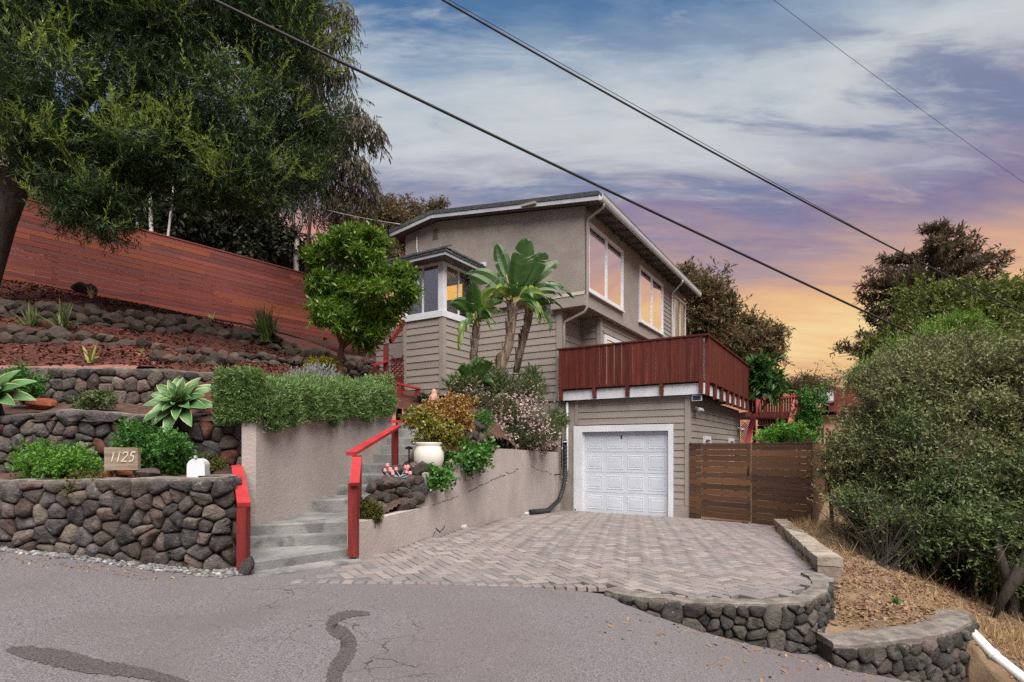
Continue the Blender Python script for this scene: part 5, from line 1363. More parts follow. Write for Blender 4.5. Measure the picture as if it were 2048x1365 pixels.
for ch in '1125':
    mb = MB()
    for ln in STK[ch]:
        for p, q2 in zip(ln, ln[1:]):
            f3 = lambda t: (c.x + x + (t[0] + t[1] * .22) * .078, c.y - .0235, c.z + .012 + (t[1] - .42) * .098)
            mb.beam(f3(p), f3(q2), .007, .009, (0, 0, 1)) if abs(p[0] - q2[0]) > .02 else mb.beam(f3(p), f3(q2), .009, .007, (0, 1, 0))
    mb.build('numeral', MT['gold'], sgn); x += .060 if ch == '1' else .072
for k in (-.1, .1):
    mb = MB(); mb.box(c.x + k - .012, c.x + k + .012, c.y + .024, c.y + .045, c.z - hh_ - .1, c.z); mb.build('stake', MT['dark_wood'], sgn)
mbx = empty('mailbox', at(386, 958, 5.75), label='white domed metal mailbox on top of the street wall', cat='mailbox')
b0 = at(392, 958, 5.62); W_, H_, Ln = .076, .122, .34
bk = Vector((-.34, .94, 0)).normalized(); sd = Vector((bk.y, -bk.x, 0))
prof = [(-W_, 0), (W_, 0), (W_, H_)] + [(W_ * math.cos(t), H_ + W_ * math.sin(t)) for t in np.linspace(.25, math.pi - .25, 8)] + [(-W_, H_)]
mb = MB(); mb.extrude([b0 + sd * x + Vector((0, 0, z)) for x, z in prof], bk * Ln); mb.build('body', MT['white'], mbx)
mb = MB(); mb.extrude([b0 - bk * .012 + sd * x * 1.04 + Vector((0, 0, z * 1.03)) for x, z in prof], bk * .022); mb.build('door', MT['white_vinyl'], mbx)
mb = MB(); mb.beam(b0 - bk * .02 + Vector((0, 0, H_ * 1.7)), b0 - bk * .02 + Vector((0, 0, H_ * 1.9)), .025, .02); mb.build('latch', MT['galv'], mbx)
mb = MB(); p = b0 - sd * (W_ + .008) + bk * .1; mb.beam(p + Vector((0, 0, .10)), p + Vector((0, 0, .10)) + bk * .14, .006, .03); mb.build('flag', MT['black'], mbx)

# ================================================================== pot, path light, drain, pvc
pt = at(858, 945, 8.05)
mb = MB(); mb.lathe(pt, [(.10, 0), (.17, .05), (.215, .18), (.215, .28), (.185, .36), (.17, .385), (.195, .41), (.19, .425), (.165, .42), (.15, .38)], 22)
o = mb.build('plant_pot', MT['pot'], None, smooth=True); tag(o, 'large cream glazed pot at the right side of the steps', 'pot')
pl_ = empty('path_light', at(816, 928, 8.6), label='slim black path light standing beside the upper steps', cat='lamp')
q = at(818, 928, 8.6); mb = MB(); mb.tube([q, q + Vector((0, 0, .22))], .012, 6); mb.build('stake', MT['black'], pl_)
mb = MB(); mb.lathe(q + Vector((0, 0, .22)), [(.02, 0), (.06, .0), (.055, .03), (.01, .05)], 10); mb.build('shade', MT['black'], pl_)
dp = empty('drain_pipe', at(1125, 950, 14.0), label='black corrugated drain pipe bending from the downspout onto the paving', cat='pipe')
LPT = [at(1130, 880, 15.45), at(1130, 940, 15.42), at(1128, 968, 15.3), at(1118, 1000, 15.0), at(1098, 1020, 14.2), at(1075, 1030, 13.1), at(1060, 1034, 12.5)]
lp = [Vector(p) for p in smooth_path([(p.x, p.y) for p in LPT], 4)]
zs_ = np.interp(np.linspace(0, 6, len(lp)), range(7), [p.z for p in LPT])
lp = [Vector((p.x, p.y, max(z, DRV(p.x, p.y) + .06))) for p, z in zip(lp, zs_)]
pp, rr_ = [], []
for a, b in zip(lp, lp[1:]):
    for t in (0, .25, .5, .75): pp.append(a.lerp(b, t)); rr_.append(.062 if t in (0, .5) else .053)
mb = MB(); mb.tube(pp, rr_, 10); mb.build('hose', MT['black'], dp)
for py in (885, 955, 967):
    q = at(1129, py, 15.4); mb = MB(); mb.tube([q, q + Vector((0, 0, .035))], .068, 10); mb.build('clamp', MT['galv'], dp)
mb = MB(); q = at(1108, 945, 15.1); mb.tube([q, q + Vector((.0, 0, -.06)), q + Vector((.18, 0, -.06))], .015, 6); mb.build('bracket', MT['black'], dp)
qs = [at(1130, 700, 14.1), at(1130, 800, 14.1), at(1130, 884, 14.1)]
cb = empty('conduit', at(1127, 880, 14.05), label='thin dark conduit fixed beside the downspout left of the garage', cat='pipe')
mb = MB(); mb.tube([at(1123, 870, 15.5), at(1123, 935, 15.5)], .018, 6); mb.build('tube', MT['black'], cb)
wp = empty('pvc_pipe', at(2000, 1330, 4.6), label='white plastic drain pipe lying down the dry bank at the right edge', cat='pipe')
q = [on_dry(a, b) + Vector((0, 0, .045)) for a, b in ((1938, 1268), (1952, 1283), (1985, 1318), (2035, 1358), (2110, 1415))]
mb = MB(); mb.tube(q, .048, 12); mb.build('pipe_run', MT['pvc'], wp, smooth=True)
mb = MB(); mb.tube([q[2] - (q[2] - q[1]) * .1, q[2] + (q[3] - q[2]) * .1], .055, 12); mb.build('coupling', MT['pvc'], wp, smooth=True)
# small terracotta bird beside the path
o = MB().lathe(at(868, 812, 11.4), [(.05, 0), (.10, .05), (.12, .12), (.09, .2), (.05, .26), (.06, .30), (.02, .34)], 10).build('garden_ornament', MT['terracotta'], None, smooth=True); tag(o, 'small orange clay ornament among the jade plants by the upper rail', 'ornament')

# ================================================================== overhead cables
def cable(label, a, b, sag, rad, ext=.12):
    a, b = Vector(a), Vector(b); d = b - a; a = a - d * ext; b = b + d * ext
    pts = []
    for i in range(25):
        t = i / 24; p = a.lerp(b, t); p.z -= sag * 4 * t * (1 - t); pts.append(p)
    mb = MB(); mb.tube(pts, rad, 6); o = mb.build('power_cable', MT['cable'], None, smooth=True); tag(o, label, 'cable', 'overhead cables')
    return o
cable('thick overhead cable passing in front of the house gable, lower of the two bold lines', at(425, -6, 7.5), at(2060, 772, 13.5), .10, .021)
cable('overhead cable crossing the upper sky above the house, higher of the two bold lines', at(895, -4, 9.0), at(2050, 622, 14.5), .22, .017)
cable('thin cable hugging the upper bold line across the sky', at(930, 14, 9.3), at(2060, 640, 15), .10, .0055)
cable('hair thin wire alone in the upper right sky', at(1540, -8, 22), at(2060, 372, 30), .15, .009)
sdp = cable('pale service wire running from the left trees to the roof corner', at(560, 392, 24), at(800, 449, 18.3), .12, .014, 0.0); sdp.data.materials[0] = MT['galv']

# ================================================================== neighbours beyond the fence
nb = empty('neighbour_house', at(1680, 800, 34), label='distant neighbour house with peach wall and red railing beyond the scrub', cat='house')
p = at(1690, 820, 34)
MB().box(p.x - 3.0, p.x + 3.6, p.y, p.y + 5, -3, 2.0).build('wall', MT['terracotta'], nb)
MB().box(p.x - 3.2, p.x + 3.8, p.y - .5, p.y + 5.2, 2.01, 2.25).build('terrace_slab', MT['redwood'], nb)
mb = MB(); q = at(1655, 772, 34); mb.extrude([(q.x - .4, p.y - .3, 2.25), (q.x + 3.2, p.y - .3, 2.25), (q.x + 3.2, p.y - .3, 3.4), (q.x - .1, p.y - .3, 3.75)], (0, .2, 0)); mb.build('screen', MT['redwood'], nb)
for k in range(6): MB().box(p.x - 6 + k * .95, p.x - 5.9 + k * .95, p.y - .45, p.y - .35, 2.2, 3.35).build('post', MT['redwood'], nb)
MB().box(p.x - 6.2, p.x - .8, p.y - .47, p.y - .33, 3.32, 3.40).build('rail', MT['redwood'], nb)
MB().box(p.x - 6.2, p.x - .8, p.y - .47, p.y - .33, 2.75, 2.80).build('rail', MT['redwood'], nb)
MB().box(p.x - 6.2, p.x - .8, p.y - .5, p.y + 3, 1.9, 2.2).build('terrace_slab', MT['redwood'], nb)
mb = MB(); mb.lathe((at(1651, 800, 33).x, 33, at(0, 806, 33).z), [(.36, 0), (.42, .1), (.42, .85), (.36, .95)], 12); mb.build('tank', MT['galv'], nb)
# ================================================================== foliage
def unit(v): return v / (np.linalg.norm(v, axis=-1, keepdims=True) + 1e-9)
def leaves_geo(c, ax, nr, L, Wd, fold=.25, mid=.5):
    """one four-cornered folded leaf per row: base, two sides, tip"""
    ax = unit(ax); sd = unit(np.cross(ax, nr)); nr = np.cross(sd, ax)
    L = L[:, None]; Wd = Wd[:, None]
    m = c + ax * L * mid
    V = np.stack([c, m + sd * Wd / 2 + nr * Wd * fold, c + ax * L, m - sd * Wd / 2 + nr * Wd * fold], 1).reshape(-1, 3)
    return V, np.arange(len(c) * 4).reshape(-1, 4)
def lumps(B, m, f, rs):
    """break every big clump into many small ones sitting on its surface"""
    out = []
    for b in B:
        b = np.array(b); out.append(np.r_[b[:3], b[3:] * .62])
        for _ in range(m):
            d = unit(rs.normal(0, 1, 3)); s = f * rs.uniform(.6, 1.35); out.append(np.r_[b[:3] + d * b[3:] * rs.uniform(.55, .86), b[3:] * s])
    return out
LUMP = (12, .36)
def blob_points(blobs, n, rs, inner=.35, lump=None):
    """points in the outer shell of world ellipsoids, with outward directions; dented by noise so that crowns get gaps"""
    L_ = LUMP if lump is None else lump if lump[0] else None
    B = np.array(lumps(blobs, L_[0], L_[1], rs) if L_ else blobs, float); w = (B[:, 3] * B[:, 4] + B[:, 4] * B[:, 5] + B[:, 3] * B[:, 5]); idx = rs.choice(len(B), n, p=w / w.sum())
    d = unit(rs.normal(0, 1, (n, 3))); r = inner + (1 - inner) * rs.rand(n) ** .45
    r = r * (1 + .22 * np.sin(d[:, 0] * 7 + idx) * np.sin(d[:, 1] * 6 + idx * 2.1) + .14 * np.sin(d[:, 2] * 11 + idx * 1.3) * np.cos(d[:, 0] * 13))
    return B[idx, :3] + d * r[:, None] * B[idx, 3:6], d, r
def sprigs(P, D, rs, k, slen, L, Wd, spread=.9, droop=0.0, up=0.0, jit=.45, fold=.25, mid=.5, tipw=1.0):
    """k leaves along a short twig at every point"""
    n = len(P); g_ = np.array([0, 0, 1.0])
    tw = unit(D + rs.normal(0, jit, (n, 3)) + g_ * (up - droop))
    t = (np.arange(k) + .5) / k
    c = P[:, None] + tw[:, None] * (t[None, :, None] - .3) * (slen * rs.uniform(.7, 1.3, n))[:, None, None]
    c = c - g_ * (droop * .35 * slen) * (t ** 2)[None, :, None]
    ra = unit(rs.normal(0, 1, (n, k, 3)))
    ax = unit(tw[:, None] * (1 - spread * .55) + ra * spread + g_ * (up * .4 - droop))
    nr = unit(rs.normal(0, .6, (n, k, 3)) + g_)
    c = c.reshape(-1, 3); ax = ax.reshape(-1, 3); nr = nr.reshape(-1, 3); m = len(c)
    return leaves_geo(c, ax, nr, L * rs.uniform(.65, 1.3, m), Wd * rs.uniform(.7, 1.3, m), fold, mid)
def foliage(name, mat, parent, P, D, rs, **kw):
    V, Q = sprigs(P, D, rs, **kw)
    return link_mesh(name, np_mesh(name, V, Q), mat, parent)
def wb(l, depth=None):
    """(px, py, Y, rx, ry[, depth m]) in photo pixels to a world ellipsoid"""
    out = []
    for b in l:
        c = at(b[0], b[1], b[2]); rx, rz_ = b[3] * b[2] / F, b[4] * b[2] / F; out.append((c.x, c.y, c.z, rx, b[5] if len(b) > 5 else rx, rz_))
    return out
def limbs(name, mat, parent, base, blobs, r0, rs, n=None, hub=None, sides=7):
    """trunk from base to a hub, then a limb to the heart of every clump"""
    mb = MB(); base = Vector(base); cs = [Vector(b[:3]) for b in blobs]
    hub = Vector(hub) if hub else base.lerp(sum(cs, Vector()) / len(cs), .45)
    mid = base.lerp(hub, .5) + Vector((rs.uniform(-.1, .1), rs.uniform(-.1, .1), 0)) * (hub - base).length * .3
    mb.tube([base - Vector((0, 0, .3)), base + (mid - base) * .15, mid, hub], [r0 * 1.35, r0 * 1.05, r0 * .85, r0 * .7], sides + 2)
    for c in cs[:n]:
        m1 = hub.lerp(c, .5) + Vector((rs.uniform(-1, 1), rs.uniform(-1, 1), rs.uniform(-.3, .8))) * (c - hub).length * .10
        mb.tube([hub - (hub - mid) * .06, m1, c], [r0 * .5, r0 * .32, r0 * .10], sides)
    return mb.build(name, mat, parent, smooth=True)
def tree(name, label, base, blobs, n, leaf, bark, r0, seed, trunk_hub=None, group=None, cat='tree', nlimb=None, **kw):
    rs = np.random.RandomState(seed)
    root = empty(name, base, label=label, cat=cat, group=group)
    B = wb(blobs)
    limbs('trunk', bark, root, base, B, r0, rs, nlimb, trunk_hub)
    P, D, _ = blob_points(B, n, rs, kw.pop('inner', .35))
    foliage('crown', leaf, root, P, D, rs, **kw)
    return root
LF = {}
LF['acacia'] = leaf_mat('acacia_leaf', [(.026, .052, .020), (.038, .072, .024), (.055, .092, .028), (.030, .062, .034)], .6, .2)
LF['acacia_tip'] = leaf_mat('acacia_new_growth', [(.19, .27, .04), (.27, .34, .06), (.12, .21, .04), (.32, .36, .09)], .55, .3)
LF['euca'] = leaf_mat('gum_leaf', [(.075, .06, .035), (.05, .055, .03), (.11, .07, .045), (.06, .07, .035)], .5, .25)
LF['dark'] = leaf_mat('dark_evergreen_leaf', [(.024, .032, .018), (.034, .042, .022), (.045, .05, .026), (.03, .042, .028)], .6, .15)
LF['far'] = leaf_mat('back_tree_leaf', [(.075, .09, .042), (.11, .105, .05), (.20, .10, .05), (.065, .085, .048), (.24, .12, .055)], .6, .4)
LF['round'] = leaf_mat('glossy_leaf', [(.045, .11, .012), (.085, .18, .018), (.14, .24, .025), (.06, .135, .014), (.23, .29, .04)], .38, .3, .5)
LF['hedge'] = leaf_mat('hedge_leaf', [(.11, .20, .055), (.155, .27, .075), (.20, .31, .10), (.085, .16, .055), (.30, .38, .17)], .55, .25)
LF['redwood'] = leaf_mat('redwood_spray', [(.085, .062, .04), (.12, .08, .05), (.07, .075, .04), (.16, .085, .05)], .7, .3)
LF['cypress'] = leaf_mat('broad_conifer_leaf', [(.085, .115, .026), (.12, .15, .03), (.17, .19, .04), (.07, .10, .028)], .6, .2)
LF['pine'] = leaf_mat('pine_needle', [(.09, .18, .02), (.13, .25, .03), (.18, .30, .04), (.07, .14, .02)], .5, .25)
LF['scrub'] = leaf_mat('scrub_leaf', [(.10, .135, .045), (.155, .18, .065), (.23, .225, .10), (.08, .12, .04), (.31, .28, .15)], .7, .2)
LF['scrub_green'] = leaf_mat('scrub_green_leaf', [(.065, .105, .032), (.09, .135, .042), (.13, .17, .06), (.055, .085, .035)], .6, .2)
LF['shrub'] = leaf_mat('light_shrub_leaf', [(.07, .19, .022), (.11, .27, .03), (.15, .31, .045), (.055, .14, .02)], .5, .3)
LF['shrub_dark'] = leaf_mat('mid_shrub_leaf', [(.040, .13, .022), (.06, .18, .03), (.085, .22, .04), (.035, .10, .02)], .5, .25)
LF['moss'] = leaf_mat('low_moss_leaf', [(.055, .065, .012), (.085, .095, .016), (.12, .12, .02), (.05, .05, .016)], .7, .2)
LF['jade'] = leaf_mat('jade_leaf', [(.11, .13, .018), (.17, .18, .022), (.25, .22, .03), (.09, .11, .018), (.30, .20, .03)], .42, .15, .5)
LF['jade_red'] = leaf_mat('jade_red_leaf', [(.27, .15, .03), (.34, .17, .04), (.22, .15, .03), (.40, .19, .06), (.18, .13, .025)], .42, .15, .5)
LF['ivy'] = leaf_mat('ivy_leaf', [(.035, .11, .018), (.055, .17, .025), (.09, .24, .035), (.04, .12, .02), (.13, .28, .05)], .35, .2, .5)
LF['flower_leaf'] = leaf_mat('coleonema_leaf', [(.045, .075, .022), (.065, .10, .03), (.10, .10, .035), (.05, .07, .03)], .6, .2)
LF['petal'] = leaf_mat('pale_pink_petal', [(.68, .50, .49), (.78, .66, .62), (.64, .38, .40), (.80, .73, .68)], .6, .3)
LF['paddle'] = leaf_mat('paddle_leaf', [(.030, .082, .016), (.05, .115, .022)], .38, .25, .5)
LF['paddle_light'] = leaf_mat('yellowed_paddle_leaf', [(.13, .20, .035), (.18, .24, .05)], .4, .3, .5)
LF['stalk'] = M('leaf_stalk', (.22, .22, .07), (.32, .24, .11), 5, .6, stretch=(1, 1, .3))
LF['husk'] = M('dry_husk', (.10, .065, .042), (.30, .23, .17), 7, .9, 1.0, 20, stretch=(3, 3, .45), rnd=.4, spots=[((.38, .34, .29), 9, .6, .6), ((.04, .028, .02), 6, .58, .7)])
LF['agave'] = M('agave_blade', (.055, .135, .045), (.085, .18, .060), 3, .42, spec=.4, rnd=.12)
LF['agave_edge'] = M('agave_cream_edge', (.40, .44, .16), (.50, .52, .24), 6, .5)
LF['grey'] = leaf_mat('silver_leaf', [(.22, .25, .23), (.30, .33, .31), (.18, .21, .18)], .7, .15)
LF['blue_suc'] = M('blue_succulent', (.38, .46, .50), (.46, .54, .57), 5, .5)
LF['pink_fl'] = M('pink_flower', (.55, .20, .22), (.66, .32, .32), 9, .6)
LF['yellow'] = leaf_mat('yellow_shrub_leaf', [(.30, .28, .02), (.40, .36, .03), (.20, .22, .02)], .55, .3)
LF['grass'] = leaf_mat('strap_grass', [(.05, .085, .02), (.075, .11, .025), (.12, .15, .04)], .5, .25)
LF['grass_y'] = leaf_mat('yellow_strap_grass', [(.30, .30, .06), (.40, .38, .12), (.16, .20, .04)], .5, .25)
LF['dry'] = leaf_mat('dry_grass_blade', [(.34, .22, .10), (.44, .30, .14), (.26, .16, .075), (.50, .38, .20)], .85, .2)
LF['dead'] = leaf_mat('fallen_leaf', [(.20, .105, .055), (.28, .17, .095), (.14, .075, .042), (.36, .26, .17)], .8, .1)

# ---------------------------------------------------------------- the big acacia on the left
rs = np.random.RandomState(51)
ac_blobs = [(60, 60, 10.5, 140, 100), (230, 70, 10.8, 170, 110), (420, 70, 11.2, 170, 110), (570, 90, 11.6, 110, 110), (40, 200, 10.2, 110, 95), (190, 225, 10.4, 150, 85), (330, 210, 10.8, 130, 95),
            (470, 220, 11.2, 130, 100), (590, 230, 11.6, 95, 95), (70, 300, 9.9, 100, 50), (200, 320, 10.2, 140, 62), (350, 310, 10.8, 130, 70), (480, 330, 11.2, 110, 75), (585, 350, 11.6, 75, 55),
            (150, 392, 10.0, 70, 40), (240, 408, 10.4, 80, 48), (420, 380, 11.0, 80, 46), (520, 385, 11.3, 60, 46), (-80, 180, 10, 110, 190), (-60, 10, 10.4, 120, 120), (330, -10, 11, 200, 70), (110, -30, 10.6, 200, 70), (540, 0, 11.4, 120, 70), (150, 435, 10.0, 60, 22, .6), (215, 462, 10.1, 34, 16, .4), (440, 375, 11, 60, 34, .7)]
ac = empty('acacia_tree', at(8, 520, 10.6), label='large dark feathery acacia hanging over the left end of the red fence', cat='tree')
B = wb(ac_blobs)
B = [(b[0], b[1], b[2], b[3], min(b[4], 1.6), b[5]) for b in B]
mb = MB(); t0 = at(-50, 590, 10.6); t1 = at(-2, 440, 10.6); t2 = at(36, 345, 10.6)
mb.tube([t0 - Vector((0, 0, 1.2)), t0, t1, t2], [.33, .31, .27, .25], 12)
for k, b in enumerate(B):
    c_ = Vector(b[:3]); m1 = t2.lerp(c_, .5) + Vector((0, .3, .25))
    mb.tube([t2 - Vector((0, 0, .1)), t2.lerp(m1, .5) + Vector((0, .2, .15)), m1, c_], [.15, .11, .075, .02], 6)
mb.build('trunk', MT['bark'], ac, smooth=True)
P, D, rr2 = blob_points(B, 12500, rs, .25)
foliage('crown', LF['acacia'], ac, P, D, rs, k=20, slen=.42, L=.115, Wd=.019, spread=.75, droop=.02, up=.1, jit=.5, mid=.5)
P, D, rr2 = blob_points(B, 6500, rs, .78)
k_ = (D[:, 1] < .25) & (D[:, 2] > -.55); P, D = P[k_], D[k_]
cl = np.sin(P[:, 0] * 2.3 + 1) * np.sin(P[:, 2] * 2.9) + .5 * np.sin(P[:, 0] * 5.1 + P[:, 2] * 4.3); P, D = P[cl > -.12], D[cl > -.12]
P = P + D * .10 * [1, 1, .6]; D = D * [1, 1, .35] + [0, 0, .25]
foliage('new_growth', LF['acacia_tip'], ac, P, D, rs, k=26, slen=.46, L=.085, Wd=.016, spread=.55, up=.25, jit=.35)
mb = MB()
for i in range(150):
    p = Vector(P[rs.randint(len(P))]); d_ = Vector(unit(rs.normal(0, 1, 3))); d_.z = abs(d_.z) * .4; mb.tube([p - d_ * .5 + Vector((0, .25, -.1)), p], [.008, .003], 4, False)
tag(mb.build('twigs', MT['twig'], ac), kind='stuff')
# hanging gum behind it, against the sky
gum = empty('gum_tree', at(640, 520, 17), label='thin eucalyptus with hanging reddish leaves against the sky', cat='tree')
rs = np.random.RandomState(8)
gb = wb([(640, 30, 17, 70, 50, 1), (655, 120, 17, 48, 45, 1), (640, 200, 17, 60, 50, 1), (665, 270, 17.2, 62, 42, 1), (700, 255, 17, 42, 26, .8), (735, 260, 17, 36, 30, .7), (690, 320, 17, 50, 34, 1), (640, 340, 17, 60, 46, 1), (590, 30, 17, 60, 60, 1), (720, 370, 17.4, 40, 36, .8),
         (690, 40, 17, 24, 40, .7), (600, 130, 17, 60, 60, 1), (620, 270, 17, 60, 60, 1), (752, 250, 17, 18, 20, .5), (705, 215, 17, 26, 24, .5)])
mb = MB(); q = [at(610, 560, 17), at(622, 420, 17), at(640, 250, 17), at(648, 60, 17), at(650, -60, 17)]; mb.tube(q, [.06, .055, .05, .04, .02], 8)
for b in gb: c_ = Vector(b[:3]); h_ = q[2].lerp(q[3], max(0, min(1, (c_.z - q[2].z + .8) / (q[3].z - q[2].z)))) if c_.z > q[2].z else q[1].lerp(q[2], .6); mb.tube([h_, h_.lerp(c_, .6) + Vector((0, 0, .25)), c_], [.04, .025, .008], 5)
mb.build('trunk', MT['bark'], gum, smooth=True)
P, D, _ = blob_points(gb, 2600, rs, .1); foliage('crown', LF['euca'], gum, P, D, rs, k=9, slen=.45, L=.20, Wd=.036, spread=.5, droop=1.1, jit=.6)
# dark wood behind the fence: separate trees
for i, (px, py, Y, blobs, lf) in enumerate((
        (250, 520, 19, [(150, 400, 19, 120, 80), (250, 400, 19, 90, 100), (190, 460, 19, 120, 60), (110, 330, 19, 100, 90), (60, 420, 19, 90, 70)], 'dark'),
        (370, 560, 20, [(360, 400, 20, 90, 90), (400, 470, 20, 90, 60), (320, 480, 20, 80, 50), (330, 330, 20, 90, 80)], 'dark'),
        (480, 560, 21, [(480, 420, 21, 80, 90), (520, 490, 21, 80, 60), (440, 500, 21, 70, 50), (470, 330, 21, 80, 80)], 'dark'),
        (560, 600, 23, [(545, 530, 23, 60, 36), (590, 545, 23, 60, 34), (520, 550, 23, 60, 36), (560, 575, 23, 60, 30)], 'dark'),
        (650, 620, 25, [(650, 510, 25, 40, 36), (660, 550, 25, 60, 40), (620, 565, 25, 50, 36), (690, 565, 25, 50, 36)], 'dark'),
        (720, 620, 30, [(700, 420, 30, 46, 44), (735, 440, 30, 50, 46), (690, 480, 30, 50, 50), (745, 500, 30, 50, 40), (770, 430, 30, 40, 34), (670, 440, 30, 34, 36)], 'far'),
        (820, 640, 33, [(800, 430, 33, 50, 34), (850, 425, 33, 42, 24), (830, 470, 33, 60, 40), (780, 480, 33, 46, 40), (878, 418, 33, 20, 14)], 'far'))):
    lb = ('dark evergreen behind the fence, leftmost under the acacia', 'dark evergreen behind the fence beside the white trunk', 'dark evergreen behind the middle of the red fence', 'dusky shrub tree behind the right half of the red fence',
          'dusky tree behind the round green tree, left side', 'back tree between gum and roof, reddish edged', 'far low tree showing just over the left roof end')[i]
    tree('background_tree', lb, at(px, py, Y), blobs, 2400 if i < 4 else 1100, LF[lf], MT['bark_dark'], .16, 100 + i, group='trees behind the red fence', k=12, slen=.6, L=.20, Wd=.085, spread=.9, droop=.15, inner=.25)
for i, (l, pts, r_) in enumerate((('slender white trunk rising behind the red fence, tallest on the left', [(303, 470), (301, 420), (299, 365), (300, 260)], .055), ('thin white trunk just left of the tall pale one', [(277, 470), (272, 430), (270, 380)], .035),
                             ('greyish thin trunk right of the tall pale one', [(334, 490), (340, 440), (346, 380), (350, 300)], .035))):
    t_ = empty('birch_tree', at(*pts[0], 18.2), label=l, cat='tree', group='pale trunks behind the fence')
    mb = MB(); mb.tube([at(pts[0][0], pts[0][1] + 60, 18.2)] + [at(a, b, 18.2) for a, b in pts], [r_ * 1.25] + [r_ * (1.15 - .12 * j) for j in range(len(pts))], 8); mb.build('trunk', MT['bark_white'], t_, smooth=True)
    rs = np.random.RandomState(60 + i); P, D, _ = blob_points(wb([(pts[-1][0], pts[-1][1] - 20, 18.4, 60, 50)]), 160, rs, .1); foliage('crown', LF['dark'], t_, P, D, rs, k=10, slen=.5, L=.16, Wd=.05, spread=.8, droop=.5)
t_ = empty('birch_tree', at(592, 560, 21.5), label='forked white trunk standing right of the fence end against the glow', cat='tree', group='pale trunks behind the fence')
mb = MB(); f_ = lambda *l: [at(a, b, 21.5) for a, b in l]
mb.tube(f_((591, 620), (592, 520), (594, 480)), [.12, .105, .09], 8); mb.tube(f_((594, 485), (587, 455), (588, 425), (592, 380)), [.075, .065, .05, .03], 7); mb.tube(f_((594, 485), (602, 450), (606, 420), (618, 370)), [.07, .055, .045, .025], 7)
for a in (((606, 420), (640, 395), (655, 360)), ((588, 425), (570, 400), (560, 370)), ((606, 430), (650, 440), (690, 400)), ((592, 390), (600, 350))): mb.tube(f_(*a), [.03, .022, .012][:len(a)] if len(a) == 3 else [.03, .015], 5)
mb.build('trunk', MT['bark_white'], t_, smooth=True)
rs = np.random.RandomState(66); P, D, _ = blob_points(wb([(575, 375, 21.5, 45, 30), (625, 370, 21.5, 50, 35), (660, 410, 21.5, 45, 34), (600, 420, 21.6, 50, 30)]), 420, rs, .1); foliage('crown', LF['euca'], t_, P, D, rs, k=8, slen=.5, L=.17, Wd=.045, spread=.7, droop=.7)

# ---------------------------------------------------------------- round glossy tree
rs = np.random.RandomState(12)
rt = empty('round_tree', at(680, 748, 11.4), label='round bright green glossy leaved tree left of the porch', cat='tree')
Yr = 11.5
rb = wb([(712, 482, Yr, 40, 24), (758, 490, Yr, 32, 26), (676, 506, Yr, 34, 24), (728, 516, Yr - .2, 38, 24), (642, 525, Yr, 24, 20), (745, 548, Yr - .35, 46, 30), (790, 552, Yr - .1, 34, 28), (818, 582, Yr, 24, 30), (798, 602, Yr - .1, 30, 22), (760, 588, Yr - .4, 42, 28), (652, 562, Yr - .1, 36, 27), (632, 584, Yr, 22, 24), (694, 572, Yr - .35, 36, 28), (655, 608, Yr - .1, 36, 23), (672, 642, Yr - .2, 36, 25), (702, 652, Yr - .35, 34, 26), (740, 642, Yr - .2, 36, 27), (772, 632, Yr, 26, 20), (722, 682, Yr - .1, 36, 19), (752, 668, Yr, 26, 20), (694, 620, Yr - .4, 36, 24)])
mb = MB(); b0 = at(681, 752, Yr); f1 = at(685, 690, Yr); mb.tube([b0 - Vector((0, 0, .2)), b0, at(679, 720, Yr), f1], [.085, .075, .065, .06], 10)
for b in rb: c_ = Vector(b[:3]); mb.tube([f1 - Vector((0, 0, .05)), f1.lerp(c_, .5) + Vector((0, 0, .08)), c_], [.04, .025, .01], 6)
mb.build('trunk', MT['bark_red'], rt, smooth=True)
P, D, _ = blob_points([(b[0], b[1] + rs.uniform(-.25, .2), b[2], b[3] * .9, b[4] * .9, b[5] * .88) for b in rb], 2500, rs, .5, (4, .5)); foliage('crown', LF['round'], rt, P, D, rs, k=13, slen=.16, L=.125, Wd=.038, spread=.85, up=.35, jit=.4, fold=.18)

# ---------------------------------------------------------------- clipped hedge
rs = np.random.RandomState(13)
hd = empty('hedge', at(610, 840, 8.2), label='clipped green hedge spilling over the top of the painted wall', cat='hedge')
ha, hb = at(512, 838, 6.25), at(776, 822, 10.3)
n = 26000; t = rs.rand(n); ta = t
base = np.array(ha)[None] * (1 - t[:, None]) + np.array(hb)[None] * t[:, None]
H_ = .37 + .06 * t; dpt = .55
dirh = np.array(unit(np.array([hb.x - ha.x, hb.y - ha.y, 0.0]))); outn = np.array([dirh[1], -dirh[0], 0])
face = rs.choice(4, n, p=[.52, .30, .12, .06]); q1, q2 = rs.rand(n), rs.rand(n)
off = np.zeros((n, 3)); dr = np.zeros((n, 3)); wob = .03 * np.sin(t * 23) + .025 * np.sin(t * 51 + 1) + .02 * np.sin(t * 97 + 2)
f0 = face == 0; off[f0] = outn * (.08 + wob[f0])[:, None] + np.array([0, 0, 1]) * (-.05 + q1[f0] * (H_[f0] + .04))[:, None]; dr[f0] = outn * .8 + [0, 0, .35]
f1_ = face == 1; off[f1_] = outn * (.08 - q1[f1_] * dpt)[:, None] + np.array([0, 0, 1]) * (H_[f1_] + wob[f1_])[:, None]; dr[f1_] = [0, 0, 1]
f2 = face == 2; base[f2] = np.array(ha); off[f2] = outn * (.08 - q1[f2] * dpt * .9)[:, None] - dirh * .03 + np.array([0, 0, 1]) * (q2[f2] * .52 - .03)[:, None]; dr[f2] = -dirh * .7 + [0, 0, .4]
f3 = face == 3; base[f3] = np.array(hb); off[f3] = outn * (.08 - q1[f3] * dpt)[:, None] + np.array([0, 0, 1]) * (q2[f3] * .62)[:, None]; dr[f3] = dirh + [0, 0, .3]
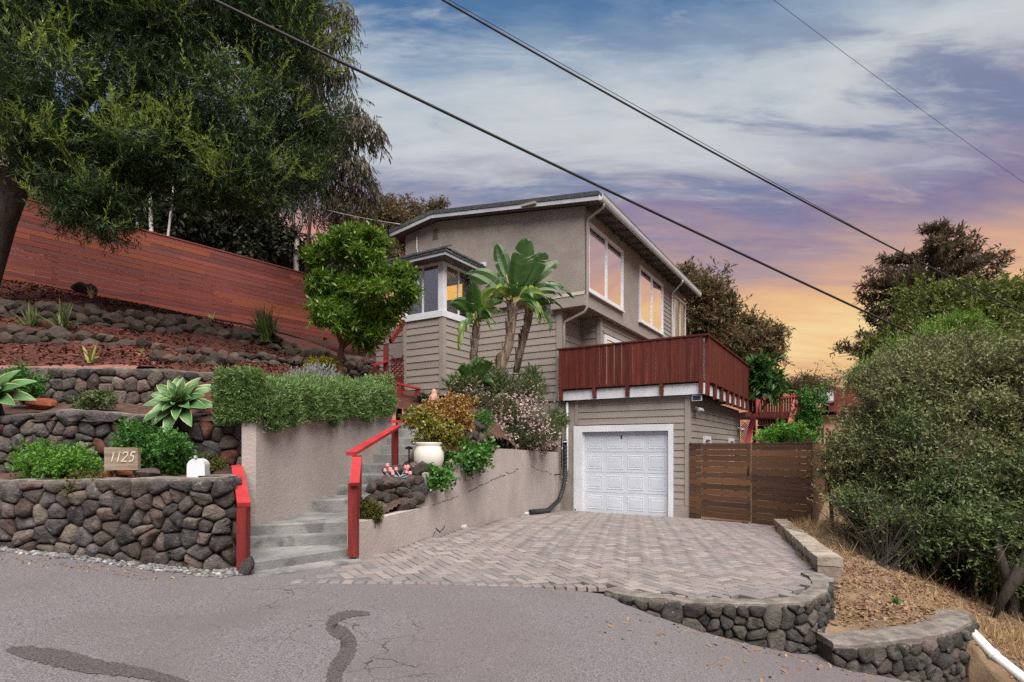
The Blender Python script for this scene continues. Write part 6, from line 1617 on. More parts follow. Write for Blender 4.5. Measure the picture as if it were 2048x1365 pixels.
across = .08 - off @ outn; hh = off[:, 2].copy(); Rr_ = .17
cz = H_ - Rr_; m_ = (hh > cz) & (across < Rr_) & (face < 2)
da, dh = Rr_ - across[m_], hh[m_] - cz[m_]; dl = np.maximum(np.hypot(da, dh), 1e-6); k_ = np.minimum(1, Rr_ / dl)
off[m_] += outn * ((da * k_ - da))[:, None] + np.array([0, 0, 1]) * ((dh * k_ - dh))[:, None]
low = (face == 0) & (hh < .02); off[low, 2] -= (.09 * np.maximum(0, np.sin(t[low] * 19) + .4 * np.sin(t[low] * 47)))
endf = np.clip(np.minimum(t / .05, (1 - t) / .05), 0, 1); off[:, 2] -= (1 - endf) ** 2 * .12 * (face == 1)
P = base + off + rs.normal(0, .022, (n, 3)); sh = rs.rand(n) < .05; P[sh] += dr[sh] * rs.uniform(.02, .09, (sh.sum(), 1))
foliage('foliage', LF['hedge'], hd, P, dr, rs, k=5, slen=.07, L=.062, Wd=.012, spread=.55, jit=.4, up=.15)
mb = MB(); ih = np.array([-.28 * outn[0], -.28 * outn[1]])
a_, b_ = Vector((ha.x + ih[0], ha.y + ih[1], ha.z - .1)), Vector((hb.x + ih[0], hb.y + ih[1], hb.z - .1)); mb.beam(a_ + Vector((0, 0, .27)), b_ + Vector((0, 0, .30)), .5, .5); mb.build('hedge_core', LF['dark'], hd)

# ---------------------------------------------------------------- small shrubs
def shrub(label, blobs, n, leaf, seed, group=None, name='shrub', cat='shrub', L=.06, Wd=.022, k=8, slen=.12, stems=True, flowers=None, **kw):
    rs = np.random.RandomState(seed); B = wb(blobs); b0 = Vector(B[0][:3]); zb = min(b[2] - b[5] for b in B)
    root = empty(name, (b0.x, b0.y, zb), label=label, cat=cat, group=group)
    P, D, _ = blob_points(B, n, rs, kw.pop('inner', .3), (7, .42)); ok = P[:, 2] > zb - .02; P, D = P[ok], D[ok]
    foliage('foliage', leaf, root, P, D, rs, k=k, slen=slen, L=L, Wd=Wd, **kw)
    if stems:
        mb = MB()
        for i in range(14):
            c_ = Vector(P[rs.randint(len(P))]); s_ = Vector((b0.x + rs.normal(0, .05), b0.y + rs.normal(0, .05), zb - .03)); mb.tube([s_, s_.lerp(c_, .5) + Vector((0, 0, .05)), c_], [.010, .007, .004], 4, False)
        mb.build('stems', MT['twig'], root)
    if flowers:
        P2, D2, _ = blob_points(B, flowers[1], rs, .78); ok = D2[:, 1] < .5; P2, D2 = P2[ok], D2[ok]
        tag(foliage('flowers', flowers[0], root, P2 + D2 * .03, D2, rs, k=5, slen=.02, L=flowers[2], Wd=flowers[2] * .8, spread=1.2, jit=.3), kind='stuff')
    return root
shrub('light green bushy shrub at the left end of the street wall bed', [(112, 925, 5.95, 66, 40, .28), (75, 922, 6.0, 40, 36, .25), (145, 925, 6.0, 42, 34, .25)], 900, LF['shrub'], 1, L=.040, Wd=.018, k=10, slen=.11, up=.5, spread=.8)
shrub('deep green shrub behind the number sign', [(312, 895, 6.22, 72, 46, .24), (268, 880, 6.28, 38, 36, .2), (350, 905, 6.15, 42, 42, .25)], 1000, LF['shrub_dark'], 2, L=.042, Wd=.018, k=10, slen=.11, up=.4, spread=.8)
shrub('small olive mound right of the mailbox', [(417, 927, 6.05, 24, 20, .12)], 260, LF['moss'], 3, L=.03, Wd=.011, k=8, slen=.05, stems=False)
shrub('mid green shrub between the left agave and the upper wall', [(50, 765, 7.3, 44, 34, .2), (30, 775, 7.3, 34, 30, .2)], 420, LF['shrub_dark'], 4, L=.045, Wd=.018)
shrub('grey green low shrub on the middle wall', [(185, 806, 7.1, 40, 16, .15), (200, 800, 7.1, 24, 14, .12)], 240, LF['scrub_green'], 5, L=.05, Wd=.016)
shrub('trailing green sprig spilling over the street wall', [(150, 958, 5.62, 30, 8, .06), (200, 962, 5.58, 22, 6, .05), (145, 975, 5.5, 6, 16, .04)], 120, LF['moss'], 6, L=.035, Wd=.014, stems=False)
shrub('brown green mound at the foot of the long handrail', [(738, 1018, 6.45, 26, 28, .15)], 420, LF['moss'], 7, L=.035, Wd=.012, k=9, slen=.06, stems=False)
shrub('golden jade plant spilling from the cream pot', [(865, 868, 8.15, 56, 30, .3), (850, 846, 8.3, 40, 28, .28), (895, 872, 8.15, 40, 26, .25)], 700, LF['jade'], 8, name='jade_plant', cat='succulent', L=.045, Wd=.030, k=9, slen=.08, fold=.1)
shrub('orange tinged jade plant behind the pot', [(890, 830, 9.2, 54, 34, .35), (905, 805, 9.6, 40, 24, .3), (925, 838, 9.3, 36, 32, .3), (860, 825, 9.4, 36, 24, .25)], 700, LF['jade_red'], 9, name='jade_plant', cat='succulent', L=.045, Wd=.030, k=9, slen=.08, fold=.1)
shrub('ivy hanging over the tall planter wall below the jade', [(925, 920, 8.85, 52, 28, .25), (890, 945, 8.25, 34, 26, .12), (868, 950, 7.8, 26, 22, .1), (945, 902, 9.3, 44, 22, .3), (960, 915, 9.35, 24, 20, .12), (965, 905, 9.55, 14, 10, .1)], 620, LF['ivy'], 10, name='ivy', cat='ivy', L=.06, Wd=.052, k=6, slen=.12, droop=.3, fold=.08, stems=False)
shrub('thin ivy trail drooping from the planter wall corner', [(868, 963, 7.72, 22, 14, .06), (880, 955, 7.75, 20, 18, .06)], 80, LF['ivy'], 11, name='ivy', cat='ivy', L=.045, Wd=.03, k=5, slen=.1, droop=.6, stems=False)
shrub('large flowering shrub dotted with pale pink blossom over the driveway wall', [(1045, 845, 12.7, 62, 52, .5), (1070, 870, 12.7, 50, 38, .4), (1010, 840, 12.7, 40, 44, .4), (1040, 810, 13.2, 50, 30, .45), (1085, 885, 13.6, 34, 24, .35), (1000, 880, 12.2, 36, 24, .35)], 2500, LF['flower_leaf'], 12, name='flowering_shrub', cat='shrub', L=.045, Wd=.011, k=11, slen=.16, flowers=(LF['petal'], 1500, .036), up=.2)
shrub('sparser white flowering shrub against the siding', [(960, 800, 12.6, 60, 24, .4), (1040, 775, 13.2, 50, 26, .4), (930, 790, 12.6, 34, 30, .3), (1075, 790, 13.4, 34, 26, .3)], 800, LF['flower_leaf'], 13, name='flowering_shrub', cat='shrub', L=.05, Wd=.012, k=9, slen=.2, flowers=(LF['petal'], 160, .028), up=.4)
shrub('vivid green low shrub between jade and blossom', [(958, 838, 10.4, 32, 16, .25), (955, 860, 10.3, 36, 22, .25)], 420, LF['shrub_dark'], 14, L=.045, Wd=.02)
shrub('leafy plant with one orange bloom by the downspout', [(1110, 855, 13.6, 26, 24, .2), (1120, 835, 13.7, 20, 20, .18)], 300, LF['scrub_green'], 15, L=.07, Wd=.022)
shrub('silver grey lavender mound behind the hedge', [(635, 752, 9.6, 46, 20, .25), (610, 758, 9.5, 40, 14, .2), (660, 755, 9.8, 24, 16, .2)], 420, LF['grey'], 16, name='lavender', cat='shrub', L=.06, Wd=.010, up=.9, spread=.5, stems=False)
shrub('yellow mound at the left of the round tree trunk', [(655, 726, 11.4, 22, 9, .2), (630, 726, 11.3, 18, 8, .2)], 260, LF['yellow'], 17, L=.05, Wd=.016, stems=False)
shrub('bright leafy bush behind the front board fence', [(1565, 868, 13.6, 54, 24, .5), (1590, 872, 13.6, 36, 20, .4), (1540, 876, 13.5, 34, 16, .4), (1568, 1000, 13.7, 24, 90, .3)], 640, LF['shrub'], 18, L=.09, Wd=.034, k=8)
shrub('tall conical green bush beyond the front fence', [(1620, 830, 16.5, 32, 32, .5), (1622, 800, 16.5, 22, 34, .4), (1612, 865, 16.5, 40, 34, .5)], 600, LF['shrub_dark'], 19, L=.10, Wd=.036, k=8)
shrub('small ragged bush on the skyline beyond the deck stairs', [(1600, 772, 30, 34, 12), (1625, 762, 30, 30, 16), (1650, 772, 31, 26, 12), (1575, 775, 30, 24, 10)], 330, LF['far'], 20, L=.2, Wd=.07, slen=.6)
shrub('glossy light green banana like bush below the far tree', [(1530, 745, 19, 26, 26, .6), (1540, 770, 19, 28, 20, .6)], 170, LF['paddle'], 21, L=.34, Wd=.11, k=7, slen=.5, droop=.2)
shrub('dark undergrowth beside the path left of the bump out', [(842, 812, 12.0, 30, 20, .3), (870, 822, 11.8, 24, 14, .25)], 300, LF['dark'], 22, L=.08, Wd=.03)

shrub('dense strappy undergrowth round the bird of paradise trunks', [(960, 770, 13.0, 46, 30, .3), (1010, 775, 13.4, 40, 34, .3), (1055, 770, 13.8, 34, 34, .3), (920, 775, 12.9, 26, 24, .3)], 520, LF['scrub_green'], 41, L=.16, Wd=.03, k=7, slen=.2, up=.6, spread=.6)
# ---------------------------------------------------------------- agaves
def agave(label, px, py, Y, Rr, n, seed, tilt=.0):
    r = random.Random(seed); c = at(px, py, Y)
    root = empty('agave', c - Vector((0, 0, .25)), label=label, cat='agave', group='variegated agaves on the stone walls')
    face = Vector((0, -.80, .60)).normalized()
    ex = Vector((1, 0, 0)); ey = face.cross(ex).normalized(); ex = ey.cross(face)
    for i in range(n):
        az = i * 2.39996 + r.uniform(-.1, .1); f = (i + .5) / n; el = R(78 - 82 * f ** .8)
        d = (ex * math.cos(az) + ey * math.sin(az)) * math.cos(el) + face * math.sin(el)
        sd = d.cross(face).normalized() if abs(d.dot(face)) < .98 else ex
        up = sd.cross(d).normalized()
        Lf = Rr * (.62 + .42 * f) * r.uniform(.92, 1.06); W = Lf * .31
        vs, fs, ms = [], [], []
        prof = [(0, .42), (.18, .62), (.4, .95), (.6, 1.0), (.78, .74), (.92, .34), (1.0, .02)]
        for t, w in prof:
            ctr = c + d * Lf * (t * .97 + .03) - Vector((0, 0, 1)) * Lf * .03 * t * t * (1 - math.sin(max(el, 0))) + up * Lf * .10 * math.sin(t * 3.1)
            for x in (-1, -.87, 0, .87, 1): vs.append(ctr + sd * x * w * W / 2 + up * abs(x) ** 1.6 * w * W * .24)
        for a in range(len(prof) - 1):
            for b in range(4): fs.append((5 * a + b, 5 * a + b + 1, 5 * a + 6 + b, 5 * a + 5 + b)); ms.append(1 if b in (0, 3) else 0)
        mb = MB(); mb.add(vs, fs); mb.m = ms; mb.build('leaf', [LF['agave'], LF['agave_edge']], root, smooth=True)
    mb = MB(); mb.tube([c - Vector((0, -.1, .35)), c], [.05, .04], 7); mb.build('stem', MT['bark'], root)
agave('whole variegated agave rosette on the middle wall beside the hedge', 366, 812, 6.55, .44, 38, 1)
agave('variegated agave rosette cut off by the left edge of the picture', -8, 798, 6.6, .48, 36, 2)
def strap(label, px, py, Y, n, Ln, Wd, mat, seed, spread=.6, name='strap_plant', cat='plant', droop=.5, group=None):
    rs_ = random.Random(seed); c = at(px, py, Y); root = empty(name, c, label=label, cat=cat, group=group)
    vsA, fsA = [], []
    for i in range(n):
        az = rs_.uniform(0, 6.28); el = R(rs_.uniform(38, 85)); l = Ln * rs_.uniform(.6, 1.1)
        d = Vector((math.cos(az) * math.cos(el) * spread * 1.6, math.sin(az) * math.cos(el) * spread * 1.2, math.sin(el))).normalized(); sd = d.cross(Vector((0, -.3, 1))).normalized()
        b = len(vsA); o_ = c + Vector((rs_.uniform(-.05, .05), rs_.uniform(-.05, .05), 0)) * (Ln * 2)
        for t, w in ((0, .7), (.35, 1), (.7, .8), (1, .05)):
            p = o_ + d * l * t - Vector((0, 0, 1)) * l * droop * t * t * math.cos(el); vsA += [p - sd * w * Wd / 2, p + sd * w * Wd / 2]
        for k in range(3): fsA.append((b + 2 * k, b + 2 * k + 1, b + 2 * k + 3, b + 2 * k + 2))
    if n < 16:
        for i in range(n):
            mb = MB(); mb.add(vsA[8 * i:8 * i + 8], [(0, 1, 3, 2), (2, 3, 5, 4), (4, 5, 7, 6)]); mb.build('leaf', mat, root)
    else: mb = MB(); mb.add(vsA, fsA); mb.build('blades', mat, root)
strap('yellow edged strap leaf plant on the red mulch', 185, 727, 8.1, 9, .34, .045, LF['grass_y'], 1, group='pale strap plants on the mulch')
strap('smaller yellow strap leaf plant on the mulch to the right', 285, 714, 9.0, 7, .20, .035, LF['grass_y'], 2, group='pale strap plants on the mulch')
strap('small pale green strap plant above the end of the upper wall', 405, 762, 8.2, 12, .22, .035, LF['grass'], 3)
strap('arching green grass clump below the fence, left of a pair', 60, 660, 9.9, 40, .55, .03, LF['grass'], 4, name='grass_clump', cat='grass clump', group='grass clumps among the rocks')
strap('arching yellow green grass clump below the fence, right of a pair', 125, 663, 9.9, 50, .60, .03, LF['grass'], 5, name='grass_clump', cat='grass clump', group='grass clumps among the rocks')
strap('dense upright green grass tuft at the fence foot', 532, 685, 13.0, 150, .95, .03, LF['grass'], 6, spread=.35, name='grass_clump', cat='grass clump', group='grass clumps among the rocks')
strap('wispy pale sprig at the base of the fence', 425, 640, 15.5, 12, .3, .03, LF['grass_y'], 7)
strap('dry seedling beside two rocks high on the mulch', 185, 597, 12.1, 14, .3, .035, LF['dry'], 8)
strap('spiky pale aloe in the planter above the ivy', 930, 888, 9.5, 14, .26, .035, LF['grass_y'], 9, name='aloe', cat='succulent')
rock_row('pair of small boulders against the red fence', [(158, 580, 12.6), (182, 580, 12.7)], 2, .34, 1, 71)
# blue rosette succulents with pink flower heads on the rocks
sx = empty('succulent', at(800, 985, 7.4), label='pale blue succulent rosettes with pink flower spikes on the low rocks', cat='succulent')
r = random.Random(6)
for (px, py, Y, Rs) in ((797, 975, 7.5, .13), (818, 968, 7.6, .08), (776, 980, 7.45, .07)):
    c = at(px, py, Y)
    for i in range(22):
        az = i * 2.4; f = (i + .5) / 22; el = R(80 - 70 * f); d = Vector((math.cos(az) * math.cos(el), math.sin(az) * math.cos(el), math.sin(el))); sd = d.cross(Vector((0, 0, 1))).normalized(); up = sd.cross(d)
        l = Rs * (.5 + .6 * f); w = l * .42
        mb = MB(); mb.add([c + d * l * .1, c + d * l * .65 + sd * w / 2 + up * w * .15, c + d * l, c + d * l * .65 - sd * w / 2 + up * w * .15, c + d * l * .6 - up * w * .12], [(0, 4, 1), (1, 4, 2), (2, 4, 3), (3, 4, 0), (0, 1, 2, 3)]); mb.build('leaf', LF['blue_suc'], sx)
for i in range(13):
    a = at(795 + r.uniform(-16, 22), 962, 7.5); b = at(800 + r.uniform(-30, 24), 938 + r.uniform(-8, 14), 7.45)
    mb = MB(); mb.tube([a, b], .006, 5); mb.build('flower_stalk', LF['blue_suc'], sx)
    mb = MB(); mb.lathe(b - Vector((0, 0, .01)), [(.008, 0), (.026, .02), (.022, .05), (.006, .06)], 7); mb.build('flower', LF['pink_fl'], sx)

# ---------------------------------------------------------------- giant bird of paradise: trunks and torn paddle leaves
def paddle(root, base, tip_dir, Lp, Lb, Wb, mat, r, bend=.5, tears=6, twist=0.0):
    """stalk then a folded blade curving over; the blade is torn along its side veins"""
    d = Vector(tip_dir).normalized(); pts = [Vector(base)]; cur = d.copy()
    n1, n2 = 4, 14
    for i in range(n1): pts.append(pts[-1] + cur * Lp / n1); cur = (cur - Vector((0, 0, 1)) * bend * .05).normalized()
    st_ = list(pts); ctr = [pts[-1]]; dirs = [cur.copy()]
    for i in range(n2): cur = (cur - Vector((0, 0, 1)) * bend * .115 * (1 + i / n2)).normalized(); ctr.append(ctr[-1] + cur * Lb / n2); dirs.append(cur.copy())
    mb = MB(); mb.tube(st_ + [ctr[1]], [.035, .03, .025, .022, .02, .012], 6); mb.build('stalk', LF['stalk'], root, smooth=True)
    sd0 = d.cross(Vector((r.uniform(-.25, .25), -.85, .5)));  sd0 = sd0.normalized() if sd0.length > .1 else Vector((1, 0, 0))
    vs, fs = [], []
    prof = [max(0, math.sin(math.pi * min(1, (.05 + .95 * i / n2)) ** .85)) ** .52 if i < n2 else .02 for i in range(n2 + 1)]
    cuts = set(r.sample(range(2, n2 - 1), max(1, tears // 3))), set(r.sample(range(2, n2 - 1), max(1, (tears + 1) // 3)))
    for s_i, s in enumerate((-1, 1)):
        off = 0.0
        for i in range(n2):
            if i in cuts[s_i]: off = r.uniform(-.15, .55)
            row = []
            for j in (i, i + 1):
                sd = (Matrix.Rotation(twist * j / n2, 3, dirs[j]) @ sd0); up = sd.cross(dirs[j]).normalized()
                w = Wb * .50 * prof[j]
                pull = (-.55 if (j == i + 1 and j in cuts[s_i]) else .55 if (j == i and j in cuts[s_i]) else 0) * Lb / n2
                shr = .92 if (j in cuts[s_i] and j == i + 1) or (j in cuts[s_i] and j == i) else 1
                for x in (0, .5, 1):
                    row.append(ctr[j] + sd * s * w * x * (shr if x == 1 else 1) + dirs[j] * (w * x * .35 + pull * x * x) + up * (w * (.42 * x - .50 * x * x) - off * w * x * x * .6))
            b = len(vs); vs += row
            fs += [(b, b + 1, b + 4, b + 3), (b + 1, b + 2, b + 5, b + 4)]
    mb = MB(); mb.add(vs, fs); return mb.build('leaf', mat, root, smooth=False)
def bop(label, trunk, r0, leaves, seed):
    r = random.Random(seed); pts = [at(*p) for p in trunk]; root = empty('bird_of_paradise', pts[0], label=label, cat='plant', group='giant bird of paradise plants by the siding wall')
    n = len(pts); mb = MB(); mb.tube(pts, [r0 * (1.1 - .25 * i / (n - 1)) for i in range(n)], 10); mb.build('trunk', LF['husk'], root, smooth=True)
    for i in range(60):          # old leaf bases wrapping the trunk
        t = r.random() ** .7 * (n - 1); a = min(int(t), n - 2); p = pts[a].lerp(pts[a + 1], t - a); az = r.uniform(0, 6.28); o_ = Vector((math.cos(az), math.sin(az), 0)) * r0 * .9
        mb = MB(); mb.beam(p + o_, p + o_ * r.uniform(1.08, 1.35) + Vector((r.uniform(-.03, .03), 0, r.uniform(.16, .3))), r.uniform(.04, .09), .012, o_); mb.build('husk', LF['husk'], root)
    top = pts[-1]
    for (tx, ty, dy, Lb, Wb, mt, bend, tears, tw) in leaves:
        tgt = at(tx, ty, top.y + dy); v = tgt - top; L_ = v.length
        lift = Vector((0, 0, bend * .45 * L_))
        paddle(root, top + Vector((r.uniform(-.04, .04), r.uniform(-.04, .04), 0)), v + lift, max(.25, L_ - Lb * .82), Lb * .82, Wb * 1.12, LF[mt], r, bend, tears, tw + r.uniform(-.5, .5))
bop('tallest bird of paradise with a rough grey trunk in the middle', [(985, 800, 13.5), (998, 745, 13.5), (1018, 690, 13.5), (1024, 640, 13.5), (1026, 612, 13.5)], .115,
    [(1050, 476, -.3, 1.35, .50, 'paddle', .12, 4, .5), (992, 488, .1, 1.05, .34, 'paddle', .10, 4, -.5), (945, 520, -.2, 1.25, .48, 'paddle', .5, 6, .2), (1106, 512, .1, 1.15, .40, 'paddle', .3, 5, .6), (1085, 500, -.3, 1.25, .45, 'paddle', .25, 5, -.3), (1100, 560, -.5, 1.0, .45, 'paddle_light', .8, 8, .2),
     (1160, 573, .2, 1.0, .34, 'paddle', .8, 9, 0), (1075, 590, -.6, .9, .45, 'paddle', .9, 8, .4), (940, 560, -.5, 1.1, .42, 'paddle', .8, 7, -.2), (1110, 640, .0, .85, .36, 'paddle_light', 1.3, 9, .2), (985, 560, -.6, .9, .4, 'paddle_light', .8, 7, .4), (1030, 560, -.7, .9, .4, 'paddle', .5, 5, .8), (1060, 545, .4, 1.0, .4, 'paddle', .3, 5, 1.0), (1018, 530, .3, 1.1, .4, 'paddle', .2, 6, -.7), (970, 530, .2, 1.1, .42, 'paddle', .4, 7, .3), (1090, 615, -.5, .9, .4, 'paddle_light', 1.1, 10, -.4), (1130, 560, -.1, 1.0, .38, 'paddle', .7, 9, .3), (965, 600, -.5, .85, .36, 'paddle', 1.0, 8, .5)], 1)
bop('left bird of paradise with yellowing leaves in front of the porch corner', [(945, 760, 13.2), (948, 720, 13.2), (950, 680, 13.2), (952, 650, 13.2)], .07,
    [(945, 570, -.4, .95, .44, 'paddle', .35, 3, .9), (975, 585, -.2, .9, .4, 'paddle_light', .5, 5, .4), (920, 600, -.3, .9, .42, 'paddle', .7, 5, .5), (898, 700, -.6, .95, .36, 'paddle_light', 1.6, 8, .5), (985, 620, -.5, .85, .38, 'paddle', .9, 7, .2), (960, 620, -.7, .75, .42, 'paddle', .5, 4, .9), (1000, 600, .1, .8, .3, 'paddle_light', .8, 8, 0), (935, 640, -.5, .8, .36, 'paddle', 1.0, 8, .4), (980, 640, -.4, .7, .34, 'paddle_light', 1.2, 9, -.3)], 2)
bop('right bird of paradise with a leaning rust brown trunk', [(1032, 745, 14.0), (1042, 700, 14.0), (1055, 655, 14.0), (1060, 625, 14.0)], .08,
    [(1112, 590, -.2, .95, .34, 'paddle', .9, 9, .2), (1108, 640, -.3, .85, .36, 'paddle', 1.3, 10, .3), (1090, 565, .0, .9, .36, 'paddle', .6, 8, .6), (1045, 560, .2, .9, .36, 'paddle_light', .4, 6, .6), (1085, 630, -.6, .7, .34, 'paddle_light', 1.2, 9, .1)], 3)
bop('low bird of paradise sprouting from the base of the left plant', [(945, 790, 12.9), (945, 775, 12.9)], .06,
    [(930, 735, -.3, .6, .3, 'paddle', .6, 3, .4), (965, 730, -.2, .65, .3, 'paddle', .5, 3, -.3), (912, 755, -.2, .5, .24, 'paddle_light', .9, 3, .3), (980, 760, -.2, .55, .26, 'paddle', .9, 3, .3), (950, 725, .1, .6, .28, 'paddle', .3, 2, 1)], 4)

# ---------------------------------------------------------------- right side trees
tree('cypress_tree', 'ragged dark tree behind the deck with orange lit gaps', at(1420, 820, 42), [(1385, 570, 42, 40, 34), (1415, 590, 42, 50, 42), (1380, 640, 42, 40, 50), (1440, 640, 42, 56, 40), (1480, 660, 42, 48, 34), (1430, 690, 42, 60, 40), (1500, 690, 42, 50, 26), (1545, 680, 42, 30, 16), (1480, 720, 42, 50, 30), (1530, 715, 42, 36, 22), (1400, 700, 42, 40, 50), (1455, 610, 42, 24, 22), (1370, 545, 42, 24, 20), (1555, 660, 42, 22, 12), (1450, 760, 42, 60, 40)],
     2400, LF['far'], MT['bark_dark'], .26, 201, k=12, slen=1.0, L=.36, Wd=.11, spread=.9, inner=.2)
rw_ = empty('redwood_tree', at(1860, 800, 24), label='tall dusky redwood rising above the broad conifer', cat='tree')
rs = np.random.RandomState(77); mb = MB(); q0, q1 = at(1858, 820, 24), at(1862, 468, 24); mb.tube([q0, q0.lerp(q1, .5), q1], [.32, .2, .035], 8)
PP, DD = [], []
for i in range(120):
    t = rs.rand() ** .8; z = q1.lerp(q0, t * .82); az = rs.uniform(0, 6.28); l = min(3.3, .3 + 5.2 * t ** .72) * rs.uniform(.55, 1.05); d_ = Vector((math.cos(az), math.sin(az), .22 - .2 * t)).normalized()
    e_ = z + d_ * l - Vector((0, 0, l * .06)); mb.tube([z, z.lerp(e_, .6) + Vector((0, 0, .06)), e_], [.035, .02, .007], 4, False)
    m = int(8 + l * 13)
    for k in range(m):
        u_ = .25 + .78 * (k + rs.rand()) / m; PP.append(z + d_ * l * u_ + Vector(rs.normal(0, .09, 3) * [1, 1, .6]) + Vector((0, 0, .07))); DD.append(d_ * .6 + Vector((0, 0, .3)))
mb.build('trunk', MT['bark_dark'], rw_)
foliage('crown', LF['redwood'], rw_, np.array([tuple(p) for p in PP]), np.array([tuple(p) for p in DD]), rs, k=9, slen=.40, L=.24, Wd=.06, spread=.7, up=.1)
tree('broad_conifer', 'broad flat topped green conifer in front of the redwood', at(1930, 900, 20), [(1900, 606, 20.5, 120, 34, 2.3), (1990, 616, 20.5, 110, 34, 2.3), (1850, 636, 20.5, 80, 30, 1.7), (1940, 646, 19.5, 130, 34, 2.3), (1820, 676, 20.5, 70, 26, 1.5), (2040, 656, 20.5, 70, 40, 2.0), (1890, 681, 19.5, 90, 34, 2.0), (1770, 686, 20.5, 46, 16, 1.0), (1750, 706, 20.5, 34, 12, 0.8), (2020, 706, 19.5, 80, 40, 2.0), (1960, 706, 19.5, 90, 40, 2.0)],
     4200, LF['cypress'], MT['bark_dark'], .3, 203, k=13, slen=.42, L=.15, Wd=.058, spread=.9, up=.25, inner=.4)
tree('pine_tree', 'bright yellow green young pine above the scrub', at(1860, 950, 18), [(1870, 680, 18, 40, 38, 1), (1920, 670, 18, 44, 36, 1), (1830, 700, 18, 44, 34, 1), (1790, 720, 18, 34, 26, .9), (1955, 690, 18, 34, 34, 1), (1760, 740, 18, 26, 24, .8), (1985, 700, 18, 34, 26, .9), (1720, 760, 18, 26, 24, .8), (1830, 760, 17.6, 70, 50, 1.3)],
     1500, LF['pine'], MT['bark'], .16, 204, k=22, slen=.20, L=.24, Wd=.026, spread=.95, up=.45, inner=.5)
# the big scrub thicket: several bushes that can be told apart
def scrub(label, base, blobs, n, seed, leaf, ntw, L=.066, Wd=.026):
    rs = np.random.RandomState(seed); B = wb(blobs); base = Vector((base.x, base.y, DRY(base.x, base.y) - .05)); root = empty('scrub_bush', base, label=label, cat='bush', group='bushes of the scrub thicket on the right slope')
    P, D, _ = blob_points(B, n, rs,   .35, (10, .46)); foliage('foliage', leaf, root, P, D, rs, k=15, slen=.26, L=L, Wd=Wd, spread=.9, jit=.8, up=.05)
    P3, D3, _ = blob_points(B, 330, rs, .85, (14, .34)); foliage('shoots', leaf, root, P3 + D3 * .18, D3 + [0, 0, .35], rs, k=20, slen=.75, L=L * .9, Wd=Wd * .9, spread=.55, jit=.45)
    b0 = np.array(base)
    P2, D2, _ = blob_points(B, ntw, rs, .3)
    mb = MB()
    for i in range(26):
        c_ = Vector(P2[i]); s_ = Vector(b0 + rs.normal(0, .30, 3) * [1, 1, 0]); m1 = s_.lerp(c_, .45) + Vector((rs.normal(0, .2), rs.normal(0, .2), .25)); mb.tube([s_ - Vector((0, 0, .2)), s_.lerp(m1, .5) + Vector((0, 0, .1)), m1, c_], [.04, .032, .022, .008], 5, False)
    mb.build('stems', MT['bark_dark'], root)
    l = rs.uniform(.35, .95, ntw); ax = unit(D2 + rs.normal(0, .8, (ntw, 3))); V, Q = leaves_geo(P2 - ax * (l * .6)[:, None], ax, rs.normal(0, 1, (ntw, 3)), l, np.full(ntw, .007), .3, .4)
    tag(link_mesh('twigs', np_mesh('twigs', V, Q), MT['twig'], root), kind='stuff'); return root
scrub('left grey green bush of the thicket next to the side fence', at(1745, 1130, 9.5), [(1768, 850, 10.2, 80, 90, 1), (1738, 930, 10, 54, 70, .8), (1780, 950, 9.8, 84, 80, 1), (1745, 1000, 9.6, 48, 40, .6), (1805, 770, 10.5, 86, 60, 1), (1810, 1040, 9.3, 90, 50, .8), (1712, 1010, 9.4, 34, 20, .4), (1706, 900, 10.1, 36, 50, .5)], 6200, 301, LF['scrub'], 2600)
scrub('tall dusty bush in the middle of the thicket', at(1880, 1150, 8.8), [(1880, 760, 10, 90, 60, 1.1), (1900, 850, 9.4, 100, 80, 1.1), (1870, 930, 9, 90, 70, .9), (1930, 980, 8.6, 80, 80, .9), (1860, 1040, 8.6, 80, 60, .8), (1950, 780, 10, 90, 60, 1)], 5600, 302, LF['scrub'], 2600)
scrub('right hand bush of the thicket running out of the picture', at(2030, 1180, 7.6), [(2010, 760, 9.6, 80, 60, 1), (2030, 860, 8.8, 80, 90, 1), (2020, 970, 8.2, 80, 80, .8), (2060, 1050, 7.8, 60, 90, .8), (1990, 1060, 8, 60, 60, .7), (2090, 900, 8.4, 60, 200, .8)], 5200, 303, LF['scrub'], 2400)
scrub('dark green bush low in the thicket', at(1820, 1150, 8.6), [(1800, 1050, 8.4, 60, 40, .6), (1890, 960, 8.3, 50, 60, .5), (1850, 1090, 8.2, 60, 40, .6), (1940, 1060, 7.8, 80, 60, .6), (2010, 1100, 7.3, 60, 50, .6), (1720, 1000, 8.9, 30, 14, .3), (1810, 880, 9.0, 30, 50, .4), (2040, 960, 7.6, 30, 60, .4)], 2400, 304, LF['scrub_green'], 700, .06, .026)
scrub('tan seeded bush along the top of the thicket', at(1960, 1150, 10.8), [(1840, 720, 11, 60, 34, .9), (1900, 700, 11, 60, 30, .9), (1990, 720, 11, 70, 40, 1), (2060, 740, 11, 60, 60, 1), (1760, 760, 11, 50, 40, .9), (1960, 800, 11, 120, 90, 1)], 3000, 305, LF['scrub'], 2200)
# twisted trunk at the right edge
tk = empty('old_trunk', at(2030, 1200, 6.9), label='dark twisted trunk under the thicket at the right edge', cat='tree')
mb = MB(); mb.tube([on_dry(1978, 1232) - Vector((0, 0, .12)), at(2010, 1190, 6.85), at(2035, 1150, 6.9), at(2070, 1090, 7.0), at(2120, 1000, 7.2)], [.025, .055, .075, .08, .07], 9); mb.tube([at(2020, 1175, 6.9), at(2000, 1110, 7.1), at(1990, 1040, 7.4)], [.06, .05, .03], 7); mb.build('trunk', MT['bark_dark'], tk, smooth=True)
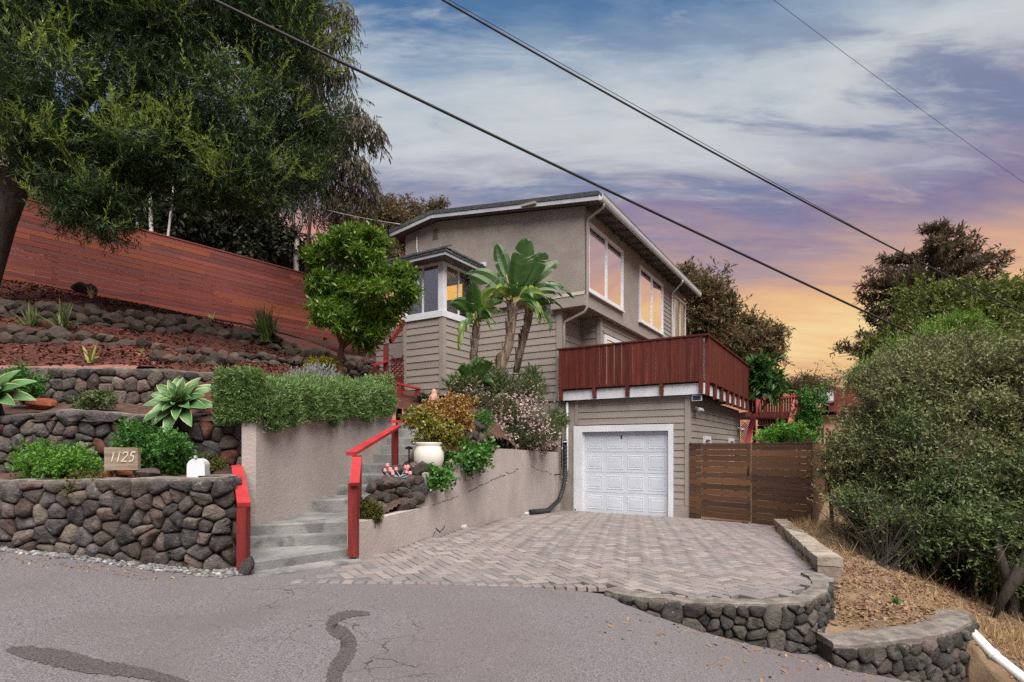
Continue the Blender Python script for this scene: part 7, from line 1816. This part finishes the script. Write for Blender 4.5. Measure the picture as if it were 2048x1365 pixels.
# bare arching stems at the front foot of the thicket
cs = empty('dead_brush', at(1790, 1150, 7.9), label='fan of bare dead stems at the front foot of the thicket', cat='brush')
r = random.Random(44); mb = MB()
for i in range(120):
    a = at(1775 + r.gauss(0, 26), 1150 + r.uniform(-14, 10), 8.0 + r.uniform(-.3, .4)); b = at(1775 + r.gauss(20, 85), 1030 + r.uniform(-60, 40), 8.2 + r.uniform(-.5, .8)); mb.tube([a, a.lerp(b, .5) + Vector((0, 0, .10)), b], [.006, .005, .003], 4, False)
tag(mb.build('stems', MT['bark_dark'], cs), kind='stuff')

# ---------------------------------------------------------------- dry grass and fallen leaves on the right slope
rs = np.random.RandomState(91)
gp = [(3.62, 6.5), (5.9, 12.6), tuple(hw(5.7, .1)[:2]), tuple(hw(5.75, 9)[:2]), (13, 22), (12.5, 12), (9, 7), (5.6, 3.2), (4.5, 4.6), (4.6, 5.6), (4.2, 5.6), (3.3, 5.5), (3.0, 5.7), (3.5, 6.3)]
def blades(name, n, poly, bbox, Lm, Wd, mat, kind_label, dens=None):
    x0, x1, y0, y1 = bbox; P = np.c_[rs.uniform(x0, x1, n * 3), rs.uniform(y0, y1, n * 3)]; P = P[inside(poly, P)]
    c = np.sin(P[:, 0] * 2.1) * np.sin(P[:, 1] * 1.7) + .6 * np.sin(P[:, 0] * 5 + P[:, 1] * 3.7) + rs.normal(0, .5, len(P))
    P = P[c > -.1][:n]; m = len(P); z = DRY.arr(P)
    ax = unit(np.c_[rs.normal(0, .5, m), rs.normal(-.1, .5, m), np.ones(m)]); V, Q = leaves_geo(np.c_[P, z - .01], ax, rs.normal(0, 1, (m, 3)), Lm * rs.uniform(.4, 1.4, m), np.full(m, Wd), .1, .35)
    tag(link_mesh(name, np_mesh(name, V, Q), mat), kind='stuff', label=kind_label)
blades('dry_grass', 17000, gp, (3.2, 13, 3, 22), .15, .007, LF['dry'], 'dry yellow grass on the right slope')
pb_ = [tuple(hw(5.7, .3)[:2]), tuple(hw(5.75, 9)[:2]), (11.5, 19), (9.5, 12.5), (7.6, 9.5), (5.6, 7.5), (4.5, 8.0), (5.95, 12.5)]
blades('tall_dry_grass', 9000, pb_, (4, 12, 7, 20), .24, .010, LF['dry'], 'taller dry grass along the side fence')
gp3 = [(5.0, 6.2), (4.7, 4.6), (5.6, 3.0), (9, 5), (8, 8)]
blades('tall_dry_grass', 4200, gp3, (4.4, 9, 3, 8), .22, .007, LF['dry'], 'tall dry grass on the bank below the thicket')
def dead_leaves(name, n, poly, bbox, zf, size, mat, label, lift=.012):
    V, Q = chips(n, poly, zf, bbox, size, lift, (1.3, 2.6)); tag(link_mesh(name, np_mesh(name, V, Q), mat), kind='stuff', label=label)
dead_leaves('leaf_litter', 9500, [(3.62, 6.5), (4.8, 9), (6.5, 9), (6.2, 6.5), (5.2, 5.6), (4.6, 5.2), (4.4, 5.75), (4.2, 5.6), (3.4, 5.45), (2.95, 5.6), (3.3, 5.9)], (2.9, 7, 5.2, 9.2), lambda P: DRY.arr(P), .017, LF['dead'], 'fallen brown leaves on the slope behind the lower wall')
rz_arr = lambda P: np.interp(P[:, 0], [k[0] for k in RK], [k[1] for k in RK])
dead_leaves('leaf_litter', 260, [(1.1, 5.25), (1.9, 5.0), (2.9, 5.05), (3.5, 4.75), (4.1, 5.0), (4.3, 4.9), (3.5, 4.5), (2.5, 4.8), (1.6, 4.9)], (1, 4.4, 4.4, 5.3), rz_arr, .012, LF['dead'], 'crumbs of leaf and grit along the foot of the driveway wall', .006)
dead_leaves('leaf_litter', 70, [(.3, 4.4), (1.1, 5.2), (2.6, 4.9), (3.3, 4.4), (2, 3.9)], (.3, 3.3, 3.9, 5.3), rz_arr, .019, LF['dead'], 'scattered fallen leaves on the road below the driveway wall', .008)
dead_leaves('leaf_litter', 160, [(-5.2, 5.1), (-3.1, 4.85), (-2.9, 5.1), (-5.2, 5.4)], (-5.2, -2.9, 4.8, 5.4), rz_arr, .011, LF['dead'], 'rusty leaf crumbs along the pebble strip', .006)
# small weeds
for i, (px, py, Y, n, l, lab) in enumerate(((1245, 1205, 5.45, 40, .09, 'small green weed growing at the left end of the driveway wall'), (1443, 1280, 5.15, 24, .06, 'tiny green weed at the foot of the driveway wall'), (1790, 1210, 6.1, 60, .10, 'patch of green weed on the dry slope behind the lower wall'))):
    strap(lab, px, py, Y, n, l, .012, LF['shrub_dark'], 80 + i, name='weed', cat='weed')
